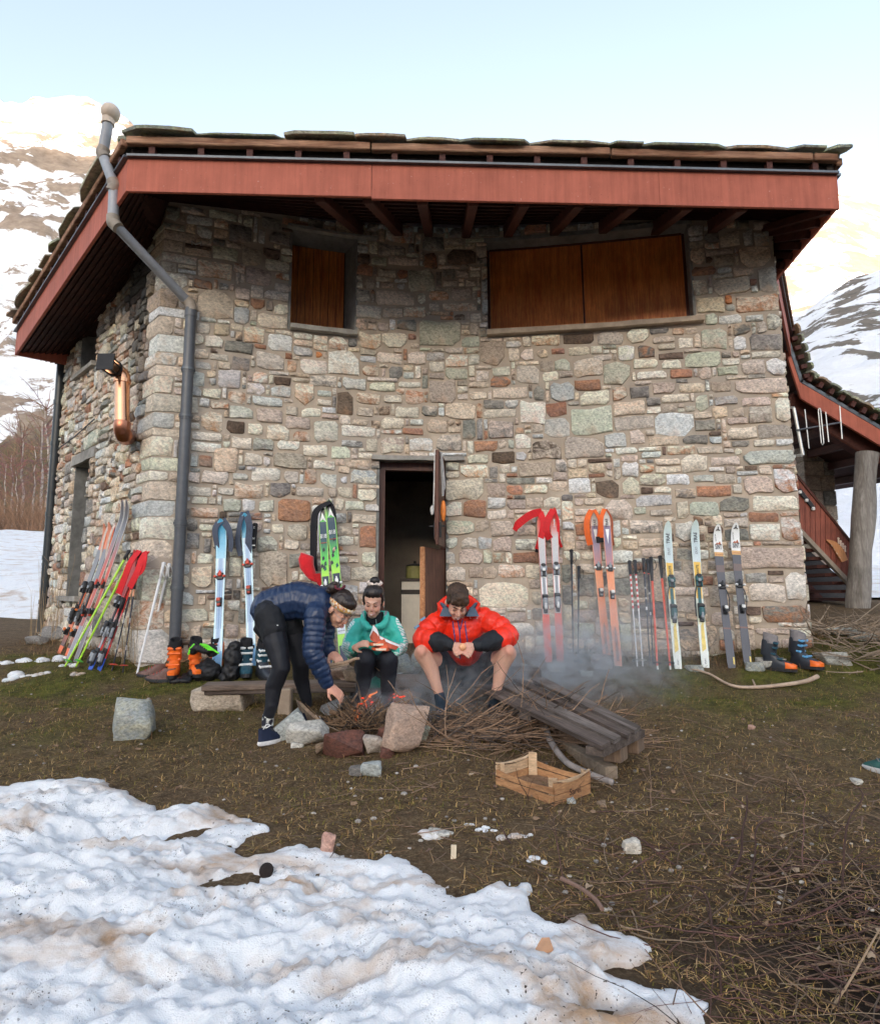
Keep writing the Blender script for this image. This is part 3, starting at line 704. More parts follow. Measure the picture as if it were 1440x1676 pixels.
LINT = [ln(OP_W1, 0.10, 0.26, 0.04, OP_W1[3] + 0.0), ln(OP_W1, 0.02, 0.02, -0.0, OP_W1[2]), ln(OP_W2, 0.02, 0.06, 0.03, OP_W2[3]), (OP_W2[0] - 0.02, OP_W2[1] + 0.06, OP_W2[2] - 0.06, OP_W2[2]),
  (OP_W1[0] - 0.02, OP_W1[1] + 0.02, OP_W1[2] - 0.055, OP_W1[2]), ln(OP_D, 0.08, 0.22, 0.06, OP_D[3]), ln(OP_L2, 0.05, 0.3, 0.14, OP_L2[3])]
rng = np.random.RandomState(21)
tr_sz = []
for (a, b, c, d, k) in TR:
 p = wall_sz((a + c) / 2, (b + d) / 2); q = wall_sz(c, (b + d) / 2); r_ = wall_sz((a + c) / 2, b)
 hw = abs(q[0] - p[0]); hh = abs(r_[1] - p[1])
 tr_sz.append((p[0] - hw, p[0] + hw, p[1] - hh, p[1] + hh, k))
QS = [s for s in tr_sz if s[0] < 0.02]
lay = []
quoins = []
zq = 0.12; kq = 0
while zq < 4.85:
 h = float(rng.uniform(0.10, 0.27)) * (1.25 if zq < 2.0 else 0.85)
 wl, wr = (float(rng.uniform(0.16, 0.28)), float(rng.uniform(0.26, 0.46))) if kq % 2 else (float(rng.uniform(0.30, 0.46)), float(rng.uniform(0.12, 0.26)))
 col_ = 'wltwgmwtlwc'[rng.randint(11)]
 quoins.append((-wl, wr, zq, min(zq + h, 4.88), col_)); zq += h; kq += 1
nq = len(quoins)
CELLTOP = 5.3
lay = stone_layout(S_LEFT, S_RIGHT, quoins + [s for s in tr_sz if s[1] > 0.1], rng)
lay_r = stone_layout(S_RIGHT, S_END, [], rng)
def stone_geo(s0_, s1_, z0_, z1_, key, rg, depth=0.032, rough=0.006):
 """one stone: bevelled cushion with an uneven outline and face"""
 g = 0.0085; s0_ += g; s1_ -= g; z0_ += g * 0.9; z1_ -= g * 0.9
 w, h = s1_ - s0_, z1_ - z0_; cs, cz = (s0_ + s1_) / 2, (z0_ + z1_) / 2
 nx_ = 3 if w > 0.16 else 2; pts = []
 j = min(w, h)
 ch = [(rg.uniform(0.03, 0.14) if rg.rand() < 0.65 else rg.uniform(0.15, 0.42)) * j for _ in range(4)]
 def jt(): return rg.uniform(-1, 1) * j * 0.095
 wraps = s0_ < -0.05 and s1_ > 0.05
 pts.append([s0_ + ch[0], z0_ + jt()]);
 if wraps: pts.append([0.0, z0_ + jt() * .3])
 elif nx_ == 3: pts.append([cs + jt(), z0_ + jt()])
 pts.append([s1_ - ch[1], z0_ + jt()]); pts.append([s1_ + jt() * .4, z0_ + ch[1] * .9]); pts.append([s1_ + jt() * .4, z1_ - ch[2] * .9]); pts.append([s1_ - ch[2], z1_ + jt()])
 if wraps: pts.append([0.0, z1_ + jt() * .3])
 elif nx_ == 3: pts.append([cs + jt(), z1_ + jt()])
 pts.append([s0_ + ch[3], z1_ + jt()]); pts.append([s0_ + jt() * .4, z1_ - ch[3] * .9]); pts.append([s0_ + jt() * .4, z0_ + ch[0] * .9])
 n = len(pts); P_ = np.array(pts); C = np.array([0.0 if wraps else cs, cz])
 if wraps: C = np.array([cs, cz])
 dep = depth * rg.uniform(0.45, 1.15) * (0.6 if wraps else 1); b1 = min(0.006, j * 0.05); vs, fs = [], []
 def shrink(p, am):
  q = p - C; L = np.array([w / 2, h / 2]); f = 1 - am / np.maximum(L, 0.02); r = C + q * f
  if wraps and abs(p[0]) < 1e-6: r[0] = 0.0
  return r
 tilt = (rg.uniform(-.02, .02) * 1.0, rg.uniform(-.03, .03))
 for k, (am, d) in enumerate(((0.0, -0.03), (0.0, dep * 0.55), (b1, dep))):
  for p in P_:
   q = shrink(p, am); dd = d + (rg.uniform(-1, 1) * rough + (q[0] - cs) * tilt[0] + (q[1] - cz) * tilt[1] if k == 2 else 0)
   if wraps and abs(q[0]) < 1e-6:
    v_ = W(0, q[1], 0) + (wn_(-0.1) + wn_(0.1)).normalized() * max(dd, -0.02) * 1.0
   else: v_ = W(q[0], q[1], dd)
   vs.append(v_)
 for k in range(2):
  for i in range(n): a = k * n; fs.append((a + i, a + (i + 1) % n, a + n + (i + 1) % n, a + n + i))
 if wraps:
  ib = [i for i in range(n) if abs(P_[i][0]) < 1e-6]; i0, i1 = ib
  fs.append(tuple(2 * n + i for i in range(i0, i1 + 1))); fs.append(tuple([2 * n + i for i in range(i1, n)] + [2 * n + i for i in range(0, i0 + 1)]))
 else:
  c2 = (rg.uniform(-.2, .2) * w, rg.uniform(-.2, .2) * h)
  vs.append(W(cs + c2[0], cz + c2[1], dep + rg.uniform(0.0, 2.2) * rough + 0.002)); e = len(vs) - 1
  for i in range(n): fs.append((2 * n + i, 2 * n + (i + 1) % n, e))
 base = PAL[key]; base = tuple(tuple(x + (sum(b) / 3 - x) * 0.10 for x in b) for b in base); va = rg.uniform(0.78, 1.2); hu = np.array([rg.uniform(0.95, 1.06), 1.0, rg.uniform(0.94, 1.05)])
 c1 = np.array(base[0]) * va * hu; c2_ = np.array(base[1]) * va * hu
 if rg.rand() < 0.25: c2_ = np.array(PAL['rcdptm'[rg.randint(6)]][0]) * rg.uniform(.8, 1.1)
 so = soot(cs, cz)
 wm = np.array([1.17, 1.14, 1.10]); return vs, fs, np.clip(c1 * wm, 0, .78), np.clip(c2_ * wm, 0, .78), so
def pix_area(s):
 s0_, s1_, z0_, z1_ = s[:4]
 a = px(W(s0_, z0_)); b = px(W(s1_, z0_)); c = px(W(s1_, z1_)); d = px(W(s0_, z1_))
 q = [a, b, c, d]; return abs(sum(q[i][0] * q[(i + 1) % 4][1] - q[(i + 1) % 4][0] * q[i][1] for i in range(4))) / 2
allst = [(pix_area(s), s) for s in lay] + [(0.0, s) for s in lay_r]
allst.sort(key=lambda t: -t[0])
rest = {'v': [], 'f': [], 'c': [], 'c2': [], 'so': []}
for n_i, (ar, s) in enumerate(allst):
 far = s[1] < -0.05
 vs, fs, c1, c2, so = stone_geo(*s, rng, depth=0.034 if far else 0.022, rough=0.009 if far else 0.0055)
 if n_i < 296:
  par = wall if s[1] > 0.05 else wall_l
  c_ = sum(vs, Vector((0, 0, 0))) / len(vs)
  o = mk('stone', vs, fs, M_stone, par, True, {'col': c1, 'col2': c2, 'soot': (so, so, so)})
  off = wloc(par); me = o.data; d_ = c_ - off
  me.transform(Matrix.Translation(-d_)); o.location = d_
  if hasattr(me, 'set_sharp_from_angle'): me.set_sharp_from_angle(angle=math.radians(50))
 else:
  k = len(rest['v']); rest['v'] += vs; rest['f'] += [tuple(i + k for i in f) for f in fs]
  rest['c'] += [c1] * len(vs); rest['c2'] += [c2] * len(vs); rest['so'] += [(so, so, so)] * len(vs)
o = mk('stones', rest['v'], rest['f'], M_stone, hut, True, {'col': rest['c'], 'col2': rest['c2'], 'soot': rest['so']}); o['kind'] = 'stuff'
o.data.set_sharp_from_angle(angle=math.radians(50))
N_STONES = len(allst)
def strip_box(mb, s_a, s_b, z_a, z_b, d_a, d_b, n=4, m=0, jit=0.0, col=None):
 """a slab that follows the wall"""
 rings = []
 for i in range(n + 1):
  s = s_a + (s_b - s_a) * i / n
  j = [random.uniform(-jit, jit) for _ in range(4)]
  rings.append([W(s, z_a + j[0], d_a), W(s, z_a + j[1], d_b + j[2]), W(s, z_b + j[3], d_b + j[1]), W(s, z_b + j[2], d_a)])
 mb.loft(rings, m, col)
def reveal(op, dep, name, mt, sides=('l', 'r', 't', 'b'), wt=0.03):
 mb = MB(); s_a, s_b, z_a, z_b = op
 if 'l' in sides: strip_box(mb, s_a - wt, s_a + 0.001, z_a, z_b, -dep, 0.004, 1)
 if 'r' in sides: strip_box(mb, s_b - 0.001, s_b + wt, z_a, z_b, -dep, 0.004, 1)
 if 't' in sides: strip_box(mb, s_a - wt, s_b + wt, z_b - 0.001, z_b + 0.05, -dep, 0.006, 4)
 if 'b' in sides: strip_box(mb, s_a - wt, s_b + wt, z_a - 0.05, z_a + 0.001, -dep, 0.003, 4)
 return mb.build(name, mt, hut)
reveal(OP_W1, 0.36, 'window_reveal', M_conc); reveal(OP_W2, 0.24, 'window_reveal', M_conc)
reveal(OP_L1, 0.35, 'window_reveal', M_conc); reveal(OP_L2, 0.35, 'doorway_reveal', M_conc)
reveal(OP_D, 0.30, 'doorway_reveal', M_conc, ('l', 'r', 't'))
mb = MB(); a_, b_, z_a, z_b = OP_W1; q = [W(b_ - 0.10, 0, -0.36), W(b_ + 0.001, 0, 0.002), W(b_ + 0.001, 0, -0.36)]
mb.prism([Vector((p.x, p.y, z_a)) for p in q], (0, 0, z_b - z_a)); mb.build('splayed_jamb', M_conc, hut)
mb = MB(); strip_box(mb, OP_W1[0] - 0.06, OP_W1[1] + 0.24, OP_W1[3] + 0.004, OP_W1[3] + 0.035, -0.05, 0.075, 6, jit=0.004); mb.build('lintel', M_slabstone, hut)
mb = MB(); strip_box(mb, OP_W1[0] - 0.0, OP_W1[1] + 0.02, OP_W1[2] - 0.05, OP_W1[2] + 0.004, -0.2, 0.085, 6, jit=0.004); mb.build('window_sill', M_slabstone, hut)
mb = MB(); strip_box(mb, OP_W2[0] - 0.01, OP_W2[1] + 0.09, OP_W2[2] - 0.055, OP_W2[2] + 0.004, -0.2, 0.095, 10, jit=0.005); mb.build('window_sill', mat('warm_sill_stone', (0.36, 0.28, 0.21), 0.85, 0.3, 12, 0.4), hut)
mb = MB(); strip_box(mb, OP_W2[0] - 0.03, OP_W2[1] + 0.05, OP_W2[3] - 0.002, OP_W2[3] + 0.05, -0.12, 0.02, 10, jit=0.004); mb.build('lintel', M_conc, hut)
mb = MB(); strip_box(mb, OP_D[0] - 0.09, OP_D[1] + 0.22, OP_D[3] + 0.002, OP_D[3] + 0.052, -0.1, 0.07, 6, jit=0.005); mb.build('lintel', M_slabstone, hut)
mb = MB(); strip_box(mb, OP_L2[0] - 0.05, OP_L2[1] + 0.30, OP_L2[3] + 0.002, OP_L2[3] + 0.13, -0.1, 0.05, 6, jit=0.005); mb.build('lintel', M_slabstone, hut)
mb = MB(); strip_box(mb, OP_L1[0] - 0.05, OP_L1[1] + 0.10, OP_L1[2] - 0.06, OP_L1[2] + 0.002, -0.2, 0.09, 3, jit=0.005); mb.build('window_sill', M_slabstone, hut)
mb = MB(); strip_box(mb, OP_L2[0] - 0.1, OP_L2[1] + 0.12, OP_L2[2] - 0.03, OP_L2[2] + 0.03, -0.2, 0.10, 3, jit=0.005); mb.build('door_sill', M_slabstone, hut)
def wood_mat(name, a, b_, sc=8, rot=(0, 0, 0), stretch=(18, 18, 1.0), rough=0.45, spec=0.4, bmp=0.25):
 m, nt, b = node_mat(name); v = coords(nt, rot=rot); mp = nt.nodes.new('ShaderNodeMapping'); mp.inputs['Scale'].default_value = stretch; nt.links.new(v, mp.inputs[0]); v = mp.outputs[0]
 n1 = noise(nt, sc * 0.25, 6, 0.65, v, 0.6); n2 = noise(nt, sc * 1.5, 4, 0.6, v); n3 = noise(nt, 2.2, 4, 0.6, coords(nt))
 c = mixc(nt, ramp(nt, n1, [(0.35, 0), (0.65, 1)]), a, b_)
 c = mixc(nt, 1.0, c, ramp(nt, n2, [(0.3, 0.7), (0.7, 1.2)]), 'MULTIPLY'); c = mixc(nt, 1.0, c, ramp(nt, n3, [(0.3, 0.65), (0.7, 1.2)]), 'MULTIPLY')
 nt.links.new(c, b.inputs['Base Color']); b.inputs['Roughness'].default_value = rough; b.inputs['Specular IOR Level'].default_value = spec
 bump(nt, b, n2, bmp, 0.004); return m
M_shut = wood_mat('varnished_shutter_wood', (0.36, 0.085, 0.02), (0.72, 0.25, 0.05))
M_ply = wood_mat('varnished_plywood', (0.50, 0.12, 0.024), (0.74, 0.25, 0.055), rough=0.5)
M_fr = wood_mat('dark_red_wood', (0.075, 0.022, 0.012), (0.13, 0.040, 0.022))
w1 = MB(); strip_box(w1, OP_W1[0], OP_W1[1] - 0.10, OP_W1[2], OP_W1[3], -0.34, -0.325, 3); w1 = w1.build('shutter', M_fr, hut)
wd = (OP_W1[1] - 0.10 - OP_W1[0]); nb = 7
for k in range(nb):
 a = OP_W1[0] + 0.006 + (wd - 0.012) * k / nb; b = OP_W1[0] + 0.006 + (wd - 0.012) * (k + 1) / nb
 mb = MB(); strip_box(mb, a + 0.003, b - 0.003, OP_W1[2] + 0.01, OP_W1[3] - 0.01, -0.325, -0.308 + 0.004 * (k % 2), 1); mb.build('board', M_shut, w1)
mid = OP_W2[0] + (OP_W2[1] - OP_W2[0]) * 0.49
for (a, b) in ((OP_W2[0] + 0.035, mid - 0.012), (mid + 0.012, OP_W2[1] - 0.035)):
 mb = MB(); strip_box(mb, a, b, OP_W2[2] + 0.01, OP_W2[3] - 0.02, -0.20, -0.175, 3); mb.build('shutter', M_ply, hut)
mb = MB()
for (a, b) in ((OP_W2[0], OP_W2[0] + 0.032), (mid - 0.010, mid + 0.010), (OP_W2[1] - 0.032, OP_W2[1])): strip_box(mb, a, b, OP_W2[2], OP_W2[3], -0.23, -0.18, 1)
strip_box(mb, OP_W2[0] + 0.034, OP_W2[1] - 0.034, OP_W2[3] - 0.018, OP_W2[3], -0.23, -0.16, 5); mb.build('window_frame', M_fr, hut)
M_darkwood = mat('dark_painted_wood', (0.03, 0.025, 0.02), 0.6)
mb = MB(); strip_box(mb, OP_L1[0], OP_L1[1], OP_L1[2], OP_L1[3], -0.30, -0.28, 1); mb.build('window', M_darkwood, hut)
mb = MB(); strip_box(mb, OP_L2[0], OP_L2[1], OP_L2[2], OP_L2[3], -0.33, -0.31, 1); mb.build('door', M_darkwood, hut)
mb = MB(); zb = 0.12
strip_box(mb, OP_D[0], OP_D[0] + 0.075, zb, OP_D[3], -0.20, -0.10, 1); strip_box(mb, OP_D[1] - 0.06, OP_D[1], zb, OP_D[3], -0.20, -0.10, 1)
strip_box(mb, OP_D[0] + 0.075, OP_D[1] - 0.06, OP_D[3] - 0.09, OP_D[3], -0.20, -0.10, 1); mb.build('door_frame', M_fr, hut)
hp_ = W(OP_D[1] - 0.02, 0, -0.06)                      # hinge line
def leaf(name, z0, z1, u_edge, v_ref, wood, label, ang, width):
 d_ = Vector((math.cos(ang), math.sin(ang), 0)); nrm = Vector((-d_.y, d_.x, 0))
 mb = MB(); a = hp_ + d_ * 0.0; b = hp_ + d_ * width
 R = Matrix((d_, nrm, Vector((0, 0, 1)))).transposed()
 c = (a + b) / 2; mb.box((c.x, c.y, (z0 + z1) / 2), (width, 0.035, z1 - z0), R, 0, bev=0.006)
 o = mb.build(name, wood, hut); o['label'] = label
 k = MB()
 nb_ = 5
 for i in range(nb_):
  q = hp_ + d_ * (0.02 + (width - 0.04) * (i + .5) / nb_) - nrm * 0.024
  bb = MB(); bb.box((q.x, q.y, (z0 + z1) / 2), ((width - 0.04) / nb_ - 0.006, 0.016, z1 - z0 - 0.10), R, 0, bev=0.003); bb.build('board', wood, o)
 return o, d_, nrm, b, R
zs_ = wall_sz(722, 900)[1]
up, ud, un, ue, uR = leaf('upper_door_leaf', zs_ + 0.02, OP_D[3] + 0.02, 712, 742, M_fr, 'upper half of the stable door, swung open', math.radians(-98), 0.60)
lo, ld, ln_, le, lR = leaf('lower_door_leaf', zb + 0.02, zs_ - 0.0, 695, 897, wood_mat('worn_brown_door', (0.10, 0.045, 0.03), (0.19, 0.09, 0.06), rough=0.7), 'lower half of the stable door with a worn orange edge', math.radians(-113), 0.60)
mb = MB(); mb.box((le.x, le.y, (zb + zs_) / 2 + 0.01), (0.03, 0.05, zs_ - zb - 0.02), lR); e = mb.build('door_edge', wood_mat('worn_orange_edge', (0.42, 0.17, 0.07), (0.62, 0.30, 0.14), sc=30, stretch=(4, 4, 4), rough=0.8), lo)
mb = MB(); q = ue - ud * 0.05; mb.box((q.x, q.y, zs_ + 0.18), (0.04, 0.08, 0.16), uR); mb.bar(q + Vector((0, 0, zs_ + .22)) + un * .08, q + Vector((0, 0, zs_ + .22)) - un * .09, 0.015, 0.015); mb.build('door_lock', mat('black_iron', (0.02, 0.02, 0.022), 0.5, metal=0.6), up)
mb = MB(); ztop = OP_D[3] + 0.03; q = ue - ud * 0.03
mb.tube([q + Vector((-0.03, 0, ztop)), q + Vector((-0.035, 0, ztop - 0.3)), q + Vector((-0.04, 0, ztop - 0.62))], 0.007, 6)
mb.ball(q + Vector((-0.055, 0, ztop - 0.66)), (0.022, 0.02, 0.055), 8)
o = mb.build('rope', mat('pale_cord', (0.6, 0.58, 0.55), 0.6)); tag(o, 'thin pale rope with a white end hanging on the inner side of the open door', 'rope')
mb = MB(); q = ue - ud * 0.08
mb.tube([q + Vector((0.03, 0, ztop - .02)), q + Vector((0.05, 0, ztop - .2)), q + Vector((0.07, 0, ztop - .40)), q + Vector((0.05, 0, ztop - .5)), q + Vector((0.045, 0, ztop - .3)), q + Vector((0.03, 0, ztop - .1))], 0.014, 6)
hk = mb.build('looped_strap', mat('grey_strap', (0.35, 0.34, 0.33), 0.6)); tag(hk, 'grey strap with an orange handle hanging on the outer side of the open door', 'strap')
mb = MB(); mb.ball(q + Vector((0.055, 0, ztop - .66)), (0.03, 0.025, 0.12), 8); mb.build('handle', mat('orange_rubber', (0.75, 0.22, 0.04), 0.5), hk, smooth=True)
M_room = mat('dark_room_plaster', (0.035, 0.032, 0.035), 0.9)  # near-black wall colour carries the darkness of the unlit room
pa, pb = W(OP_D[0] - 0.5, 0, -0.31), W(OP_D[1] + 0.9, 0, -0.31)
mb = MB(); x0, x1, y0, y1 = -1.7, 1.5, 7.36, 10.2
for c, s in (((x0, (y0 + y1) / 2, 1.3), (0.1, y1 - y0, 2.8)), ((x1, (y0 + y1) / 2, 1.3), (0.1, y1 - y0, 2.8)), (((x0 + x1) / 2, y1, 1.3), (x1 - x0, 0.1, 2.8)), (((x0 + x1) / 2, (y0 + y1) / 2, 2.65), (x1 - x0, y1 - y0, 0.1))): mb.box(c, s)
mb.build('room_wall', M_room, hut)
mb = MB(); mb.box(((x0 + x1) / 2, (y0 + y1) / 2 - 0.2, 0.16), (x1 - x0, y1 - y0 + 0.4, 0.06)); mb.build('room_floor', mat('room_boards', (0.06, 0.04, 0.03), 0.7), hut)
kc = P(672, 1000, 7.80)
cab = thing('kitchen_cabinet', 'cream kitchen cabinet inside the dark doorway', 'cabinet', (kc.x + 0.25, 8.1, 0.19))
M_cab = mat('cream_laminate', (0.80, 0.73, 0.62), 0.5, 0.08); zt = P(672, 951, 7.80).z
mb = MB(); xl = P(656, 1000, 7.80).x; xr = xl + 1.0
mb.box(((xl + xr) / 2, 8.1, (0.19 + zt) / 2), (xr - xl, 0.58, zt - 0.19), bev=0.005); mb.build('body', mat('dark_carcass', (0.05, 0.04, 0.035), 0.6), cab)
mb = MB(); mb.box(((xl + xr) / 2, 8.08, zt + 0.015), (xr - xl + 0.02, 0.64, 0.03), bev=0.004); mb.build('worktop', mat('dark_worktop', (0.07, 0.05, 0.04), 0.5), cab)
zd = P(672, 966, 7.80).z; zk = P(672, 973, 7.80).z
for k in range(3):
 w_ = (xr - xl) / 3 if k else (xr - xl) / 3; a = xl + (xr - xl) * k / 3
 mb = MB(); mb.box((a + w_ / 2, 7.80, (zt + zd) / 2), (w_ - 0.01, 0.02, zt - zd - 0.01), bev=0.003); mb.build('drawer', M_cab, cab)
 mb = MB(); mb.box((a + w_ / 2, 7.80, (zk + 0.25) / 2), (w_ - 0.01, 0.02, zk - 0.25), bev=0.003); dd = mb.build('cupboard_door', M_cab, cab)
 mb = MB(); mb.box((a + w_ * (0.85 if k % 2 == 0 else .15), 7.785, zk - 0.12), (0.025, 0.02, 0.05)); mb.build('handle', mat('black_iron', (0.02, 0.02, 0.022), 0.5), dd)
pot = thing('cooking_pot', 'yellow-green cooking pot standing on the kitchen cabinet inside the door', 'pot', (xl + 0.16, 8.05, zt + 0.03))
mb = MB(); z = zt + 0.03; mb.tube([(xl + .16, 8.05, z), (xl + .16, 8.05, z + .01), (xl + .16, 8.05, z + .16), (xl + .16, 8.05, z + .165)], [0.10, .115, .115, .11], 18); mb.build('body', mat('yellow_enamel', (0.30, 0.28, 0.10), 0.4), pot, smooth=False)
mb = MB(); mb.tube([(xl + .16, 8.05, z + .165), (xl + .16, 8.05, z + .18), (xl + .16, 8.05, z + .20)], [0.12, .1, .02], 18); mb.ball((xl + .16, 8.05, z + .215), .02, 8); mb.build('lid', mat('dark_lid', (0.05, 0.05, 0.05), 0.3), pot)
mb = MB(); strip_box(mb, OP_D[0] - 0.1, OP_D[1] + 0.1, -0.1, 0.20, -0.4, 0.22, 4, jit=0.01); mb.build('doorstep', M_slabstone, hut)
mb = MB(); s_, z_ = wall_sz(321, 403); mb.tube([W(s_ - .04, z_, 0.03), W(s_ - .04, z_, .09), W(s_, z_ - .03, .10), W(s_ + .05, z_ + .01, .09), W(s_ + .05, z_ + .01, .03)], .010, 6)
mb.build('pipe_bracket', mat('galvanised', (0.5, 0.5, 0.52), 0.35, metal=0.8), hut)
# ================================================================== roof of the hut
ZE = 4.60
FL = P(207, 311, 5.70); FR = P(1375, 337, 5.92)
FL.z = FR.z = ZE
LL = Vector((-6.05, 8.85, 4.22));
def at_z(u, v, z):
 d = ray(u, v); t = (z - CH) / d.z; return Vector((0, 0, CH)) + d * t
FL = at_z(206, 312, ZE); FR = at_z(1374, 338, ZE); LL = at_z(24, 581, 4.20); BR = at_z(1270, 461, ZE)
BR2 = at_z(1309, 650, ZE - 0.25)
LB = LL + Vector((1.6, 1.3, 0.0))
M_red = mat('red_painted_fascia', (0.44, 0.128, 0.082), 0.65, 0.16, 3.5, 0.05, spec=0.2)
def _streak():
 nt = M_red.node_tree; b = nt.nodes['Principled BSDF']; l = b.inputs['Base Color'].links[0].from_socket
 n1 = noise(nt, 3.0, 5, .7, coords(nt, (6, 6, .35))); n2 = noise(nt, 45, 3, .5, coords(nt))
 c = mixc(nt, 1.0, l, ramp(nt, n1, [(.3, .80), (.7, 1.12)]), 'MULTIPLY'); c = mixc(nt, ramp(nt, n2, [(.70, 0.0), (.74, .5)]), c, (.62, .40, .34)); c = mixc(nt, ramp(nt, n2, [(.26, .5), (.30, 0.0)]), c, (.12, .04, .03)); nt.links.new(c, b.inputs['Base Color'])
_streak()
M_gut = mat('grey_gutter_trim', (0.12, 0.13, 0.14), 0.4, metal=0.5)
M_slate = stone_mat('roof_slate', 5.0)
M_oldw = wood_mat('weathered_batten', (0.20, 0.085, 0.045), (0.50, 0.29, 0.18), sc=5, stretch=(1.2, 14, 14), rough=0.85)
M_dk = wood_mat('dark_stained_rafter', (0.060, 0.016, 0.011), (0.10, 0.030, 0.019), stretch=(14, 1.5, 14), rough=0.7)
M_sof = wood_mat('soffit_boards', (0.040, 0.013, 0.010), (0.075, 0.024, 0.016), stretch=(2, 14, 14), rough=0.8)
roof = MB()
def fascia_board(a, b, h, th, name='fascia_board', mt=None, out=Vector((0, -1, 0))):
 mb = MB(); d = (b - a).normalized(); o_ = Vector((0, 0, 1)).cross(d);
 if o_.dot(out) < 0: o_ = -o_
 mb.prism([a, b, b + Vector((0, 0, h)), a + Vector((0, 0, h))], -o_ * th); return mb.build(name, mt or M_red, hut)
FH = 0.325
def lerp(a, b, t): return a + (b - a) * t
def at_u(a, b, u):
 lo, hi = 0.0, 1.0
 for _ in range(30):
  m_ = (lo + hi) / 2
  if px(lerp(a, b, m_))[0] < u: lo = m_
  else: hi = m_
 return lo
t1 = at_u(FL, FR, 608); t2 = at_u(FL, FR, 1080)
dn = Vector((0, 0, -0.02))
fascia_board(FL, lerp(FL, FR, t1 - .0006), FH, 0.03); fascia_board(lerp(FL, FR, t1) + dn, lerp(FL, FR, t2 - .0004) + dn, FH + 0.02, 0.03); fascia_board(lerp(FL, FR, t2) + dn, FR + dn, FH + 0.02, 0.03)
fascia_board(LL, FL + Vector((-0.004, 0.004, 0)), FH, 0.03, out=Vector((-1, -1, 0))); fascia_board(BR, FR, FH, 0.03, out=Vector((1, 0, 0)))
fascia_board(BR2, BR, FH, 0.03, out=Vector((1, 0, 0)))
fascia_board(LL, LB, FH, 0.03, out=Vector((-1, 1, 0)))
def along(a, b, off, z):                                 # offset line outward, raised
 return a + off + Vector((0, 0, z)), b + off + Vector((0, 0, z))
for (a, b, out) in ((FL, FR, Vector((0, -1, 0))), (LL, FL, Vector((-0.7, -0.7, 0))), (FR, BR, Vector((1, 0, 0))), (BR, BR2, Vector((0.8, -0.5, 0)))):
 mb = MB(); p, q = along(a, b, out * 0.012, FH + 0.012); mb.bar(p, q, 0.055, 0.022); mb.build('metal_drip_edge', M_gut, hut)
FO = Vector((0, -1, 0)); LO = Vector((-0.72, -0.69, 0)); RO = Vector((1, -0.1, 0))
edges = [(FL, FR, FO, 15), (LL, FL, LO, 13), (FR, BR, RO, 3), (BR, BR2, Vector((0.84, -0.54, 0)), 8)]
for (a, b, o_, n) in edges:
 L = (b - a).length
 mb = MB(); p, q = along(a, b, o_ * -0.06, FH + 0.075); mb.bar(p, q, 0.05, 0.09); mb.build('gap_shade_board', mat('shadow_board', (0.035, 0.025, 0.02), 0.9), hut)  # near-black filler stands for the shade in the eaves gap
 for k in range(n):
  t = (k + .5) / n; p = lerp(a, b, t) + o_ * 0.005 + Vector((0, 0, FH + 0.065)); d = (b - a).normalized()
  mb = MB(); mb.bar(p - d * 0.028, p + d * 0.028, 0.05, 0.085); mb.build('bracket', M_dk, hut)  # brackets take the dark wood to read as shade under the slates
 k = 0; t = 0.0
 while t < 1.0:
  t_n = min(1.0, t + random.uniform(1.2, 2.4) / L)
  p = lerp(a, b, t) + o_ * 0.035 + Vector((0, 0, FH + 0.145 + random.uniform(-.008, .008))); q = lerp(a, b, t_n - 0.002) + o_ * 0.035 + Vector((0, 0, FH + 0.145 + random.uniform(-.008, .008)))
  mb = MB(); mb.bar(p, q, 0.06, 0.075, bev=0.008); mb.build('eaves_batten', M_oldw, hut); t = t_n
def soffit(a, b, sa, sb, n, nb, name):
 """ruled surface split in boards running with the eave"""
 for k in range(nb):
  f0, f1 = k / nb, (k + 0.96) / nb; mb = MB(); rings = []
  for i in range(n + 1):
   t = i / n; p = lerp(a, b, t) + Vector((0, 0, 0.03)); s = sa + (sb - sa) * t; w = W(s, wtop(s) + 0.06, -0.05)
   f0_ = f0 if k else 0.05; u_, v_ = lerp(p, w, f0_) + Vector((0, 0, -.012)), lerp(p, w, f1) + Vector((0, 0, .012)); up_ = Vector((0, 0, 0.025))
   rings.append([u_, v_, v_ + up_, u_ + up_])
  mb.loft(rings); mb.build(name, M_sof, hut)
 mb = MB(); rings = []
 for i in range(n + 1):
  t = i / n; p = lerp(a, b, t) + Vector((0, 0, 0.10)); s = sa + (sb - sa) * t; w = W(s, wtop(s) + 0.10, -0.15); p = lerp(p, w, 0.06)
  rings.append([p, w, w + Vector((0, 0, .02)), p + Vector((0, 0, .02))])
 mb.loft(rings); mb.build('roof_decking', M_sof, hut)
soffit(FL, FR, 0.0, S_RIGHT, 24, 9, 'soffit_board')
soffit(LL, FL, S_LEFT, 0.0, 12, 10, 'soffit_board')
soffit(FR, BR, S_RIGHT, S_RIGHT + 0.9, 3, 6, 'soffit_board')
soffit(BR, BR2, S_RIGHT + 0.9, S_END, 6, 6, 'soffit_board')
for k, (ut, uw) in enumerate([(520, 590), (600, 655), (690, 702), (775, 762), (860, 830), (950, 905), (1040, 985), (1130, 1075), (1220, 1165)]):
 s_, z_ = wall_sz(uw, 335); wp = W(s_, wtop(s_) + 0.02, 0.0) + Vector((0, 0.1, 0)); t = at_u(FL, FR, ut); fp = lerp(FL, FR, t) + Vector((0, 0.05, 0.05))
 mb = MB(); mb.bar(fp + Vector((0, 0, -0.0)), wp + Vector((0, 0, -0.02)), 0.10, 0.15, bev=0.008); mb.build('rafter', M_dk, hut)
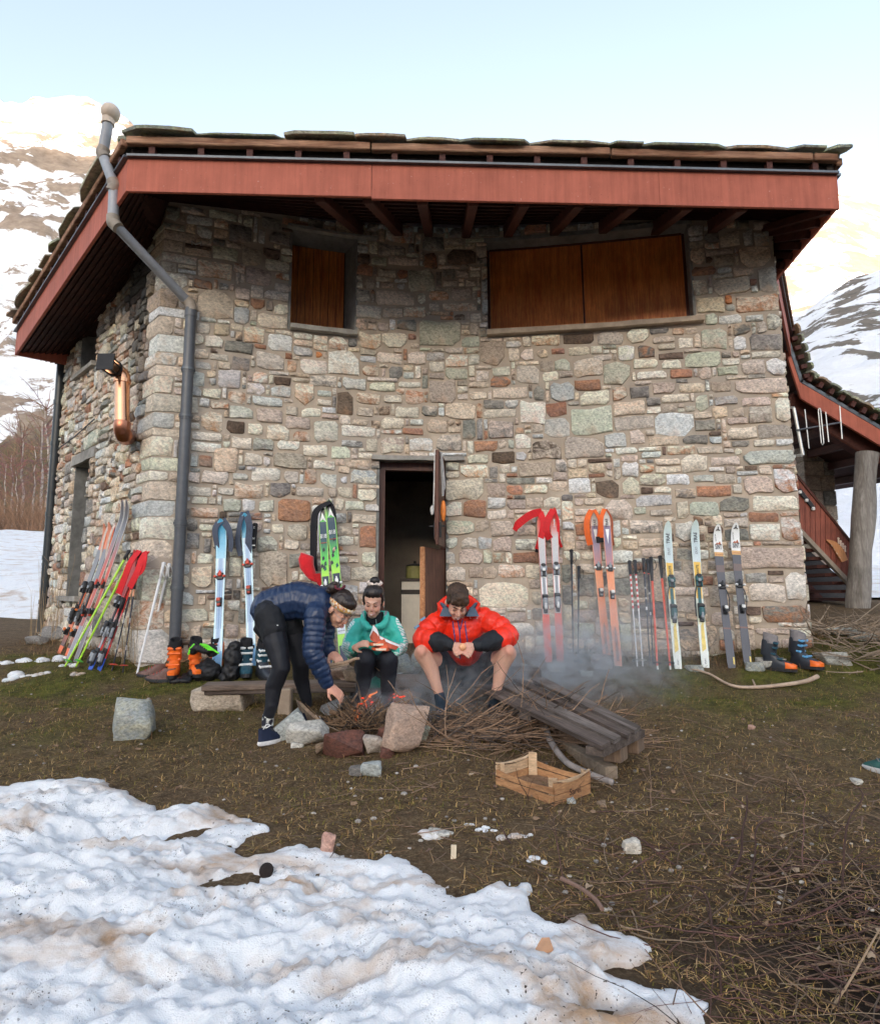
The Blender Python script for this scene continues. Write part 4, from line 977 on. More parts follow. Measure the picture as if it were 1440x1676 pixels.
for k in range(0):
 t = (k + .5) / 9; s = S_LEFT * (1 - t) * 1.0; fp = lerp(LL, FL, t) + Vector((0.05, 0.05, 0.05)); wp = W(s, wtop(s) + 0.0, -0.1)
 mb = MB(); mb.bar(fp, wp, 0.09, 0.09, bev=0.006); mb.build('rafter', M_dk, hut)
for k in range(7):
 t = (k + .5) / 7; fp = lerp(FR, BR, t) + Vector((-0.05, 0, 0.03)); wp = W(S_RIGHT + 0.9 * t, wtop(S_RIGHT) - 0.02, -0.1)
 mb = MB(); mb.bar(fp, wp, 0.07, 0.07); mb.build('rafter', M_dk, hut)
CEN = Vector((-0.6, 10.0, 0))
def slab(mb, c, dx, dy, nrm, w, d, th, rg):
 n = 15; pts = []
 for i in range(n):
  a = 2 * math.pi * (i + rg.uniform(-.35, .35)) / n; sx, sy = math.cos(a), math.sin(a)
  k = 1.0 / max(abs(sx), abs(sy)); k = (1 + (k - 1) * 0.85) * rg.uniform(.95, 1.02)
  pts.append((sx * k * w / 2, sy * k * d / 2))
 bot = [c + dx * x + dy * y for x, y in pts]; top = [p + nrm * th * rg.uniform(.8, 1.15) for p in bot]; mid_ = [c + (p - c) * 0.93 + nrm * th * 1.25 for p in bot]
 e = len(mb.v); mb.add(bot + top + mid_, [tuple(range(n - 1, -1, -1))] + [(i, (i + 1) % n, n + (i + 1) % n, n + i) for i in range(n)] + [(n + i, n + (i + 1) % n, 2 * n + (i + 1) % n, 2 * n + i) for i in range(n)] + [tuple(range(2 * n, 3 * n))])
rg = random.Random(5); slabs = []
SLC = [((0.42, 0.38, 0.30), (0.50, 0.50, 0.34)), ((0.34, 0.31, 0.26), (0.46, 0.30, 0.17)), ((0.27, 0.28, 0.24), (0.42, 0.45, 0.28)), ((0.38, 0.37, 0.32), (0.27, 0.32, 0.18))]
PITCH = math.radians(24)
def slab_edge(a, b, out, pitch_in, rows):
 d = (b - a).normalized(); L = (b - a).length; inn = -out.normalized(); inn = (inn - d * inn.dot(d)).normalized()
 up = (inn * math.cos(pitch_in) + Vector((0, 0, 1)) * math.sin(pitch_in)); nr = d.cross(up); nr = nr if nr.z > 0 else -nr
 for r in range(rows):
  x = -0.08 if r == 0 else -rg.uniform(0, .3)
  while x < L + 0.02:
   w = rg.uniform(0.28, 0.95) if r == 0 else rg.uniform(0.35, 0.8); w = min(w, L + (0.12 if r == 0 else -.02) - x)
   if w < 0.12: break
   dp = rg.uniform(0.5, 0.7)
   c = a + d * (x + w / 2) + out.normalized() * 0.10 + Vector((0, 0, FH + 0.19)) + up * (dp / 2 + r * 0.36 - rg.uniform(0, .05)) + nr * (0.022 * r + rg.uniform(0, .01) + (rg.random() < 0.25) * 0.015 * (r > 0))
   if (r > 0 or out.y > -.9) and c.z + .05 > ZE + FH + 0.19 + (c.y - dp * 0.0 - 5.65) * math.tan(PITCH) and out.y > -0.9: x += w * .95; continue
   th = rg.uniform(0.014, 0.028) if r == 0 else rg.uniform(0.02, 0.04)
   tl = Matrix.Rotation(rg.uniform(-.05, .03), 3, d)
   mb = MB(); slab(mb, c, d, tl @ up, tl @ nr, w * (1.03 if r == 0 else 1.1), dp, th, rg); slabs.append((mb, px(c)))
   x += w * (0.99 if r == 0 else 0.95)
slab_edge(FL, FR, FO, PITCH, 4); slab_edge(LL, FL, LO, math.radians(14), 4); slab_edge(FR, BR, RO, math.radians(14), 3)
for mb, _ in slabs:
 c = rg.choice(SLC); k = rg.uniform(.8, 1.2)
 mk('slate_slab', mb.v, mb.f, M_slate, hut, False, {'col': np.array(c[0]) * k, 'col2': np.array(c[1]) * k, 'soot': (0, 0, 0)})
for (u, w, h) in ((358, 0.42, .07), (500, .45, .08), (690, .36, .06), (820, .38, .07), (935, .42, .05), (1105, .3, .07), (1225, .45, .07), (1370, .3, .06), (235, .3, .06), (580, .3, .04), (1010, .3, .05)):
 t = at_u(FL, FR, u); c = lerp(FL, FR, t) + Vector((0, -0.05, FH + 0.205)) + Vector((0, .22, .09)); mb = MB()
 slab(mb, c, (FR - FL).normalized(), Vector((0, math.cos(PITCH), math.sin(PITCH) + rg.uniform(-.1, .1))), Vector((0, -math.sin(PITCH), math.cos(PITCH))), w, 0.30, h * 0.6, rg)
 k = rg.choice(SLC); mk('slate_slab', mb.v, mb.f, M_slate, hut, False, {'col': k[0], 'col2': k[1], 'soot': (0, 0, 0)})
apex = Vector((-0.3, 10.6, 6.9)); up_ = Vector((0, 0, FH + 0.15)); ring = [LB + up_, LL + up_, FL + up_, FR + up_, BR + up_, BR2 + up_, Vector((4.2, 13.5, ZE + .3)), Vector((-3.5, 12.6, ZE))]
mb = MB(); mb.add(ring + [apex], [(i, (i + 1) % len(ring), len(ring)) for i in range(len(ring))]); mk('roof_covering', mb.v, mb.f, M_slate, hut, False, {'col': (0.2, 0.2, 0.17), 'col2': (0.28, 0.28, 0.2), 'soot': (0, 0, 0)})
# ================================================================== pipes
M_pipe = mat('grey_pipe', (0.21, 0.225, 0.245), 0.38, 0.12, 30, 0.03, spec=0.5)
M_pipel = mat('pale_grey_pipe', (0.34, 0.355, 0.385), 0.35, 0.12, 30, 0.03, spec=0.5)
M_pped = mat('dark_grey_pipe', (0.085, 0.09, 0.10), 0.38, 0.2, 20, 0.03, spec=0.5)
M_joint = mat('tape_joint', (0.30, 0.25, 0.20), 0.5)
pt = P(285, 1060, 6.10)
D = thing('drainpipe', 'grey drainpipe bending down from a pale ball cowl above the roof edge', 'drainpipe', (pt.x, pt.y, 0.1))
wp = wall_sz(313, 510); w2 = wall_sz(286, 1050)
e1 = P(313, 503, W(*wp).y - 0.12); e2 = P(285, 1070, W(*w2).y - 0.12)
pts1 = [P(177, 200, 5.45), P(169, 246, 5.5)]; pts2 = [P(168, 252, 5.5), P(186, 300, 5.48)]; pts3 = [P(187, 306, 5.48), P(185, 358, 5.5)]; pts4 = [P(188, 367, 5.5), P(306, 492, e1.y + 0.0)]
rp = 0.048
for nm, pp, mt_ in (('pipe_section', pts1, M_pipel), ('pipe_section', pts2, M_pipel), ('pipe_section', pts3, M_pipel), ('pipe_section', pts4, M_pipel)):
 mb = MB(); mb.tube(pp, rp, 16); smooth_by_angle(mb.build(nm, mt_, D))
mb = MB(); mb.tube([e1, lerp(e1, e2, .5), e2], 0.056, 18); smooth_by_angle(mb.build('downpipe', M_pped, D))
for a, m_, b in ((pts1[1], P(167, 250, 5.5), pts2[0]), (pts2[1], P(188, 304, 5.48), pts3[0]), (pts3[1], P(185, 364, 5.5), pts4[0]), (pts4[1], P(311, 496, e1.y), e1)):
 mb = MB(); d1 = (m_ - a).normalized(); d2 = (b - m_).normalized()
 mb.tube(catmull([a - d1 * .03, a, m_, b, b + d2 * .05], 4), rp + 0.009, 16); smooth_by_angle(mb.build('elbow', M_joint, D))
for t in (0.0, 0.17, 0.31, 0.62, 0.80):
 q = lerp(e1, e2, t + .02); d = (e2 - e1).normalized(); mb = MB(); mb.tube([q - d * .035, q + d * .035], 0.062, 18); mb.build('pipe_collar', M_pped, D)
 if t > 0.1: mb = MB(); mb.tube([q - d * .012, q + d * .012], 0.070, 18); mb.bar(q, q + Vector((0, .14, 0)), .02, .02); mb.build('pipe_bracket', M_gut, D)
mb = MB(); bc = P(181, 184, 5.45); mb.ball(bc, 0.085, 20);
for v_i in range(len(mb.v)):
 x, y, z = mb.v[v_i]; a = math.atan2(y - bc.y, x - bc.x); k = 1 + 0.035 * math.sin(9 * a); mb.v[v_i] = (bc.x + (x - bc.x) * k, bc.y + (y - bc.y) * k, z)
smooth_by_angle(mb.build('ball_cowl', mat('cream_cowl', (0.62, 0.50, 0.40), 0.6, 0.2, 8, 0.2), D), 60)
mb = MB(); mb.tube([pts1[0] + Vector((0, 0, -.02)), pts1[0] + Vector((0, 0, .04))], 0.058, 16); mb.build('cowl_collar', mat('cream_cowl', (0.62, 0.50, 0.40)), D)
b1 = at_z(106, 572, 4.42); b2 = Vector((b1.x * 1.0, b1.y, 0.2)); b2 = P(69, 1034, 8.72); b1 = P(103, 570, 8.72)
D2 = thing('drainpipe', 'straight black drainpipe at the far end of the left wall', 'drainpipe', tuple(b2))
mb = MB(); mb.tube([b1, lerp(b1, b2, .5), b2], 0.062, 14); smooth_by_angle(mb.build('downpipe', mat('black_pipe', (0.025, 0.03, 0.033), 0.35, spec=0.5), D2))
for t in (.2, .35, .6, .75, .9): q = lerp(b1, b2, t); d = (b2 - b1).normalized(); mb = MB(); mb.tube([q - d * .03, q + d * .03], .07, 14); mb.build('pipe_collar', mat('black_pipe', (0.025, 0.03, 0.033)), D2)
def on_left(u, v, d):
 """point d metres out of the left wall seen at the pixel"""
 s, z = wall_sz(u, v, True)
 for _ in range(6):
  p = W(s, z, d); uu, vv = px(p); s2, z2 = wall_sz(u - (uu - u) if False else u, v, True)
  s += (u - uu) / FPX * 9.5; z += (vv - v) / FPX * 6.8
 return W(s, z, d), s, z
M_cop = mat('copper', (0.72, 0.36, 0.20), 0.22, 0.12, 8, 0.02, metal=1.0); M_cop2 = mat('dull_copper', (0.42, 0.17, 0.10), 0.3, metal=1.0)
f0, _, _ = on_left(212, 712, 0.0); f1, _, _ = on_left(206, 716, 0.18); f2, _, _ = on_left(201, 700, 0.24); f3, _, _ = on_left(201, 624, 0.24); f4, _, _ = on_left(196, 610, .27); f5, _, _ = on_left(186, 602, .36)
F = thing('flue_pipe', 'copper flue pipe with a black cap on the sooty left wall', 'flue', tuple(f0))
mb = MB(); mb.tube([f2, lerp(f2, f3, .5), f3], 0.072, 18); smooth_by_angle(mb.build('pipe', M_cop, F))
mb = MB(); mb.tube(catmull([f0, f1, f2 - Vector((0, 0, .02)), f2 + Vector((0, 0, .05))], 3), 0.082, 18); smooth_by_angle(mb.build('elbow', M_cop2, F), 20)
mb = MB(); mb.tube(catmull([f3 - Vector((0, 0, .03)), f3 + Vector((0, 0, .05)), f4, f5], 3), 0.076, 18); smooth_by_angle(mb.build('elbow', M_cop, F), 20)
mb = MB(); mb.tube([f3 - Vector((0, 0, .02)), f3 + Vector((0, 0, .02))], .085, 18); mb.build('flue_collar', M_cop, F)
ax = (f5 - f4).normalized(); c0 = f5; c1 = f5 + ax * .13
R = ax.to_track_quat('Z', 'Y').to_matrix(); mb = MB(); M_blk = mat('black_iron', (0.02, 0.02, 0.022), 0.5)
for k in range(6):
 a = k * math.pi / 3; o_ = R @ Vector((math.cos(a), math.sin(a), 0)); mb.tube([c0 - ax * .03 + o_ * .075, c1 + o_ * .082], .010, 5)
mb.box(c1, (.17, .17, .015), R); mb.tube([c0 - ax * .04, c0 - ax * .015], .088, 14); mb.build('flue_cap', M_blk, F)
mb = MB(); q0, _, _ = on_left(96, 735, .05); q1, _, _ = on_left(155, 686, .05); mb.tube([q0, lerp(q0, q1, .5) - Vector((0, 0, .02)), q1], .009, 5); o = mb.build('cable', mat('black_cable', (0.02, 0.02, 0.02), 0.5)); tag(o, 'thin dark cable strung across the left wall', 'cable')
# ================================================================== covered stair at the right end of the hut
YP = 9.2
def pq(u, v, y=YP): return P(u, v, y)
porch = thing('stair_porch', 'covered outdoor stair with a log post and red boards right of the hut', 'porch', tuple(P(1405, 1012, YP) * 1))
A1, A2, A3 = P(1262, 505, 8.9), P(1311, 652, 9.0), P(1560, 800, 9.0)
back = Vector((0.15, 3.4, 0.25))
def pb(a, b, h, th, nm, mt_):
 mb = MB(); mb.prism([a, b, b + Vector((0, 0, h)), a + Vector((0, 0, h))], (0, th, 0)); return mb.build(nm, mt_, porch)
pb(P(1281, 560, 9.0), A2, 0.24, 0.04, 'fascia_board', M_red); pb(A2 + Vector((0.003, 0, 0)), A3, 0.25, 0.04, 'fascia_board', M_red)
rgp = random.Random(9)
def slate_run(a, b, n, lift):
 d = (b - a).normalized(); nr = Vector((-d.z, 0, d.x)); nr = nr if nr.z > 0 else -nr
 mb = MB(); mb.prism([a + nr * (lift - .05), b + nr * (lift - .05), b + nr * lift, a + nr * lift], (0, 0.05, 0)); mb.build('metal_drip_edge', M_gut, porch)
 L = (b - a).length
 for k in range(n):
  q = lerp(a, b, (k + .5) / n) + nr * (lift + .05); mb = MB(); mb.bar(q - d * .03, q + d * .03, 0.10, .09); mb.build('bracket', M_dk, porch)
  m2 = lerp(a, b, (k + .5) / n) + nr * (lift + .115) + Vector((0, .2, 0)); w = L / n
  for j in range(3):
   mb = MB(); slab(mb, m2 + Vector((0, .45 * j, 0.0)) + nr * (.01 * j + rgp.uniform(0, .02)), d, Vector((0, 1, .05)), nr, w * 1.05, .6, .035, rgp)
   kc_ = rgp.choice(SLC); mk('slate_slab', mb.v, mb.f, M_slate, porch, False, {'col': np.array(kc_[0]) * .8, 'col2': np.array(kc_[1]) * .8, 'soot': (0, 0, 0)})
slate_run(P(1281, 560, 9.0) + Vector((0, 0, .24)), A2 + Vector((0, 0, .24)), 6, 0.06); slate_run(A2 + Vector((0, 0, .25)), A3 + Vector((0, 0, .25)), 14, 0.06)
mb = MB(); mb.prism([A1 + Vector((0, .05, .25)), A2 + Vector((0, .05, .25)), A3 + Vector((0, .05, .25)), A3 + Vector((0, .05, .31)), A2 + Vector((0, .05, .31)), A1 + Vector((0, .05, .31))], back); mb.build('roof_decking', M_sof, porch)
b0, b1 = P(1285, 655, 9.3), P(1470, 770, 9.3)
mb = MB(); mb.bar(b0, b1, 0.2, 0.26, bev=0.02); mb.build('beam', M_dk, porch)
b0, b1 = P(1300, 800, 11.5), P(1480, 735, 11.5)
mb = MB(); mb.prism([P(1290, 680, 11.6), P(1360, 700, 11.6), P(1500, 772, 11.6), P(1500, 790, 11.6), P(1420, 745, 11.6), P(1290, 800, 11.6)], (0, .2, 0)); mb.build('gable_boards', M_sof, porch)
for k in range(6):
 a = lerp(A2, A3, (k + .3) / 6) + Vector((0, .1, .20)); mb = MB(); mb.bar(a, a + back * .95, .1, .12); mb.build('rafter', M_dk, porch)
pt_, pb_ = P(1419, 742, YP), P(1402, 1008, YP)
M_log = wood_mat('weathered_log', (0.20, 0.175, 0.15), (0.36, 0.33, 0.30), sc=6, stretch=(9, 9, 0.8), rough=0.9, bmp=0.5)
mb = MB(); pts = [lerp(pb_, pt_, k / 10) + Vector((rgp.uniform(-.008, .008), 0, 0)) for k in range(11)]
mb.tube(pts, [0.150 + 0.01 * math.sin(k * 1.3) + (-.0) for k in range(11)], 20); smooth_by_angle(mb.build('log_post', M_log, porch))
def masonry_block(name, c, size, parent, rows, seed, cols_=('m', 'd', 't')):
 rg_ = np.random.RandomState(seed); w, d, h = size
 mb = MB(); mb.box((c[0], c[1] + .02, c[2]), (w - .03, d - .03, h - .02)); mk(name + '_core', mb.v, mb.f, M_mortar, parent, cols={'soot': (0, 0, 0)})
 for r in range(rows):
  x = -w / 2
  while x < w / 2 - .02:
   sw = min(rg_.uniform(.15, .42), w / 2 - x);
   if w / 2 - x - sw < .08: sw = w / 2 - x
   q = MB(); q.box((c[0] + x + sw / 2, c[1], c[2] - h / 2 + h * (r + .5) / rows), (sw - .015, d * rg_.uniform(.97, 1.03), h / rows - .015), Matrix.Rotation(rg_.uniform(-.02, .02), 3, 'Z'), bev=.012)
   k = cols_[rg_.randint(len(cols_))]; va = rg_.uniform(.8, 1.15)
   mk('stone', q.v, q.f, M_stone, parent, False, {'col': np.array(PAL[k][0]) * va, 'col2': np.array(PAL[k][1]) * va, 'soot': (0, 0, 0)}); x += sw
pbk = pb_ + Vector((0.12, 0.15, -.16)); mb = MB(); mb.box(pbk, (0.85, .6, .06), bev=.01);
masonry_block('post_plinth', (pb_.x + .12, pb_.y + .15, pb_.z - .19), (.75, .5, .32), porch, 2, 3)
mb = MB(); mb.box((pb_.x + .12, pb_.y + .15, pb_.z - .015), (.82, .56, .035), bev=.006); mb.build('plinth_cap', mat('dark_slab', (.10, .10, .10), .8), porch)
masonry_block('pier', (P(1325, 740, 11.2).x, 11.2, 3.0), (.55, .5, 3.2), porch, 12, 8)
YS = 9.6
top0, top1 = P(1296, 770, YS), P(1411, 912, YS)      # upper edge of the boards
bot0, bot1 = P(1296, 858, YS), P(1411, 980, YS)      # lower edge
M_rb = wood_mat('red_stained_boards', (0.22, 0.060, 0.038), (0.33, 0.10, 0.065), rough=0.65)
ext = -0.25
nbd = 17
for k in range(nbd):
 t0_, t1_ = ext + (1 - ext) * k / nbd, ext + (1 - ext) * (k + .9) / nbd
 mb = MB(); mb.prism([lerp(bot0, bot1, t0_), lerp(bot0, bot1, t1_), lerp(top0, top1, t1_), lerp(top0, top1, t0_)], (0, .03, 0)); mb.build('railing_board', M_rb, porch)
mb = MB(); mb.bar(lerp(top0, top1, ext) + Vector((0, .02, .01)), top1 + Vector((0, .02, .01)), .08, .035); mb.build('handrail', M_dk, porch)
mb = MB(); mb.bar(lerp(bot0, bot1, ext) + Vector((0, -.03, .0)), bot1 + Vector((0, -.03, .0)), .08, .06); mb.build('stringer', mat('pale_plank', (.30, .25, .20), .8), porch)
for k in range(9):
 q = lerp(bot0, bot1, (k + .5) / 9) + Vector((0, .6, -.08)); mb = MB(); mb.box(q, (.26, 1.1, .05)); mb.build('tread', M_dk, porch)
mb = MB(); mb.bar(lerp(bot0, bot1, ext) + Vector((0, 1.15, -.12)), bot1 + Vector((0, 1.15, -.12)), .06, .3); mb.build('stringer', M_dk, porch)
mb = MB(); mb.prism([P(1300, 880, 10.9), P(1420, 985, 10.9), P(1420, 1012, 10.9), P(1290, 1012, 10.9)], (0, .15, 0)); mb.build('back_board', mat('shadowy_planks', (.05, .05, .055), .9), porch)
c_ = P(1340, 1022, 9.8); masonry_block('low_wall', (c_.x + .1, 10.2, c_.z + 0.04), (1.5, .4, .22), porch, 1, 5, ('t', 'm'))
bk = P(1356, 1012, 9.5); o = thing('planter_box', 'small round wooden tub under the covered stair', 'tub', tuple(bk - Vector((0, 0, .12))))
M_tub = wood_mat('pale_tub_wood', (.34, .22, .15), (.46, .32, .22), rough=.8)
for k in range(14):
 a = 2 * math.pi * k / 14; R = Matrix.Rotation(a, 3, 'Z'); mb = MB(); mb.box(bk + R @ Vector((.16, 0, .02)), (.018, .066, .22), R, bev=.003); mb.build('stave', M_tub, o)
for z in (-.04, .08): mb = MB(); mb.tube([bk + Vector((0, 0, z)), bk + Vector((0, 0, z + .02))], .173, 18); mb.build('hoop', M_oldw, o)
def on_rail(u, v, dy=-.02): return P(u, v, YS + dy)
mb = MB(); cpts = [on_rail(1352, 884), on_rail(1364, 890), on_rail(1374, 902), on_rail(1382, 918)]; w_ = [.015, .055, .075, .05]
cp = catmull(cpts, 5); rings = []
for i, p in enumerate(cp):
 t = i / (len(cp) - 1); w = np.interp(t, [0, .35, .7, 1], [.012, .055, .08, .06]); d = (cp[min(i + 1, len(cp) - 1)] - cp[max(i - 1, 0)]).normalized(); n_ = Vector((-d.z, 0, d.x))
 rings.append([p + n_ * w * .6, p + n_ * w * .6 + Vector((0, -.03, 0)), p - n_ * w + Vector((0, -.03, 0)), p - n_ * w])
mb.loft(rings); o = mb.build('carved_sign', wood_mat('orange_wood', (.62, .26, .10), (.75, .36, .16), rough=.6)); tag(o, 'curved orange wooden plaque on the red stair boards', 'plaque')
mb = MB()
for k in range(4): q = on_rail(1361 + 4.4 * k, 893 + 6.5 * k, -.06); mb.box(q, (.03, .004, .008), Matrix.Rotation(math.radians(50), 3, 'Y'))
mb.build('lettering', mat('pale_letter', (.75, .6, .5), .7), o)
for k in range(4):
 q = on_rail(1372 + 3.6 * k, 885 + 4.4 * k, -.03); mb = MB(); mb.box(q, (.02, .012, .10)); mb.box(q + Vector((0, -.004, .03)), (.03, .012, .02)); o = mb.build('clothes_peg', mat('pale_letter', (.75, .6, .5))); tag(o, ['topmost of the four pale hooks above the orange plaque', 'second pale hook from the top above the orange plaque', 'third pale hook from the top above the orange plaque', 'lowest of the four pale hooks above the orange plaque'][k], 'hook', 'row of small hooks on the stair boards')
mb = MB(); mb.tube([on_rail(1394, 921), on_rail(1398, 945), on_rail(1405, 962)], [.03, .022, .015], 7); mb.tube([on_rail(1392, 926), on_rail(1402, 950), on_rail(1398, 935)], [.02, .02, .02], 6); o = mb.build('cloth_scrap', mat('grey_cloth', (.16, .14, .12), .9)); tag(o, 'dark bunched cloth hanging at the foot of the red stair boards', 'cloth')
def fold(a, b, lab):
 mb = MB(); d = (b - a).normalized(); mb.bar(a, b, .03, .07, bev=.01); o = mb.build('shelf_rack', mat('black_plastic', (.025, .025, .028), .4)); tag(o, lab, 'rack')
 for t in (.05, .5, .95): q = lerp(a, b, t); mb = MB(); mb.box(q + Vector((.0, -.01, -.03)), (.05, .04, .05), bev=.01); mb.build('clip', mat('white_plastic', (.8, .8, .78), .4), o)
fold(on_rail(1307, 801), on_rail(1331, 831), 'short black rack with three white clips on the upper stair boards')
an = P(1302, 660, 8.2); aer = thing('tv_aerial', 'television aerial with five upright rods beside the hut wall', 'aerial', tuple(an))
M_al = mat('aluminium', (.62, .62, .60), .35, .08, metal=.7)
m0, m1 = P(1299, 668, 8.2), P(1314, 745, 8.2); mb = MB(); mb.tube([m0, m1], .02, 8); mb.build('mast', M_al, aer)
mb = MB(); mb.tube([P(1289, 667, 8.3), P(1299, 667, 8.2)], .018, 6); mb.tube([P(1300, 746, 8.3), P(1312, 745, 8.2)], .02, 6); mb.build('wall_bracket', M_al, aer)
mb = MB(); mb.tube([P(1303, 704, 8.15), P(1377, 691, 8.3)], .012, 6); mb.build('boom', mat('dark_boom', (.12, .12, .13), .4), aer)
for (u0, v0, u1, v1) in ((1317, 670, 1324, 734), (1351, 674, 1356, 723), (1374, 664, 1378, 718)):
 mb = MB(); mb.tube([P(u0, v0, 8.2), P(u1, v1, 8.2)], .007, 6); mb.build('rod', M_al, aer)
mb = MB(); lp = [P(1339, 672, 8.2), P(1340, 668, 8.2), P(1342, 668, 8.2), P(1343, 672, 8.2), P(1348, 725, 8.2), P(1346, 728, 8.2), P(1344, 725, 8.2), P(1339, 672, 8.2)]; mb.tube(lp, .007, 6); mb.build('folded_rod', M_al, aer)
# ================================================================== skis and poles
def flat_mat(name, rough=0.35, spec=0.5): return vcol_mat(name, rough, 0.10, 90, 0.03, spec=spec)
M_ski = flat_mat('printed_ski_topsheet'); M_blkp = mat('black_plastic', (.025, .025, .028), .4); M_met = mat('bright_metal', (.6, .6, .62), .3, .08, metal=.8)
def textmesh(txt, size, org, xd, yd, mt, parent, squeeze=1.0, name='lettering'):
 cu = bpy.data.curves.new('t', 'FONT'); cu.body = txt; cu.size = 1.0; cu.align_x = 'CENTER'; cu.align_y = 'CENTER'; cu.resolution_u = 3; cu.extrude = 0.01; cu.offset = 0.012
 ob = bpy.data.objects.new('t', cu); COL.objects.link(ob); bpy.context.view_layer.update()
 me = bpy.data.meshes.new_from_object(ob.evaluated_get(bpy.context.evaluated_depsgraph_get())); bpy.data.objects.remove(ob)
 xd, yd = Vector(xd).normalized(), Vector(yd).normalized(); nd = xd.cross(yd)
 vs = [org + xd * v.co.x * size * squeeze + yd * v.co.y * size + nd * v.co.z * size * .2 for v in me.vertices]
 fs = [tuple(p.vertices) for p in me.polygons]; bpy.data.meshes.remove(me)
 return mk(name, vs, fs, mt, parent)
class Ski:
 def __init__(s, name, label, bottom, top, wv, width, stops, group=None, tipc=0.055, tipbend=0.05, edge=None, tail=0.85, cat='ski', stripes=None):
  s.b, s.t = Vector(bottom), Vector(top); s.L = (s.t - s.b).length; s.ax = (s.t - s.b).normalized()
  w = Vector(wv); s.w = (w - s.ax * w.dot(s.ax)).normalized(); s.n = s.w.cross(s.ax)
  if s.n.y > 0: s.n = -s.n
  s.W = width
  s.root = thing(name, label, cat, tuple(s.b), group)
  ts = set(np.linspace(0, 1, 25)) | set(np.linspace(.88, 1, 10))
  for t in [q[0] for q in stops]: ts |= {min(1, max(0, t - .0015)), min(1, max(0, t + .0015))}
  ts = sorted(ts); rings = []; cols = []
  for t in ts:
   hw = s.half(t); th = 0.007
   p = s.pt(t)
   c = s.colat(stops, t)
   e = edge or c; q = [(-1, 0, e), (-.72, 0, None), (-.24, 0, None), (.24, 0, None), (.72, 0, None), (1, 0, e), (1, -1, (.05, .05, .05)), (-1, -1, (.05, .05, .05))]
   rings.append([p + s.w * hw * a + s.n * (0 if d == 0 else -th) for a, d, _ in q])
   for k, (a, d, cc) in enumerate(q):
    if cc is None:
     cc = c
     if stripes and stripes[0] < t < stripes[1] and k in (2, 3): cc = stripes[2]
    cols.append(cc)
  mb = MB(); mb.loft(rings, 0, None); mb.c = cols
  s.body = mb.build('ski_body', M_ski, s.root)
  s.body.data.polygons.foreach_set('use_smooth', [False] * len(s.body.data.polygons))
  s.tipbend = tipbend
 def half(s, t):
  w = np.interp(t, [0, .04, .15, .45, .85, .93, .965, .985, 1], [.78, .86, .88, .80, 1.0, .95, .78, .55, .12]); return w * s.W / 2
 def bend(s, t): return 0.06 * max(0, (t - .86) / .14) ** 2 - 0.02 * math.sin(math.pi * t)
 def pt(s, t, d=0.0, x=0.0): return s.b + s.ax * s.L * t + s.n * (-s.bend(t) * -1 + d) + s.w * x
 def colat(s, stops, t):
  prev = stops[0]
  for st in stops:
   if st[0] <= t: prev = st
   else: break
  i = stops.index(prev)
  if len(prev) > 2 and i + 1 < len(stops):
   f = (t - prev[0]) / (stops[i + 1][0] - prev[0]); a, b = prev[1], stops[i + 1][1]
   return tuple(a[k] + (b[k] - a[k]) * f for k in range(3))
  return prev[1]
 def R(s): return Matrix((s.w, s.ax, s.n if s.w.cross(s.ax).dot(s.n) > 0 else -s.n)).transposed()
 def binding(s, t, kind, cols):
  """kind: 'alpine' (plates and housings) or 'pin' (light touring)"""
  R = s.R(); k = s.W
  m1, m2, m3 = cols
  if kind == 'alpine':
   mb = MB(); mb.box(s.pt(t, .012), (k * .70, .11, .018), R, 0, bev=.006)
   mb.box(s.pt(t + .018, .032), (k * .88, .06, .030), R, 1, bev=.01); mb.box(s.pt(t + .035, .028), (k * .6, .05, .045), R, 0, bev=.012)
   mb.box(s.pt(t - .02, .028, k * .28), (.014, .05, .03), R, 1, bev=.004); mb.box(s.pt(t - .02, .028, -k * .28), (.014, .05, .03), R, 1, bev=.004); mb.box(s.pt(t + .005, .05), (.03, .03, .012), R, 2, bev=.004)
   o = mb.build('toe_binding', [m1, m2, m3], s.root)
   u = t - .20; mb = MB(); mb.box(s.pt(u, .012), (k * .68, .16, .018), R, 0, bev=.006); mb.box(s.pt(u - .01, .035), (k * .62, .10, .05), R, 1, bev=.014); mb.box(s.pt(u + .03, .045), (k * .72, .035, .025), R, 0, bev=.01)
   mb.box(s.pt(u - .035, .05), (k * .35, .07, .03), R, 2, bev=.01); mb.box(s.pt(u - .06, .02), (k * .5, .05, .02), R, 0, bev=.006); mb.build('heel_binding', [m1, m2, m3], s.root)
   mb = MB(); mb.box(s.pt((t + u) / 2, .006), (k * .35, .12 * s.L, .006), R, 0); mb.build('brake_rail', m2, s.root)
  else:
   mb = MB(); mb.box(s.pt(t, .01), (k * .62, .07, .016), R, 0, bev=.005); mb.box(s.pt(t + .012, .026), (k * .34, .05, .02), R, 1, bev=.008); mb.box(s.pt(t - .004, .028, k * .42), (k * .28, .022, .032), R, 2, bev=.006); mb.box(s.pt(t - .004, .028, -k * .42), (k * .28, .022, .032), R, 2, bev=.006)
   mb.tube([s.pt(t + .022, .02), s.pt(t + .036, .03)], [.012, .006], 6, 1); mb.build('toe_binding', [m1, m2, m3], s.root)
   u = t - .17; mb = MB(); mb.box(s.pt(u, .01), (k * .5, .09, .014), R, 0, bev=.004); mb.tube([s.pt(u, .012), s.pt(u, .055)], .022, 10, 0); mb.box(s.pt(u + .012, .05), (k * .38, .035, .02), R, 2, bev=.006); mb.box(s.pt(u - .016, .03), (k * .3, .03, .03), R, 1, bev=.006); mb.build('heel_binding', [m1, m2, m3], s.root)
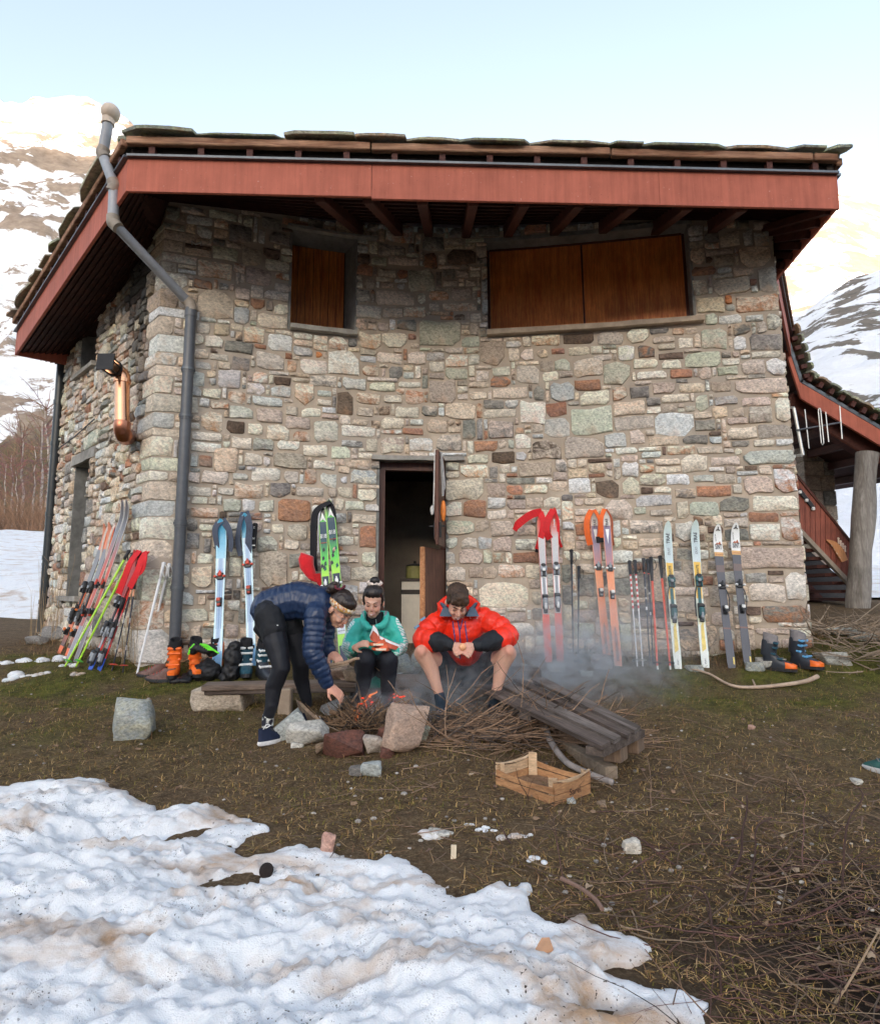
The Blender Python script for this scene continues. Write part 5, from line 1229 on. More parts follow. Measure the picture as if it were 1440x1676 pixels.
 def text(s, t, txt, size, mt, sq=1.0, across=False, x=0.0):
  up_ = s.ax; wv = s.w if s.w.x > 0 else -s.w
  if across: textmesh(txt, size, s.pt(t, .011, x), wv, up_, mt, s.root, sq)
  else: textmesh(txt, size, s.pt(t, .011, x), up_, -wv, mt, s.root, sq)
def ribbon(pts, w, th, mt, name, parent=None, label=None, cat=None, wdir=None, n=5, w2=None):
 cp = catmull(pts, n); rings = []
 for i, p in enumerate(cp):
  d = (cp[min(i + 1, len(cp) - 1)] - cp[max(i - 1, 0)]).normalized(); wd = Vector(wdir) if wdir else Vector((1, 0, 0))
  wd = wd - d * wd.dot(d)
  if wd.length < .05: wd = Vector((0.3, 0, 1)) - d * d.z
  wd.normalize(); nn = d.cross(wd); ww = w if w2 is None else w + (w2 - w) * i / (len(cp) - 1)
  rings.append([p + wd * ww / 2 + nn * th / 2, p - wd * ww / 2 + nn * th / 2, p - wd * ww / 2 - nn * th / 2, p + wd * ww / 2 - nn * th / 2])
 mb = MB(); mb.loft(rings); o = mb.build(name, mt, parent)
 if label: tag(o, label, cat)
 return o
def wallp(u, v, d=0.05, left=False):
 s_, z_ = wall_sz(u, v, left)
 for _ in range(8):
  p = W(s_, z_, d); uu, vv = px(p); s_ += (u - uu) / FPX * (6.8 if not left else 9.0); z_ += (v - vv) / FPX * -6.8
 return W(s_, z_, d)
def facade_ski(name, label, ub, vb, ut, vt, wpx, stops, **k):
 b = G(ub, vb); t = wallp(ut, vt, 0.07); wv = wt_(wall_sz(ut, vt)[0])
 wv = Vector((1, 0.0, 0)) * .8 + wv * .2
 return Ski(name, label, b, t, wv, wpx / FPX * b.y, stops, **k)
WHITE, BLK = (.80, .80, .80), (.025, .025, .03)
Mk = M_blkp; M_redp = mat('red_plastic', (.55, .06, .03), .4); M_orp = mat('orange_plastic', (.8, .2, .03), .4); M_grp = mat('grey_plastic', (.30, .32, .35), .4); M_whp = mat('white_plastic', (.8, .8, .78), .4)
M_txd = mat('dark_print', (.04, .04, .05), .5, bmp=0); M_txg = mat('grey_print', (.25, .26, .28), .5, bmp=0); M_txw = mat('white_print', (.78, .78, .76), .5, bmp=0); M_txo = mat('rust_print', (.45, .13, .06), .5, bmp=0)
LB1, LB2 = (.42, .68, .80), (.62, .78, .84)
stb = [(0.0, (.30, .58, .85)), (.10, (.60, .76, .82)), (.80, (.18, .46, .70)), (1.0, (.12, .40, .66))]
s1 = facade_ski('ski', 'light blue striped ski with dark skins over its tip, nearer the drainpipe', 354, 1104, 363, 852, 17.5, [(0, (.25, .50, .78)), (.14, LB2), (.74, (.30, .60, .76), 1), (.84, (.10, .42, .64)), (1, (.10, .40, .6))], group='pair of light blue skis', edge=(.45, .72, .80), stripes=(.14, .74, (.28, .42, .62)))
s1.binding(.62, 'pin', (Mk, M_redp, M_redp))
s2 = facade_ski('ski', 'light blue striped ski behind the stooping woman, skins and a black mitt on top', 412, 1092, 402, 842, 16.5, [(0, (.25, .50, .78)), (.14, LB2), (.84, (.10, .42, .64)), (1, (.10, .40, .6))], group='pair of light blue skis', edge=(.45, .72, .80), stripes=(.14, .84, (.28, .42, .62)))
s2.binding(.66, 'pin', (Mk, M_redp, M_redp))
for sk in (s1, s2):
 for t0 in np.linspace(.15, .72, 2): pass
 for x in (-.6, .0, .6):
  mb = MB(); R = sk.R(); mb.box(sk.pt(.42, .003, x * sk.W * .36), (.005, sk.L * .5, .002), R); mb.build('pinstripe', mat('blue_print', (.16, .30, .52), .5, bmp=0), sk.root)
M_skin = mat('blue_grey_climbing_skin', (.075, .09, .13), .9, .2, 60, .2, sheen=.3)
def at(u, v, y): return P(u, v, y)
y1 = s1.t.y - .06
def skin(sk, pts, w, mt, y=None, dy=-.03, n=5, w2=None, nm='climbing_skin', wd=None):
 yy = (y or sk.t.y) + dy; return ribbon([P(u, v, yy + o) for (u, v, o) in pts], w, .006, mt, nm, sk.root, wdir=wd or (1, -.25, 0), n=n, w2=w2)
skin(s1, [(363, 851, 0), (352, 866, -.03), (356, 900, -.02), (358, 930, -.01), (356, 948, 0)], .085, M_skin, w2=.012); skin(s1, [(364, 851, .0), (374, 866, -.03), (378, 886, -.02), (377, 903, 0)], .075, M_skin, w2=.045)
skin(s1, [(357, 945, -.0), (353, 958, 0), (357, 968, 0), (356, 975, 0)], .008, Mk)
skin(s2, [(398, 838, 0), (392, 860, -.04), (389, 885, -.02), (394, 910, -.01)], .05, M_skin, w2=.06); skin(s2, [(402, 838, 0), (408, 860, -.04), (407, 885, -.02), (406, 909, -.01)], .075, M_skin); skin(s2, [(407, 908, 0), (408, 922, 0), (400, 936, 0)], .012, Mk)
mb = MB(); c = P(416, 877, s2.t.y - .02); mb.box(c, (.055, .03, .27), Matrix.Rotation(.05, 3, 'Y'), bev=.012); o = mb.build('mitt', mat('black_fabric', (.012, .012, .014), .8)); tag(o, 'black mitt with small white marks hanging beside the second blue ski', 'mitt')
textmesh('Z', .028, c + Vector((0, -.018, .085)), (1, 0, 0), (0, 0, 1), M_txw, o, name='logo'); textmesh('N', .03, c + Vector((0, -.018, -.03)), (1, 0, 0), (0, 0, 1), M_txw, o, name='logo'); mb = MB(); mb.box(c + Vector((0, -.017, -.10)), (.035, .002, .012)); mb.build('patch', M_txw, o)
GR = (.12, .62, .10); YG = (.45, .78, .08)
stg = [(0, (.03, .04, .07)), (.16, (.30, .60, .12), 1), (.28, YG, 1), (.34, (.55, .60, .60)), (.44, (.03, .04, .07)), (.56, YG, 1), (.66, GR, 1), (.78, (.05, .10, .12), 1), (.83, (.04, .07, .10)), (.90, GR, 1), (.95, BLK), (1, BLK)]
s3 = facade_ski('ski', 'black and green ski with a white spike mark, left one of its pair', 540, 1108, 527, 830, 15, stg, group='pair of black and green skis', edge=(.40, .75, .15))
s4 = facade_ski('ski', 'black and green ski with a white spike mark, next to the door', 566, 1108, 539, 822, 17, stg, group='pair of black and green skis', edge=(.35, .75, .12))
for s_ in (s3, s4):
 s_.binding(.50, 'pin', (Mk, M_whp, M_whp)); s_.text(.805, '818', .075, M_txw, .62, True)
 mb = MB(); q = s_.pt; mb.prism([q(.955, .006), q(.90, .006, -.028), q(.915, .006, .0), q(.895, .006, .04)], tuple(s_.n * .002)); mb.build('logo', M_txw, s_.root)
 mb = MB(); mb.box(q(.765, .005), (s_.W * .7, .006, .002), s_.R()); mb.build('print', M_redp, s_.root)
 for k in range(7):
  mb = MB(); t_ = .58 + .18 * random.random(); x_ = random.uniform(-.3, .3) * s_.W; mb.prism([q(t_, .0035, x_ - .012), q(t_ + .01, .0035, x_ + .014), q(t_ + .03, .0035, x_ + .004), q(t_ + .02, .0035, x_ - .014)], tuple(s_.n * .001)); mb.build('print', random.choice([M_txd, mat('dark_green_print', (.03, .14, .09), .5), mat('pink_print', (.6, .35, .3), .5)]), s_.root)
mb = MB(); mb.box(s4.pt(.25, .005, .0), (s4.W * .8, .12, .003), s4.R()); lb = mb.build('sticker', mat('pale_sticker', (.62, .66, .72), .5), s4.root)
s4.text(.27, 'OUR', .03, M_txd, .8, True); s4.text(.235, 'MOUNTAIN', .018, M_txd, .7, True)
M_skb = mat('black_climbing_skin', (.018, .018, .022), .9, .2, 60, .2)
skin(s3, [(540, 822, -.02), (522, 832, -.05), (514, 850, -.05), (513, 905, -.03), (515, 935, 0)], .075, M_skb); skin(s3, [(528, 826, -.01), (514, 836, -.04), (511, 855, -.04), (511, 908, -.02)], .02, mat('grey_cloth_edge', (.5, .5, .52), .9)); skin(s3, [(530, 826, -.03), (523, 840, -.06), (521, 872, -.05), (521, 905, -.05)], .016, mat('grey_cloth_edge', (.5, .5, .52), .9))
skin(s4, [(538, 821, -.02), (546, 835, -.04), (549, 870, -.03), (552, 905, -.02), (553, 935, 0)], .04, M_skb)
M_redf = mat('red_fleece', (.62, .012, .018), .9, .2, 30, .3, sheen=.4)
cc = P(509, 930, s3.t.y - .16); mb = MB(); rings = []
for k, (u, v, w_) in enumerate([(503, 908, .10), (501, 920, .125), (504, 934, .135), (511, 945, .12), (515, 951, .10)]):
 q = P(u, v, cc.y); rings.append([q + Vector((math.cos(a) * w_ * .62 + math.sin(a) * .02, math.sin(a) * w_ * .45, -.25 * math.cos(a) * w_)) for a in np.linspace(0, 2 * math.pi, 12, endpoint=False)])
mb.loft(rings); o = mb.build('beanie', M_redf, smooth=True); tag(o, 'red fleece cap hung over the grips of ski poles by the green skis', 'cap')
mb = MB(); q = P(522, 945, cc.y - .02); mb.prism([P(512, 940, cc.y - .05), P(524, 938, cc.y - .03), P(526, 962, cc.y), P(520, 957, cc.y - .03)], (0, .03, 0)); mb.build('cap_flap', M_redf, o)
def pole(label, ub, vb, ut, vt, cols, grip, basket, group, left=False, r=.008, top=None, bot=None, strap=None, d=.06, gm=None, glen=.16):
 b = bot or G(ub, vb); t = top or wallp(ut, vt, d, left); ax = (t - b).normalized(); L = (t - b).length
 root = thing('ski_pole', label, 'ski pole', tuple(b), group)
 n = len(cols)
 mb = MB(); ts = []; cs = []
 for k in range(n):
  a, c = cols[k]; e = cols[k + 1][0] if k + 1 < n else 1 - glen / L
  ts += [a + .0005, e - .0005]; cs += [c, c]
 mb.tube([b + ax * L * q for q in ts], [r * (.8 if q < .5 else 1.15) for q in ts], 8, 0, cs); mb.build('shaft', flat_mat('painted_pole'), root)
 gb = t - ax * glen; gm = gm or mat(grip, {'black_grip': (.02, .02, .024), 'white_grip': (.75, .75, .75), 'red_grip': (.6, .05, .03), 'green_grip': (.35, .7, .05)}.get(grip, (.02, .02, .02)), .6)
 mb = MB(); mb.tube([gb, gb + ax * glen * .5, gb + ax * glen * .8, t], [.013, .017, .016, .021], 8); mb.ball(t, (.022, .022, .014), 8); mb.build('grip', gm, root, smooth=True)
 if basket: mb = MB(); q = b + ax * .07; mb.tube([q - ax * .006, q + ax * .004], [.045, .02], 12); mb.build('basket', basket, root)
 sm = strap or mat('strap_web', (.03, .03, .035), .8)
 if sm != 'none': ribbon([t - ax * .02, t + Vector((.035, -.02, -.03)), t + Vector((.045, -.02, -.10)), t + Vector((.015, -.02, -.13)), t - ax * .03], .016, .003, sm, 'wrist_strap', root, wdir=(0, 1, 0))
 return root
DK = (.02, .025, .04)
pole('plain black ski pole between the red and orange skis, the taller one', 938, 1078, 935, 901, [(0, DK)], 'black_grip', None, 'black pole pair')
pole('plain black ski pole between the red and orange skis, the shorter one', 946, 1093, 947, 928, [(0, DK)], 'black_grip', Mk, 'black pole pair')
def cand(a, b, n=7, c1=(.65, .06, .05), c2=(.8, .8, .8)): return [(a + (b - a) * k / n, c1 if k % 2 else c2) for k in range(n)]
wr = [(0, WHITE)] + cand(.5, .9, 15)
pole('white and red striped ski pole, left one of its pair', 1043, 1091, 1030, 919, wr, 'black_grip', M_whp, 'white and red striped poles')
pole('white and red striped ski pole, right one of its pair', 1052, 1091, 1039, 918, wr, 'black_grip', M_whp, 'white and red striped poles')
pole('black ski pole with white marks, in front of the orange one', 1064, 1090, 1053, 915, [(0, DK), (.5, WHITE), (.53, DK), (.6, (.5, .5, .5)), (.62, DK), (.7, (.5, .5, .5)), (.72, DK), (.85, (.7, .1, .05)), (.9, DK)], 'black_grip', None, 'black poles with white marks')
pole('black ski pole with white marks, touching the left orange pole', 1069, 1088, 1060, 916, [(0, DK), (.45, WHITE), (.48, DK), (.65, (.5, .5, .5)), (.67, DK), (.85, (.7, .1, .05)), (.9, DK)], 'black_grip', None, 'black poles with white marks')
OR = (.78, .10, .04)
pole('plain orange ski pole, left one of its pair', 1076, 1096, 1065, 913, [(0, (.75, .75, .72)), (.03, OR)], 'black_grip', Mk, 'plain orange poles', r=.011, glen=.28)
pole('plain orange ski pole beside the yellow ski', 1097, 1096, 1080, 911, [(0, (.75, .75, .72)), (.03, OR)], 'black_grip', Mk, 'plain orange poles', r=.011, glen=.26)
SR = (.72, .10, .07); SV = (.42, .44, .46)
st = [(0, (.62, .07, .035)), (.30, SV), (.42, WHITE), (.55, SV, 1), (.80, (.52, .50, .50), 1), (.90, (.72, .10, .07)), (1, (.7, .06, .05))]
s5 = facade_ski('ski', 'silver and red ski with a red strap flying out to the left', 898, 1085, 884, 838, 13.5, st, group='pair of silver and red skis', edge=(.66, .16, .10)); s5.binding(.58, 'alpine', (Mk, M_grp, M_whp))
s6 = facade_ski('ski', 'silver and red ski with a red strap, right one of its pair', 917, 1083, 906, 834, 13.5, st, group='pair of silver and red skis', edge=(.66, .16, .10)); s6.binding(.58, 'alpine', (Mk, M_grp, M_whp))
M_rs = mat('red_skin_fabric', (.62, .015, .02), .7, .15, 40, .1)
skin(s5, [(886, 838, -.02), (870, 842, -.06), (850, 856, -.09), (842, 868, -.07)], .085, M_rs, wd=(.3, 0, 1)); skin(s5, [(884, 838, -.02), (889, 856, -.07), (885, 880, -.06), (880, 899, -.02)], .065, M_rs); skin(s6, [(906, 834, -.02), (897, 850, -.06), (894, 870, -.06), (900, 882, -.04)], .075, M_rs); skin(s6, [(906, 834, -.01), (913, 852, -.04), (914, 880, -.03), (919, 896, 0)], .03, M_rs); skin(s5, [(880, 897, -.02), (879, 904, 0)], .05, Mk)
s6.text(.905, 'DYNAMIC', .026, M_txw); s5.text(.905, 'DYNAMIC', .022, M_txw)
st = [(0, (.74, .25, .12)), (.42, (.80, .28, .12)), (.60, (.50, .22, .22), 1), (.78, (.20, .17, .26), 1), (.86, (.25, .20, .30)), (.885, (.72, .70, .66)), (1, (.75, .2, .08))]
s7 = facade_ski('ski', 'orange and purple ski with an orange skin, left one of its pair', 994, 1078, 971, 834, 14.5, st, group='pair of orange and purple skis', edge=(.78, .30, .15)); s7.binding(.60, 'pin', (Mk, M_grp, M_whp))
s8 = facade_ski('ski', 'orange and purple ski with an orange skin, right one of its pair', 1012, 1091, 991, 833, 14.5, st, group='pair of orange and purple skis', edge=(.78, .30, .15)); s8.binding(.60, 'pin', (Mk, M_grp, M_whp))
M_os = mat('orange_skin_fabric', (.80, .14, .025), .7, .15, 40, .1)
for s_ in (s7, s8):
 s_.text(.90, 'TRAB', .042, M_txd); mb = MB(); q = s_.pt; mb.prism([q(.86, .005, -.02), q(.86, .005, .02), q(.76, .005, .0)], tuple(s_.n * .001)); mb.build('print', M_txw, s_.root)
 mb = MB(); mb.prism([q(.03, .005, -.014), q(.03, .005, .014), q(.20, .005, .012), q(.24, .005, 0), q(.20, .005, -.012)], tuple(s_.n * .001)); mb.build('print', mat('brown_print', (.32, .16, .12), .5, bmp=0), s_.root)
skin(s7, [(968, 835, -.02), (961, 850, -.06), (961, 872, -.05), (966, 892, -.02)], .062, M_os); skin(s7, [(972, 834, -.02), (980, 848, -.06), (981, 866, -.05), (979, 882, -.02)], .035, M_os); skin(s8, [(989, 833, -.02), (984, 848, -.06), (984, 868, -.05), (985, 880, -.03)], .045, M_os); skin(s8, [(992, 833, -.02), (1001, 850, -.05), (1002, 875, -.04), (1004, 893, -.01)], .02, mat('brown_skin', (.35, .09, .04), .8)); skin(s7, [(981, 878, -.04), (982, 888, -.03)], .08, Mk)
YL = (.82, .50, .07); PG = (.60, .70, .68)
st = [(0, (.72, .74, .70)), (.28, (.70, .70, .50)), (.38, (.62, .66, .60)), (.455, YL), (.71, (.58, .66, .68), 1), (.84, (.50, .60, .62), 1), (1, (.60, .70, .66))]
s9 = facade_ski('ski', 'yellow and pale grey ski standing nearest the orange poles', 1110, 1095, 1091, 856, 14.5, st, group='pair of yellow and pale grey skis', edge=(.6, .72, .66))
s10 = facade_ski('ski', 'yellow and pale grey ski standing apart, beside the white and dark pair', 1155, 1093, 1136, 854, 14.5, st, group='pair of yellow and pale grey skis', edge=(.6, .72, .66))
M_tq = mat('dark_teal_plastic', (.03, .12, .13), .4)
for s_ in (s9, s10):
 s_.binding(.57, 'alpine', (Mk, M_tq, M_grp)); s_.text(.885, 'TRAB', .052, M_txd); s_.text(.79, 'DUO', .035, M_txg); s_.text(.655, 'HAUTE', .036, M_txd, .9); s_.text(.04, 'SPORT', .018, M_txd)
 ribbon([s_.pt(.56, .03, -.02), s_.pt(.48, .03, -.05), s_.pt(.40, .02, -.055), s_.pt(.33, .01, -.05)], .012, .006, Mk, 'leash', s_.root)
 for (a, b) in ((.10, .30),): mb = MB(); mb.prism([s_.pt(a, .004, -.02), s_.pt(a + .02, .004, .02), s_.pt(b, .004, .015), s_.pt(b - .03, .004, -.012)], tuple(s_.n * .001)); mb.build('print', mat('yellow_print', (.78, .60, .18), .5, bmp=0), s_.root)
DG = (.085, .085, .10)
st = [(0, DG), (.26, (.20, .10, .08)), (.27, DG), (.66, (.16, .11, .10)), (.71, DG), (.775, (.72, .42, .16)), (.805, (.82, .82, .80)), (1, (.85, .85, .83))]
s11 = facade_ski('ski', 'white and dark ski with a black emblem, left one of its pair', 1198, 1094, 1172, 861, 15, st, group='pair of white and dark skis')
s12 = facade_ski('ski', 'white and dark ski with a black emblem, nearest the hut corner', 1225, 1093, 1201, 858, 15, st, group='pair of white and dark skis')
for s_ in (s11, s12):
 s_.binding(.56, 'pin', (Mk, Mk, M_whp)); s_.text(.84, 'SINT', .080, M_txd, .42, True); s_.text(.91, 'BLACKTRAB', .016, M_txd, x=-.025); s_.text(.785, 'UPWARDS', .018, M_txo, 1, True)
 q = s_.pt; mb = MB(); mb.ball(q(.965, .006), (.012, .012, .004), 8);
 for a in (90, 210, 330): r_ = math.radians(a); mb.bar(q(.965, .006), q(.965 + .016 * math.sin(r_), .006, .024 * math.cos(r_)), .010, .004, up=s_.n)
 mb.build('emblem', M_txd, s_.root); mb = MB(); mb.box(q(.05, .004, .025), (.014, .07, .002), s_.R()); mb.build('print', mat('yellow_print', (.78, .60, .18), .5, bmp=0), s_.root)
 mb = MB(); mb.prism([q(.86, .004, -.03), q(.875, .004, -.01), q(.868, .004, 0), q(.885, .004, .02), q(.862, .004, .03)], tuple(s_.n * .001)); mb.build('print', M_txo, s_.root)
 ribbon([s_.pt(.53, .02, .03), s_.pt(.46, .03, .045), s_.pt(.38, .02, .035)], .008, .004, Mk, 'leash', s_.root)
lt = wt_(-1.0); lnm = wn_(-1.0)
LW = (Vector((.75, -.45, 0))).normalized()
def left_ski(label, ub, vb, ut, vt, w, stops, group, d=.06, **k):
 b = G(ub, vb); t = wallp(ut, vt, d, True); return Ski('ski', label, b, t, LW, w, stops, group=group, **k)
st = [(0, (.78, .16, .05)), (.06, (.06, .05, .05), 1), (.20, (.70, .18, .08)), (.5, (.25, .25, .27)), (.8, (.7, .25, .15)), (1, (.1, .1, .12))]
a1 = left_ski('orange and black ski with a pale skin, farthest left against the side wall', 96, 1070, 178, 859, .085, st, 'orange and black ski pair'); a2 = left_ski('orange and black ski with a pale skin, second from the left', 108, 1075, 186, 857, .085, st, 'orange and black ski pair')
for a_ in (a1, a2):
 a_.binding(.50, 'alpine', (Mk, Mk, M_grp)); a_.binding(.34, 'pin', (Mk, Mk, M_orp))
M_pk = mat('pale_skin_fabric', (.62, .52, .46), .8); M_ok = mat('orange_stripe_fabric', (.75, .2, .08), .8); M_bk = mat('navy_fabric', (.03, .05, .14), .8)
for sk, off in ((a1, 0), (a2, 9)):
 for k, mt_ in enumerate((M_pk, M_ok, M_bk, M_pk)):
  skin(sk, [(180 + off - k * 1.0, 857, -.02), (173 + off + k * 2.4, 872, -.05), (167 + off + k * 2.4, 896, -.05), (164 + off + k * 2.0, 918 - 5 * k, -.03)], .026, mt_)
st = [(0, (.28, .26, .30)), (.22, (.38, .10, .08), 1), (.55, (.62, .10, .06), 1), (.78, (.22, .22, .24), 1), (.9, (.10, .09, .10)), (1, (.3, .08, .07))]
a3 = left_ski('tall dark red ski with a white edge, left one of the tallest pair', 108, 1085, 208, 821, .075, st, 'tallest pair of skis by the side wall', edge=(.70, .66, .64)); a4 = left_ski('tall dark red ski with a white edge, right one of the tallest pair', 122, 1084, 215, 820, .075, st, 'tallest pair of skis by the side wall', edge=(.70, .66, .64))
a3.binding(.47, 'pin', (Mk, M_redp, Mk)); a4.binding(.47, 'pin', (Mk, M_redp, Mk))
NG = (.42, .75, .04)
GRS = 'bright green poles leaning on the side wall'
pole('bright green ski pole, left one of its pair', 106, 1092, 211, 902, [(0, NG)], 'green_grip', mat('green_basket', (.1, .5, .06), .5), GRS, left=True, r=.0105, gm=Mk, glen=.10); pole('bright green ski pole, right one of its pair', 124, 1092, 218, 906, [(0, NG), (.7, (.35, .65, .05)), (.85, NG)], 'green_grip', mat('green_basket', (.1, .5, .06), .5), GRS, left=True, r=.0105, gm=Mk, glen=.10)
st = [(0, (.04, .12, .60)), (.11, (.72, .05, .04)), (.22, (.35, .05, .05)), (.38, (.72, .72, .72), 1), (.5, (.72, .06, .05)), (1, (.72, .05, .04))]
a5 = left_ski('red ski with a blue tail under red skins, left one of its pair', 146, 1098, 228, 902, .08, st, 'red skis with blue tails'); a6 = left_ski('red ski with a blue tail under red skins, right one of its pair', 161, 1099, 238, 905, .08, st, 'red skis with blue tails')
for a_ in (a5, a6): a_.binding(.56, 'alpine', (Mk, Mk, M_grp)); a_.binding(.32, 'alpine', (Mk, M_grp, Mk))
skin(a5, [(228, 901, -.01), (214, 920, -.06), (204, 945, -.06), (194, 972, -.04)], .07, M_rs); skin(a6, [(240, 903, -.01), (232, 915, -.08), (224, 938, -.10), (212, 962, -.08)], .07, M_rs); skin(a6, [(236, 903, -.04), (237, 915, -.10), (233, 932, -.10), (226, 940, -.1)], .05, M_rs)
bp = [(0, DK), (.18, (.3, .3, .32)), (.22, DK), (.4, (.35, .35, .36)), (.44, DK), (.62, (.8, .35, .2)), (.68, DK), (.8, (.8, .35, .2)), (.86, DK)]
pole('black ski pole with a red basket, left one of its pair', 183, 1099, 229, 905, bp, 'black_grip', M_redp, 'black poles with red baskets', left=True, glen=.14); pole('black ski pole with a red basket, right one of its pair', 201, 1101, 239, 903, bp, 'black_grip', M_redp, 'black poles with red baskets', left=True, glen=.14)
wpl = [(0, (.8, .8, .8))]
pole('white ski pole beside the brown shoes, left one of its pair', 224, 1104, 268, 922, wpl, 'white_grip', None, 'white poles leaning on the hut corner', r=.0115, strap=M_whp, d=.10); pole('white ski pole nearest the drainpipe', 239, 1084, 277, 924, wpl, 'white_grip', None, 'white poles leaning on the hut corner', r=.0115, strap=M_whp, d=.08)
# ================================================================== rocks, fireplace, wood, crate, boots
M_rock = stone_mat('boulder_rock', 9.0)
def rock(name, label, u, v, wpx, hpx, dpt, cols, seed, group=None, yaw=0.0, sink=.12, tilt=(0, 0), n=26, cat='rock', Y=None, boxy=.45, shape=(1, 1, 1), zoff=0.0):
 """an angular stone: convex hull of random points, bevelled"""
 c = G(u, v) if Y is None else P(u, v, Y); k = c.y / FPX
 w, h = wpx * k, hpx * k; rg_ = np.random.RandomState(seed); import bmesh
 bm = bmesh.new()
 for i in range(n):
  q = rg_.normal(size=3); q /= np.linalg.norm(q); q = np.sign(q) * np.abs(q) ** boxy
  q = q / max(1e-6, np.abs(q).max() ** .8); q *= rg_.uniform(.84, 1.0)
  bm.verts.new((q[0] * w / 2 * shape[0], q[1] * dpt / 2 * shape[1], q[2] * h / 2 * shape[2]))
 r = bmesh.ops.convex_hull(bm, input=bm.verts);
 loose = [g for g in bm.verts if not g.link_faces]; bmesh.ops.delete(bm, geom=loose, context='VERTS')
 bmesh.ops.subdivide_edges(bm, edges=bm.edges[:], cuts=4, use_grid_fill=True)
 for vv in bm.verts:
  p = vv.co; s_ = 3.0 / max(w, h); dsp = float(fbm(p.x * s_ + seed, p.y * s_, p.z * s_, 3)); vv.co = p * (1 + 0.075 * dsp + .02 * float(fbm(p.x * s_ * 5, p.y * s_ * 5 + seed, p.z * s_ * 5, 2)))
 bmesh.ops.smooth_vert(bm, verts=bm.verts, factor=.25, use_axis_x=True, use_axis_y=True, use_axis_z=True)
 R = Matrix.Rotation(yaw, 3, 'Z') @ Matrix.Rotation(tilt[0], 3, 'X') @ Matrix.Rotation(tilt[1], 3, 'Y')
 vs = [c + Vector((0, dpt * .35, h / 2 * (1 - sink) * .96 + zoff)) + R @ v_.co for v_ in bm.verts]; bm.verts.index_update(); fs = [tuple(x.index for x in f.verts) for f in bm.faces]; bm.free()
 o = mk(name, vs, fs, M_rock, None, True, {'col': cols[0], 'col2': cols[1], 'soot': (0, 0, 0)}, loc=tuple(c))
 if hasattr(o.data, 'set_sharp_from_angle'): o.data.set_sharp_from_angle(angle=math.radians(48))
 if label: tag(o, label, cat, group)
 return o
GY = ((.36, .38, .36), (.46, .47, .44)); GYL = ((.30, .32, .31), (.44, .42, .32)); TN = ((.44, .30, .22), (.36, .26, .20)); RB = ((.16, .065, .045), (.10, .05, .04)); WT = ((.55, .52, .46), (.42, .40, .36)); BR_ = ((.22, .15, .10), (.34, .24, .15)); PK = ((.42, .24, .18), (.5, .34, .26))
rock('boulder', 'squat grey boulder alone on the brown grass at the left', 200, 1212, 76, 66, .30, GYL, 5, tilt=(.05, .08), n=22, boxy=.34, yaw=.25, cat='boulder')
FS_ = []
rock('rock', 'flat rounded tan rock under the left end of the bench plank', 355, 1164, 92, 40, .32, ((.48, .40, .31), (.38, .31, .24)), 6, n=60)
rock('rock', 'long pale grey slab leaning at the left of the fire', 466, 1212, 66, 36, .16, GY, 7, 'stones ringed round the fire', yaw=.3, tilt=(0, -.62), n=24, boxy=.25)
rock('rock', 'white speckled rock at the front left of the fire', 500, 1222, 72, 40, .20, WT, 8, 'stones ringed round the fire', n=26)
rock('rock', 'dark rust-red split rock at the front of the fire', 554, 1243, 76, 44, .2, RB, 9, 'stones ringed round the fire', n=13)
rock('rock', 'small pale rock between the rust-red rock and the big tan one', 611, 1236, 40, 30, .12, ((.42, .34, .28), (.5, .45, .38)), 10, 'stones ringed round the fire', n=14)
rock('rock', 'big upright tan rock at the right of the fire', 661, 1232, 78, 84, .22, TN, 12, 'stones ringed round the fire', tilt=(-.12, .25), n=15, yaw=.7, boxy=.6)
rock('rock', 'dark brown rock wedged under the big tan rock', 634, 1226, 46, 40, .16, RB, 13, 'stones ringed round the fire', n=13)
rock('rock', 'pinkish rock in the smoke behind the big tan rock', 662, 1163, 58, 38, .22, PK, 14, 'stones ringed round the fire', n=14)
rock('rock', 'small greenish rock right of the big tan rock', 691, 1214, 30, 26, .12, ((.33, .33, .24), (.4, .4, .32)), 15, 'stones ringed round the fire', n=20)
rock('rock', 'dark flat rock behind the fire beside the white shoe', 545, 1170, 56, 24, .2, ((.2, .19, .18), (.28, .26, .24)), 16, 'stones ringed round the fire', tilt=(0, -.3), n=14)
rock('rock', 'small pale chip of rock below the white speckled one', 486, 1226, 22, 10, .06, WT, 70, 'stones ringed round the fire', n=14); rock('rock', 'small brown rock between the white and rust-red ones', 527, 1236, 24, 18, .08, BR_, 71, 'stones ringed round the fire', n=13); rock('rock', 'small rust-coloured rock right of the pale one', 633, 1242, 26, 16, .08, RB, 72, 'stones ringed round the fire', n=13); rock('rock', 'small grey rock at the back right of the fire', 690, 1180, 24, 18, .1, GYL, 73, 'stones ringed round the fire', n=14)
rock('rock', 'small grey rock with a dark end in front of the fire', 607, 1271, 34, 22, .09, GY, 17, n=30); rock('rock', 'small dark rock touching the grey one in front of the fire', 583, 1271, 26, 15, .08, ((.14, .13, .12), (.2, .18, .16)), 18, n=22)
rock('brick', 'broken pinkish brick standing at the edge of the snow', 535, 1402, 26, 34, .07, ((.46, .26, .20), (.52, .33, .26)), 19, n=12, cat='brick')
rock('rock', 'small round white stone on the brush at the right', 1036, 1398, 28, 20, .08, ((.62, .56, .47), (.5, .44, .36)), 20, n=40)
rock('rock', 'small pale stone at the far right of the grass', 1405, 1285, 16, 9, .05, WT, 22, n=24)
rock('rock', 'small grey stone beside the front corner of the crate', 936, 1320, 14, 12, .05, GY, 23, n=24); rock('rock', 'small brown stone right of the crate', 986, 1325, 16, 12, .06, BR_, 24, n=18)
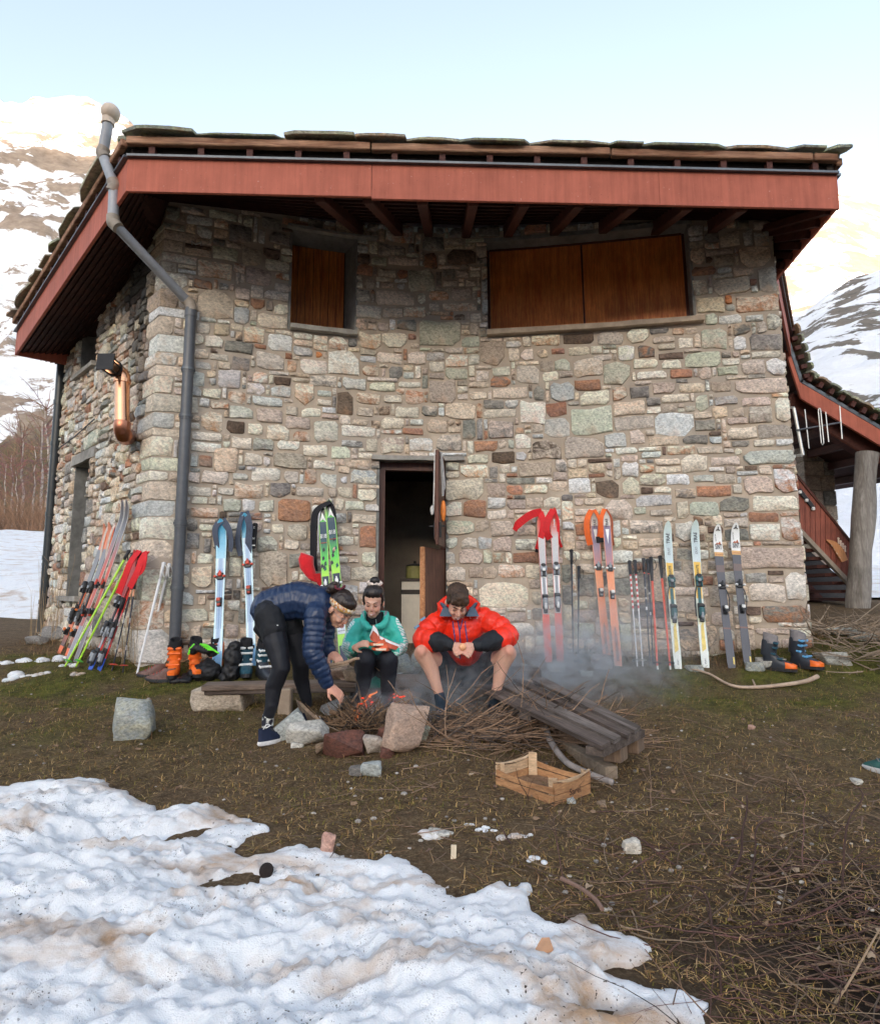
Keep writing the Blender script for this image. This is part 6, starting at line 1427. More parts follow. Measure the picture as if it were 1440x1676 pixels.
rock('rock', 'pale stone half buried at the foot of the right ski boot', 1268, 1098, 44, 22, .2, ((.40, .38, .33), (.34, .3, .26)), 25, n=20); rock('rock', 'long grey stone right of the orange boots', 1372, 1090, 60, 26, .2, ((.40, .40, .36), (.34, .3, .26)), 26, n=20)
rock('rock', 'grey rock between the smoke and the silver skis', 912, 1100, 30, 14, .12, GY, 27, n=30); rock('rock', 'brown rock at the foot of the orange skis', 988, 1096, 34, 26, .15, ((.26, .22, .2), (.34, .28, .24)), 28, n=20)
rock('rock', 'dark rock at the foot of the far left wall', 88, 1050, 50, 26, .3, ((.2, .19, .18), (.3, .28, .26)), 29, n=16); rock('rock', 'low dark rock by the foot of the left wall', 55, 1056, 34, 16, .2, ((.2, .19, .18), (.3, .28, .26)), 30, n=16)
rock('rock', 'red-brown clod lying on the grass far right', 1232, 1196, 13, 9, .04, PK, 31, n=20)
rock('rock', 'greenish white stones by the fire, left of the crate', 722, 1372, 44, 9, .1, WT, 33, n=20, sink=.3)
mb = MB(); rg = random.Random(31)
for k in range(420):
 u, v = rg.uniform(0, 1440), rg.uniform(1110, 1500); q = G(u, v)
 if float(poly_sdf(np.array([q.x]), np.array([q.y]), poly)[0]) > -.04: continue
 r = rg.uniform(.005, .016) * (1.2 if rg.random() < .1 else .8); g_ = rg.uniform(.12, .45); mb.ball((q.x, q.y, q.z + r * .2), (r, r * rg.uniform(.6, 1), r * .6), 6, 0, (g_ * 1.05, g_ * .95, g_ * .84))
o = mb.build('pebbles', vcol_mat('pebble', .9, .2)); tag(o, kind='stuff')
def on_snow(u, v):
 q = ray_flat(u, v, .1)
 for _ in range(6):
  z = float(snow_z(np.array([q.x]), np.array([q.y]))[0]); d = ray(u, v); t = (z - CH) / d.z; q = Vector((0, 0, CH)) + d * t
 return q
q = on_snow(433, 1442); mb = MB(); mb.ball(q + Vector((0, .02, .028)), (.028, .018, .028), 16, R=Matrix.Rotation(-.5, 3, 'X')); o = mb.build('pine_cone', mat('char_black', (.018, .012, .010), .95, .4, 60, .8)); tag(o, 'round black lump sitting on the snow patch', 'lump')
q = on_snow(886, 1555); mb = MB(); mb.prism([q + Vector((-.03, 0, .0)), q + Vector((-.004, -.025, .0)), q + Vector((.035, -.01, 0)), q + Vector((.03, .03, .012)), q + Vector((-.01, .03, .01))], (0, 0, .008)); o = mb.build('bark_chip', mat('tan_bark', (.5, .27, .15), .9, .2, 30, .3)); tag(o, 'flat orange-brown bark chip lying on the snow', 'bark chip')
M_plank = wood_mat('grey_brown_plank', (.12, .085, .065), (.24, .175, .135), sc=5, stretch=(1, 14, 14), rough=.85)
M_dark = wood_mat('dark_wet_plank', (.075, .055, .045), (.16, .125, .105), sc=5, stretch=(1, 14, 14), rough=.8, spec=.15)
pl0 = G(355, 1164); zb_ = pl0.z + .19
bl, br = P(334, 1120, 5.05), P(875, 1112, 5.30)
bench = thing('plank_bench', 'long weathered plank bench resting on stones behind the fire', 'bench', (bl.x, bl.y, pl0.z))
mb = MB(); mb.bar(P(334, 1124, 5.02), P(640, 1117, 5.25), .22, .045, bev=.008); mb.build('plank', M_plank, bench)
mb = MB(); mb.bar(P(338, 1132, 5.02), P(640, 1126, 5.2), .16, .035, bev=.006); mb.build('plank', M_dark, bench)
mb = MB(); mb.bar(P(560, 1113, 5.36), P(880, 1117, 5.40), .30, .07, bev=.01); mb.build('plank', wood_mat('pinkish_bench_plank', (.30, .20, .15), (.44, .31, .24), sc=5, stretch=(1, 14, 14), rough=.85), bench)
mb = MB(); c_ = G(464, 1172); mb.bar(c_ + Vector((0, .05, -.03)), c_ + Vector((0, .05, .20)), .10, .09, up=(0, 1, 0), bev=.01); mb.build('support', mat('pale_post', (.30, .23, .17), .85, .3, 12, .3), bench)
for u in (600, 860): c_ = G(u, 1140); mb = MB(); mb.box((c_.x, 5.42, (c_.z + .1)), (.24, .2, .30), bev=.02); mb.build('support', M_dark, bench)
for k, (u, v, w, h, c) in enumerate([(545, 1100, 60, 24, TN), (548, 1122, 80, 26, BR_), (588, 1104, 60, 22, BR_), (655, 1085, 50, 34, GYL), (662, 1112, 60, 22, GY), (640, 1062, 60, 22, TN), (700, 1080, 60, 30, GYL), (760, 1090, 70, 26, TN)]):
 rock('rock', ['flat tan stone behind the stick-holding hand', 'long brown stone low behind the stick', 'brown stone just left of the seated woman', 'pale mottled stone under the doorway beside the seated woman', 'grey stone below the mottled one by the doorway', 'tan stone on the doorstep', 'grey stone behind the seated man by the door', 'tan stone behind the seated man'][k], u, v, w, h, .25, c, 40 + k, Y=None if v > 1110 else 6.0 - .02 * (v - 1060), n=16, sink=0, group='rough stones below the doorway', zoff=-h / 2 / FPX * 5.8 if v <= 1110 else 0)
fc = G(592, 1198); fc.y += .10
M_twig = mat('dry_twig', (.23, .15, .095), .9, .35, 40, .2); M_twigd = mat('charred_twig', (.07, .045, .03), .95, .35, 40, .2); M_bark = mat('bark', (.20, .15, .12), .9, .4, 22, .4)
def twig(mb, p, d, L, r, rg, bend_=.12, n=4, fork=0.0, col=None):
 pts = [Vector(p)]; d = Vector(d).normalized()
 for i in range(n):
  d = (d + Vector((rg.uniform(-1, 1), rg.uniform(-1, 1), rg.uniform(-1, 1))) * bend_).normalized(); pts.append(pts[-1] + d * L / n)
  if rg.random() < fork: twig(mb, pts[-1], d + Vector((rg.uniform(-1, 1), rg.uniform(-1, 1), rg.uniform(-.6, .8))) * .7, L * .45, r * .6, rg, bend_, 3, 0, col)
 mb.tube(pts, [r * (1 - .6 * i / n) for i in range(n + 1)], 5, 0, col, cap=False); return pts
rg = random.Random(8); mb = MB(); mb2 = MB()
for k in range(520):
 a = rg.uniform(0, 2 * math.pi); rr = .24 * math.sqrt(rg.random()); p = fc + Vector((math.cos(a) * rr * 1.15, math.sin(a) * rr * .75, .02 + .15 * (1 - rr / .26) * rg.random()))
 d = Vector((rg.uniform(-1, 1), rg.uniform(-1, .6), rg.uniform(-.35, .75))); g_ = rg.uniform(.5, 1.25); c = (.27 * g_, .17 * g_, .10 * g_) if rg.random() < .75 else (.06, .045, .035)
 twig(mb, p, d, rg.uniform(.07, .26), rg.uniform(.0025, .006), rg, .14, 3, .1, c)
o = mb.build('firewood_twigs', vcol_mat('twig_wood', .9, .25, 80, .2)); tag(o, 'heap of thin twigs laid on the fire inside the ring of stones', kind='stuff')
for k, (u0, v0, u1, v1, r, dy) in enumerate([(575, 1150, 600, 1116, .009, .1), (560, 1190, 640, 1150, .012, .08), (540, 1165, 610, 1180, .016, .0), (600, 1195, 590, 1130, .008, 0), (610, 1180, 625, 1145, .006, -.05), (618, 1185, 648, 1128, .007, .12), (545, 1180, 575, 1172, .014, -.1)]):
 mb = MB(); twig(mb, P(u0, v0, fc.y + dy), P(u1, v1, fc.y + dy + .08) - P(u0, v0, fc.y + dy), (P(u1, v1, fc.y + dy) - P(u0, v0, fc.y + dy)).length, r, rg, .06, 4, .15, (.22, .14, .09)); o = mb.build('stick', vcol_mat('twig_wood')); tag(o, ['stick pointing up from the back of the fire', 'long stick lying across the fire', 'thick stick at the left side of the fire', 'upright stick in the middle of the flames', 'short stick near the right edge of the flames', 'stick slanting right out of the fire', 'short thick stick at the front left of the fire'][k], 'stick', 'sticks laid on the fire')
m, nt, b = node_mat('flame'); em = nt.nodes.new('ShaderNodeEmission'); v_ = coords(nt); n_ = noise(nt, 12, 3, .6, v_)
nt.links.new(ramp(nt, n_, [(.35, (1.0, .10, .02)), (.6, (1.0, .28, .06)), (.8, (1.0, .55, .2))]), em.inputs[0]); em.inputs[1].default_value = .26; nt.links.new(em.outputs[0], nt.nodes['Material Output'].inputs[0]); M_flame = m
fire = thing('campfire', 'small orange campfire flames and glowing embers among the twigs', 'fire', tuple(fc))
def flame(u0, v0, u1, v1, w, dy):
 mb = MB(); a, b = P(u0, v0, fc.y + dy), P(u1, v1, fc.y + dy + .05); n = 7; pts = []
 for i in range(n): t = i / (n - 1); pts.append(lerp(a, b, t) + Vector((.018 * math.sin(t * 7 + u0), .01 * math.sin(t * 5 + v0), 0)))
 w *= .55; mb.tube(pts, [w * .35, w * .9, w, w * .8, w * .5, w * .25, .001], 7); return mb.build('flame', M_flame, fire, smooth=True)
for a in ((577, 1192, 590, 1150, .016, .0), (573, 1185, 570, 1158, .012, .02), (588, 1176, 601, 1146, .012, .03), (580, 1180, 584, 1150, .009, -.04), (606, 1142, 616, 1130, .014, .16), (593, 1160, 601, 1138, .008, .08)): flame(*a)
mb = MB()
for k in range(40): u, v = rg.choice([(578, 1194), (596, 1142), (655, 1152), (640, 1142), (600, 1150), (583, 1205), (652, 1141), (600, 1200)]); q = P(u + rg.uniform(-9, 9), v + rg.uniform(-5, 5), fc.y + rg.uniform(-.05, .2)); r = rg.uniform(.003, .010); mb.ball(q, (r * 1.6, r, r * .7), 6)
m, nt, b = node_mat('ember'); em = nt.nodes.new('ShaderNodeEmission'); em.inputs[0].default_value = (1, .07, .03, 1); em.inputs[1].default_value = .22; nt.links.new(em.outputs[0], nt.nodes['Material Output'].inputs[0])
mb.build('embers', m, fire)['kind'] = 'stuff'
mb = MB(); cp = catmull([P(490, 1150, 4.62), P(505, 1168, 4.55), P(530, 1190, 4.45), P(556, 1200, 4.4)], 4); rings = []
for i, p in enumerate(cp):
 t = i / (len(cp) - 1); w = .05 + .03 * math.sin(t * 3); rings.append([p + Vector((-w * .6, 0, w * .55)), p + Vector((w * .5, -.05, w * .2)), p + Vector((w * .7, .02, -w * .7)), p + Vector((-w * .4, .05, -w * .8))])
mb.loft(rings); o = mb.build('log', wood_mat('split_log', (.16, .10, .075), (.34, .25, .16), sc=6, stretch=(3, 3, 3), rough=.9)); tag(o, 'split brown log curving down into the left side of the fire', 'log')
rg = random.Random(12); mb = MB(); bc = G(815, 1205)
for k in range(400):
 x = rg.uniform(-.48, .62); y = rg.uniform(-.24, .30); p = Vector((bc.x + x, bc.y + y, 0)); p.z = gzf(p.x, p.y) + rg.uniform(.0, .11) * math.exp(-(x / .45) ** 2 - (y / .4) ** 2) + .01
 a = rg.gauss(.35, .9) if rg.random() < .7 else rg.uniform(0, 6.28); d = Vector((math.cos(a), -math.sin(a) * .6, rg.uniform(-.15, .28) if rg.random() < .9 else rg.uniform(.4, .9)))
 g_ = rg.uniform(.55, 1.3); c = (.28 * g_, .175 * g_, .11 * g_) if rg.random() < .7 else (.10 * g_, .075 * g_, .06 * g_)
 twig(mb, p, d, rg.uniform(.18, .62), rg.uniform(.0025, .0065), rg, .16, 5, .16, c)
for k in range(140):
 x = rg.uniform(-.5, .8); p = Vector((bc.x + x + .1, bc.y + rg.uniform(-.35, -.0), 0)); p.z = gzf(p.x, p.y) + .012; a = rg.uniform(0, 6.28)
 twig(mb, p, (math.cos(a), math.sin(a) * .5, .03), rg.uniform(.1, .4), rg.uniform(.002, .004), rg, .1, 4, .1, (.30, .19, .12))
o = mb.build('brushwood', vcol_mat('twig_wood')); tag(o, 'tangled heap of dry brushwood between the fire and the pallet', kind='stuff')
A, B, C, Dp = P(985, 1232, 4.05), P(1052, 1190, 4.72), P(880, 1108, 5.75), P(782, 1124, 5.1)
gA = G(1000, 1262)
A = Vector((1.07, 4.13, .0));
def top_at(u, v, z): return at_z(u, v, z)
A = top_at(985, 1222, .16); B = top_at(1051, 1190, .17); C = top_at(885, 1106, .24); Dp = top_at(776, 1122, .22)
pal = thing('pallet', 'dark weathered wooden pallet tilted over the brushwood right of the fire', 'pallet', (A.x, A.y, gzf(A.x, A.y)))
_ang = math.atan2((Dp - A).y, (Dp - A).x)
M_pl1 = wood_mat('dark_pallet_board', (.060, .045, .036), (.17, .13, .11), sc=5, rot=(0, 0, -_ang), stretch=(1, 14, 14), rough=.85, spec=.15); M_pl2 = wood_mat('grey_pallet_board', (.10, .08, .066), (.25, .205, .18), sc=5, rot=(0, 0, -_ang), stretch=(1, 14, 14), rough=.85, spec=.15)
nrm = (B - A).cross(Dp - A).normalized(); nrm = nrm if nrm.z > 0 else -nrm
spans = [(0.0, .22), (.29, .48), (.56, .71), (.80, 1.0)]
for k, (a, b) in enumerate(spans):
 j = [rg.uniform(-.02, .02) for _ in range(4)]
 p = [lerp(A, B, a), lerp(A, B, b), lerp(Dp, C, b), lerp(Dp, C, a)]; ld_ = (Dp - A).normalized(); p = [p[0] - ld_ * j[0], p[1] - ld_ * j[1], p[2] + ld_ * j[2], p[3] + ld_ * j[3]]
 mb = MB(); mb.prism(p, -nrm * .022); mb.build('deck_board', M_pl1 if k % 2 == 0 else M_pl2, pal)
for t in (.04, .5, .95):
 p, q = lerp(A, Dp, t), lerp(B, C, t); mb = MB(); mb.bar(p - nrm * .045, q - nrm * .045, .10, .04, up=nrm); mb.build('stringer', M_dark, pal)
for s_ in (.5, .93):
 for t in (.05, .5):
  p = lerp(lerp(A, B, s_), lerp(Dp, C, s_), t) - nrm * .11; mb = MB(); mb.box(p, (.10, .12, .085), Matrix.Rotation(-.6, 3, 'Z'), bev=.006); mb.build('block', wood_mat('brown_block', (.14, .09, .06), (.22, .15, .1), rough=.9), pal)
mb = MB(); mb.bar(P(925, 1222, 4.15), G(1002, 1280) + Vector((0, 0, .045)), .075, .07, bev=.006); o = mb.build('timber_offcut', wood_mat('pale_split_timber', (.20, .15, .11), (.36, .28, .20), sc=5, stretch=(4, 4, 4), rough=.85)); tag(o, 'squared timber offcut jutting from under the pallet', 'timber')
g0 = [P(845, 1170, 4.7), P(888, 1188, 4.35), G(900, 1225) + Vector((0, 0, .05)), G(925, 1256) + Vector((0, 0, .035)), G(960, 1274) + Vector((0, 0, .03)), G(1003, 1288) + Vector((0, 0, .02))]
mb = MB(); mb.tube(catmull(g0, 5), [.022 - .0002 * i for i in range(26)], 9); o = mb.build('birch_branch', mat('birch_bark', (.30, .26, .24), .8, .45, 26, .4), smooth=True); tag(o, 'grey birch branch curving out behind the crate', 'branch')
g0 = [G(1130, 1100), G(1160, 1108), G(1195, 1127), G(1230, 1131), G(1280, 1127), G(1318, 1121), G(1338, 1113)]; g0 = [p + Vector((0, 0, .03)) for p in g0]
mb = MB(); mb.tube(catmull(g0, 4), [.008 + .0006 * i for i in range(25)], 8); mb.tube([G(1238, 1131) + Vector((0, 0, .02)), G(1232, 1122) + Vector((0, 0, .05))], .008, 5); o = mb.build('bare_branch', mat('pale_bark', (.42, .31, .23), .8, .3, 26, .3), smooth=True); tag(o, 'long bare pale branch lying on the grass below the dark skis', 'branch')
g0 = [G(918, 1452), G(950, 1468), G(975, 1488), G(986, 1504)]; g0 = [p + Vector((0, 0, .03)) for p in g0]
mb = MB(); mb.tube(catmull(g0, 4), .008, 7); o = mb.build('bare_branch', mat('brown_bark', (.20, .12, .09), .8, .3, 26, .3)); tag(o, 'short brown branch lying where the snow meets the dark brush', 'branch')
q = G(742, 1408); mb = MB(); mb.bar(q, q + Vector((.002, .01, .055)), .022, .006, up=(0, 1, 0)); o = mb.build('wood_chip', mat('pale_chip', (.6, .5, .36), .8)); tag(o, 'small pale wood chip standing on the bare ground', 'wood chip')
cr0 = G(907, 1322); crL = G(811, 1288); crR = G(967, 1300); crB = crL + (crR - cr0)
crate = thing('wooden_crate', 'open orange-brown wooden fruit crate on the grass', 'crate', tuple(cr0))
M_cr = wood_mat('orange_crate_wood', (.36, .17, .075), (.56, .30, .14), sc=7, stretch=(3, 3, 12), rough=.7); M_crp = wood_mat('pale_crate_wood', (.52, .34, .20), (.68, .48, .30), sc=7, stretch=(3, 3, 12), rough=.75)
up = Vector((0, 0, 1)); e1_, e2_ = (crL - cr0), (crR - cr0); d1, d2 = e1_.normalized(), e2_.normalized()
def cbar(a, b, z0, z1, th, nm, mt_, sag=0.0, inward=None):
 n = 8; rings = []; i_ = (inward or Vector((0, 0, 0))).normalized() * th
 for k in range(n + 1):
  t = k / n; p = lerp(a, b, t); zz = z1 - sag * math.sin(math.pi * t); z00 = z0 - (sag * .35) * math.sin(math.pi * t) if sag else z0
  rings.append([p + up * z00, p + up * zz, p + up * zz + i_, p + up * z00 + i_])
 mb = MB(); mb.loft(rings); mb.build(nm, mt_, crate)
H_ = .125
for (a, b, i_) in ((cr0, crL, d2), (crR, crB, -d2)):
 cbar(a, b, .004, .048, .006, 'side_slat', M_cr, 0, i_); cbar(a, b, .058, .090, .006, 'side_slat', M_cr, 0.012, i_)
for (a, b, i_) in ((cr0, crR, d1), (crL, crB, -d1)):
 cbar(a, b, .004, .050, .007, 'end_slat', M_cr, 0, i_); cbar(a, b, .058, .112, .007, 'end_slat', M_crp if i_ == -d1 else M_cr, 0.018, i_)
for (c_, a_, b_, h) in ((cr0, d1, d2, .125), (crL, -d1, d2, .12), (crR, d1, -d2, .12), (crB, -d1, -d2, .135)):
 q = c_ + (a_ + b_) * .016; mb = MB(); mb.prism([q - (a_ - b_) * .0, q + a_ * .030, q + b_ * .030], (0, 0, h)); mb.build('corner_post', M_crp, crate)
for k in range(4):
 t0_, t1_ = (k + .04) / 4, (k + .92) / 4; mb = MB(); a, b = lerp(cr0, crR, t0_) + d1 * .01, lerp(cr0, crR, t1_) + d1 * .01; mb.prism([a + up * .010, b + up * .010, b + (crL - cr0) * .95 + up * .010, a + (crL - cr0) * .95 + up * .010], (0, 0, .006)); mb.build('bottom_slat', wood_mat('dark_crate_wood', (.16, .09, .05), (.28, .17, .10), rough=.8), crate)
cbar(crL + d2 * .0, lerp(crL, crB, 1), .118, .126, .02, 'top_rail', M_crp, 0.02, -d1); cbar(cr0, crR, .118, .124, .012, 'top_rail', M_crp, .03, d1)
textmesh('Sarel', .045, lerp(cr0, crR, .55) + up * .045 - d1 * .004, d2, up, mat('dark_stamp', (.10, .05, .03), .8), crate)
def boot(label, c, yaw, cols, h=.30, group=None, toe_col=None, open_=True, scale=1.0, tiltx=0.0):
 """ski boot standing on its sole, toe towards +x of its own frame"""
 sole, shell, cuff, liner, buckle = cols; R = Matrix.Rotation(yaw, 3, 'Z') @ Matrix.Rotation(tiltx, 3, 'Y'); root = thing('ski_boot', label, 'ski boot', tuple(c), group)
 def ell(x, y, z, rx, ry, n=14, tip=1.0, tl=0.0):
  out = []
  for i in range(n):
   a = 2 * math.pi * i / n; cx, sy = math.cos(a), math.sin(a); k = 1.0 + .12 * abs(cx * sy) * 2
   out.append(c + R @ (Vector((x + rx * cx * k, y + ry * sy * k, z + tl * cx)) * scale))
  return out
 mb = MB(); mb.loft([ell(.03, 0, 0, .15, .045), ell(.03, 0, .03, .152, .048), ell(.03, 0, .032, .145, .045)]); mb.build('sole', sole, root, smooth=False)
 mb = MB(); mb.loft([ell(.03, 0, .03, .142, .048), ell(.03, 0, .06, .145, .052), ell(.015, 0, .09, .118, .05, tl=-.01), ell(-.02, 0, .12, .085, .048, tl=-.015), ell(-.05, 0, .15, .062, .048), ell(-.055, 0, .18, .056, .048)]); smooth_by_angle(mb.build('shell', shell, root), 50)
 if toe_col: mb = MB(); mb.loft([ell(.115, 0, .03, .064, .050), ell(.115, 0, .06, .064, .053), ell(.10, 0, .085, .052, .045, tl=-.012)]); smooth_by_angle(mb.build('toe_cap', toe_col, root), 50)
 mb = MB(); mb.loft([ell(-.055, 0, .15, .068, .055), ell(-.05, 0, .20, .066, .056), ell(-.035, 0, .27, .070, .060, tl=-.012), ell(-.032, 0, .285, .066, .056, tl=-.014)]); smooth_by_angle(mb.build('cuff', cuff, root), 50)
 mb = MB(); mb.loft([ell(-.035, 0, .24, .060, .052), ell(-.03, 0, .31, .064, .055, tl=.0), ell(-.03, 0, .345, .060, .050, tl=-.02), ell(-.03, 0, .34, .045, .038, tl=-.02), ell(-.03, 0, .27, .04, .034)]); smooth_by_angle(mb.build('liner', liner, root), 50)
 for (x, z) in ((.055, .115), (-.0, .16), (.018, .215), (.028, .26)):
  q = c + R @ (Vector((x, 0, z)) * scale); mb = MB(); mb.box(q, (.02 * scale, .112 * scale, .020 * scale), R @ Matrix.Rotation(.5, 3, 'Y'), bev=.005); mb.box(q + R @ Vector((-.01, -.058, .0)) * scale, (.045 * scale, .012, .018), R @ Matrix.Rotation(.3, 3, 'Y'), bev=.004); mb.build('buckle', buckle, root)
 ribbon([c + R @ (Vector(p) * scale) for p in ((-.10, 0, .27), (-.035, -.068, .275), (.04, 0, .262), (-.035, .068, .275), (-.10, 0, .27))], .03, .006, liner, 'power_strap', root, wdir=(0, 0, 1), n=3)
 return root
M_ob = mat('orange_boot_plastic', (.80, .15, .02), .35, .08, 12, .03); M_ln = mat('black_liner', (.012, .012, .014), .9, .3, 50, .2); M_db = mat('dark_boot_plastic', (.03, .035, .045), .35, .2, 12, .03); M_tb = mat('teal_boot_plastic', (.02, .07, .10), .35, .2, 12, .03); M_gb = mat('grey_liner', (.22, .20, .20), .8)
boot('black boot with an orange cuff standing left, by the drainpipe', G(284, 1108), math.radians(-75), (M_blkp, M_ob, M_ob, M_ln, M_ob), group='black and orange ski boots by the drainpipe'); boot('black boot with an orange cuff standing under the green glove', G(319, 1106), math.radians(-60), (M_blkp, M_ob, M_ob, M_ln, M_ob), group='black and orange ski boots by the drainpipe')
boot('third orange boot half hidden behind the black bags', G(350, 1096), math.radians(-110), (M_blkp, M_ob, M_ob, M_ln, M_db), group='black and orange ski boots by the drainpipe', scale=.9)
boot('dark teal ski boot left of the stooping woman', G(402, 1110), math.radians(-70), (M_blkp, M_tb, M_tb, M_ln, M_whp), group='dark teal ski boots', scale=1.05, tiltx=-.15); boot('dark teal ski boot touching the stooping woman from behind', G(430, 1110), math.radians(-50), (M_blkp, M_db, M_tb, M_ln, M_whp), group='dark teal ski boots', tiltx=.1)
boot('ski boot with an orange toe, left one at the hut corner', G(1270, 1098), math.radians(-35), (M_blkp, M_db, M_db, M_gb, M_tb), toe_col=M_ob, group='ski boots with orange toes'); boot('ski boot with an orange toe, right one at the hut corner', G(1315, 1094), math.radians(-55), (M_blkp, M_db, M_db, M_gb, mat('blue_buckle', (.12, .35, .6), .4)), toe_col=M_ob, group='ski boots with orange toes')
def shoe(label, c, yaw, upper, sole, group=None, scale=1.0, lace=None, tilt=0.0, parent=None):
 R = Matrix.Rotation(yaw, 3, 'Z') @ Matrix.Rotation(tilt, 3, 'Y'); root = parent or thing('shoe', label, 'shoe', tuple(c), group)
 def ring(z, L, w, x0, lift=0.0, n=16):
  out = []
  for i in range(n):
   a = 2 * math.pi * i / n; x, y = math.cos(a), math.sin(a)
   wy = w * (1 if x > 0 else .82) * (1 - .12 * x * x); out.append(c + R @ (Vector((x0 + L * x, wy * y, z + lift * max(0, x) ** 2)) * scale))
  return out
 mb = MB(); mb.loft([ring(0, .125, .040, .0, .02), ring(.015, .138, .046, 0, .018), ring(.032, .135, .046, 0, .012)]); smooth_by_angle(mb.build('sole', sole, root), 40)
 mb = MB(); mb.loft([ring(.03, .132, .044, 0, .01), ring(.055, .128, .043, -.002, -.002), ring(.08, .095, .038, -.035, -.004), ring(.105, .062, .034, -.068), ring(.125, .052, .034, -.078), ring(.122, .04, .024, -.078), ring(.08, .04, .022, -.07)]); smooth_by_angle(mb.build('upper', upper, root), 60)
 for k in range(4): x = .055 - .027 * k; mb = MB(); mb.tube([c + R @ (Vector((x, -.026, .068 + .013 * k)) * scale), c + R @ (Vector((x + .004, 0, .082 + .013 * k)) * scale), c + R @ (Vector((x, .026, .068 + .013 * k)) * scale)], .0035, 5); mb.build('lace', lace or M_gb, root)
 return root
M_hik = mat('brown_grey_suede', (.17, .10, .085), .85, .5, 30, .3); M_hs = mat('dark_rubber', (.04, .042, .045), .7)
shoe('brown and grey hiking shoe, rear one by the white poles', G(240, 1112) + Vector((0, .1, 0)), math.radians(200), M_hik, M_hs, 'brown hiking shoes', lace=mat('red_lace', (.4, .06, .04), .7)); shoe('brown and grey hiking shoe in front, nearest the left boot', G(262, 1117), math.radians(188), M_hik, M_hs, 'brown hiking shoes', lace=mat('red_lace', (.4, .06, .04), .7))
def lump(name, label, cat, balls, mt_, vox=.012, amp=.012, fr=14, kind=None, parent=None, smooth_it=3):
 import bmesh
 mb = MB()
 for (p, r) in balls: mb.ball(p, r, 12)
 me = bpy.data.meshes.new('tmp'); me.from_pydata([tuple(v) for v in mb.v], [], mb.f); ob = bpy.data.objects.new('tmp', me); COL.objects.link(ob)
 md = ob.modifiers.new('r', 'REMESH'); md.mode = 'VOXEL'; md.voxel_size = vox; sm = ob.modifiers.new('s', 'SMOOTH'); sm.iterations = smooth_it; sm.factor = .6
 m2 = bpy.data.meshes.new_from_object(ob.evaluated_get(bpy.context.evaluated_depsgraph_get())); bpy.data.objects.remove(ob)
 V = np.array([v.co[:] for v in m2.vertices]); N = np.array([v.normal[:] for v in m2.vertices]); fs = [tuple(p.vertices) for p in m2.polygons]; bpy.data.meshes.remove(m2)
 V = V + N * (amp * (1 - 2 * np.abs(fbm(V[:, 0] * fr, V[:, 1] * fr, V[:, 2] * fr, 3))))[:, None]
 o = mk(name, V, fs, mt_, parent, True)
 if label: tag(o, label, cat)
 return o
M_bf = mat('black_nylon', (.010, .010, .012), .55, .3, 60, .15)
q = G(334, 1114); lump('bag', 'slumped black bag in front of the orange boots', 'bag', [(q + Vector((-.07, .05, .06)), (.11, .08, .075)), (q + Vector((.05, .05, .07)), (.11, .09, .085)), (q + Vector((.0, .08, .12)), (.09, .06, .06)), (q + Vector((-.17, .06, .03)), (.06, .06, .03))], M_bf)
q = G(374, 1116); lump('bag', 'upright narrow black bag beside the blue ski', 'bag', [(q + Vector((0, .05, .08)), (.085, .07, .1)), (q + Vector((.01, .05, .20)), (.085, .065, .12)), (q + Vector((.03, .05, .31)), (.06, .05, .05)), (q + Vector((-.05, .03, .03)), (.05, .05, .04))], M_bf)
q = G(292, 1119); lump('glove', 'flat black glove on the grass in front of the left orange boot', 'glove', [(q + Vector((-.04, .03, .02)), (.06, .05, .025)), (q + Vector((.04, .03, .025)), (.08, .05, .03))], M_bf)
q = P(336, 1062, 5.85); gl = lump('glove', 'bright green and black glove lying on top of the orange boots', 'glove', [(q + Vector((0, 0, 0)), (.11, .06, .045)), (q + Vector((.07, -.01, -.02)), (.05, .05, .05)), (q + Vector((-.10, 0, .0)), (.05, .04, .05))], M_bf)
M_gn = mat('lime_fabric', (.16, .75, .04), .7)
for k in range(5): a = q + Vector((.03 + .018 * k, -.055, .03 - .012 * k)); mb = MB(); mb.tube([a + Vector((-.06, -.0, .015)), a + Vector((0, -.012, .012)), a + Vector((.045, .0, -.02))], .0085, 6); mb.build('stripe', M_gn, gl)
mb = MB(); mb.tube([q + Vector((-.14, -.03, -.05)), q + Vector((-.13, -.03, .0)), q + Vector((-.09, -.03, .045))], .009, 6); mb.build('stripe', M_gn, gl)
q = P(1437, 1200, 3.7); q.z = gzf(q.x, q.y); shoe('dark green trainer just inside the right edge of the photo', q + Vector((.05, 0, 0)), math.radians(160), mat('green_trainer', (.02, .09, .08), .7, .5), mat('pale_sole', (.5, .5, .5), .7))
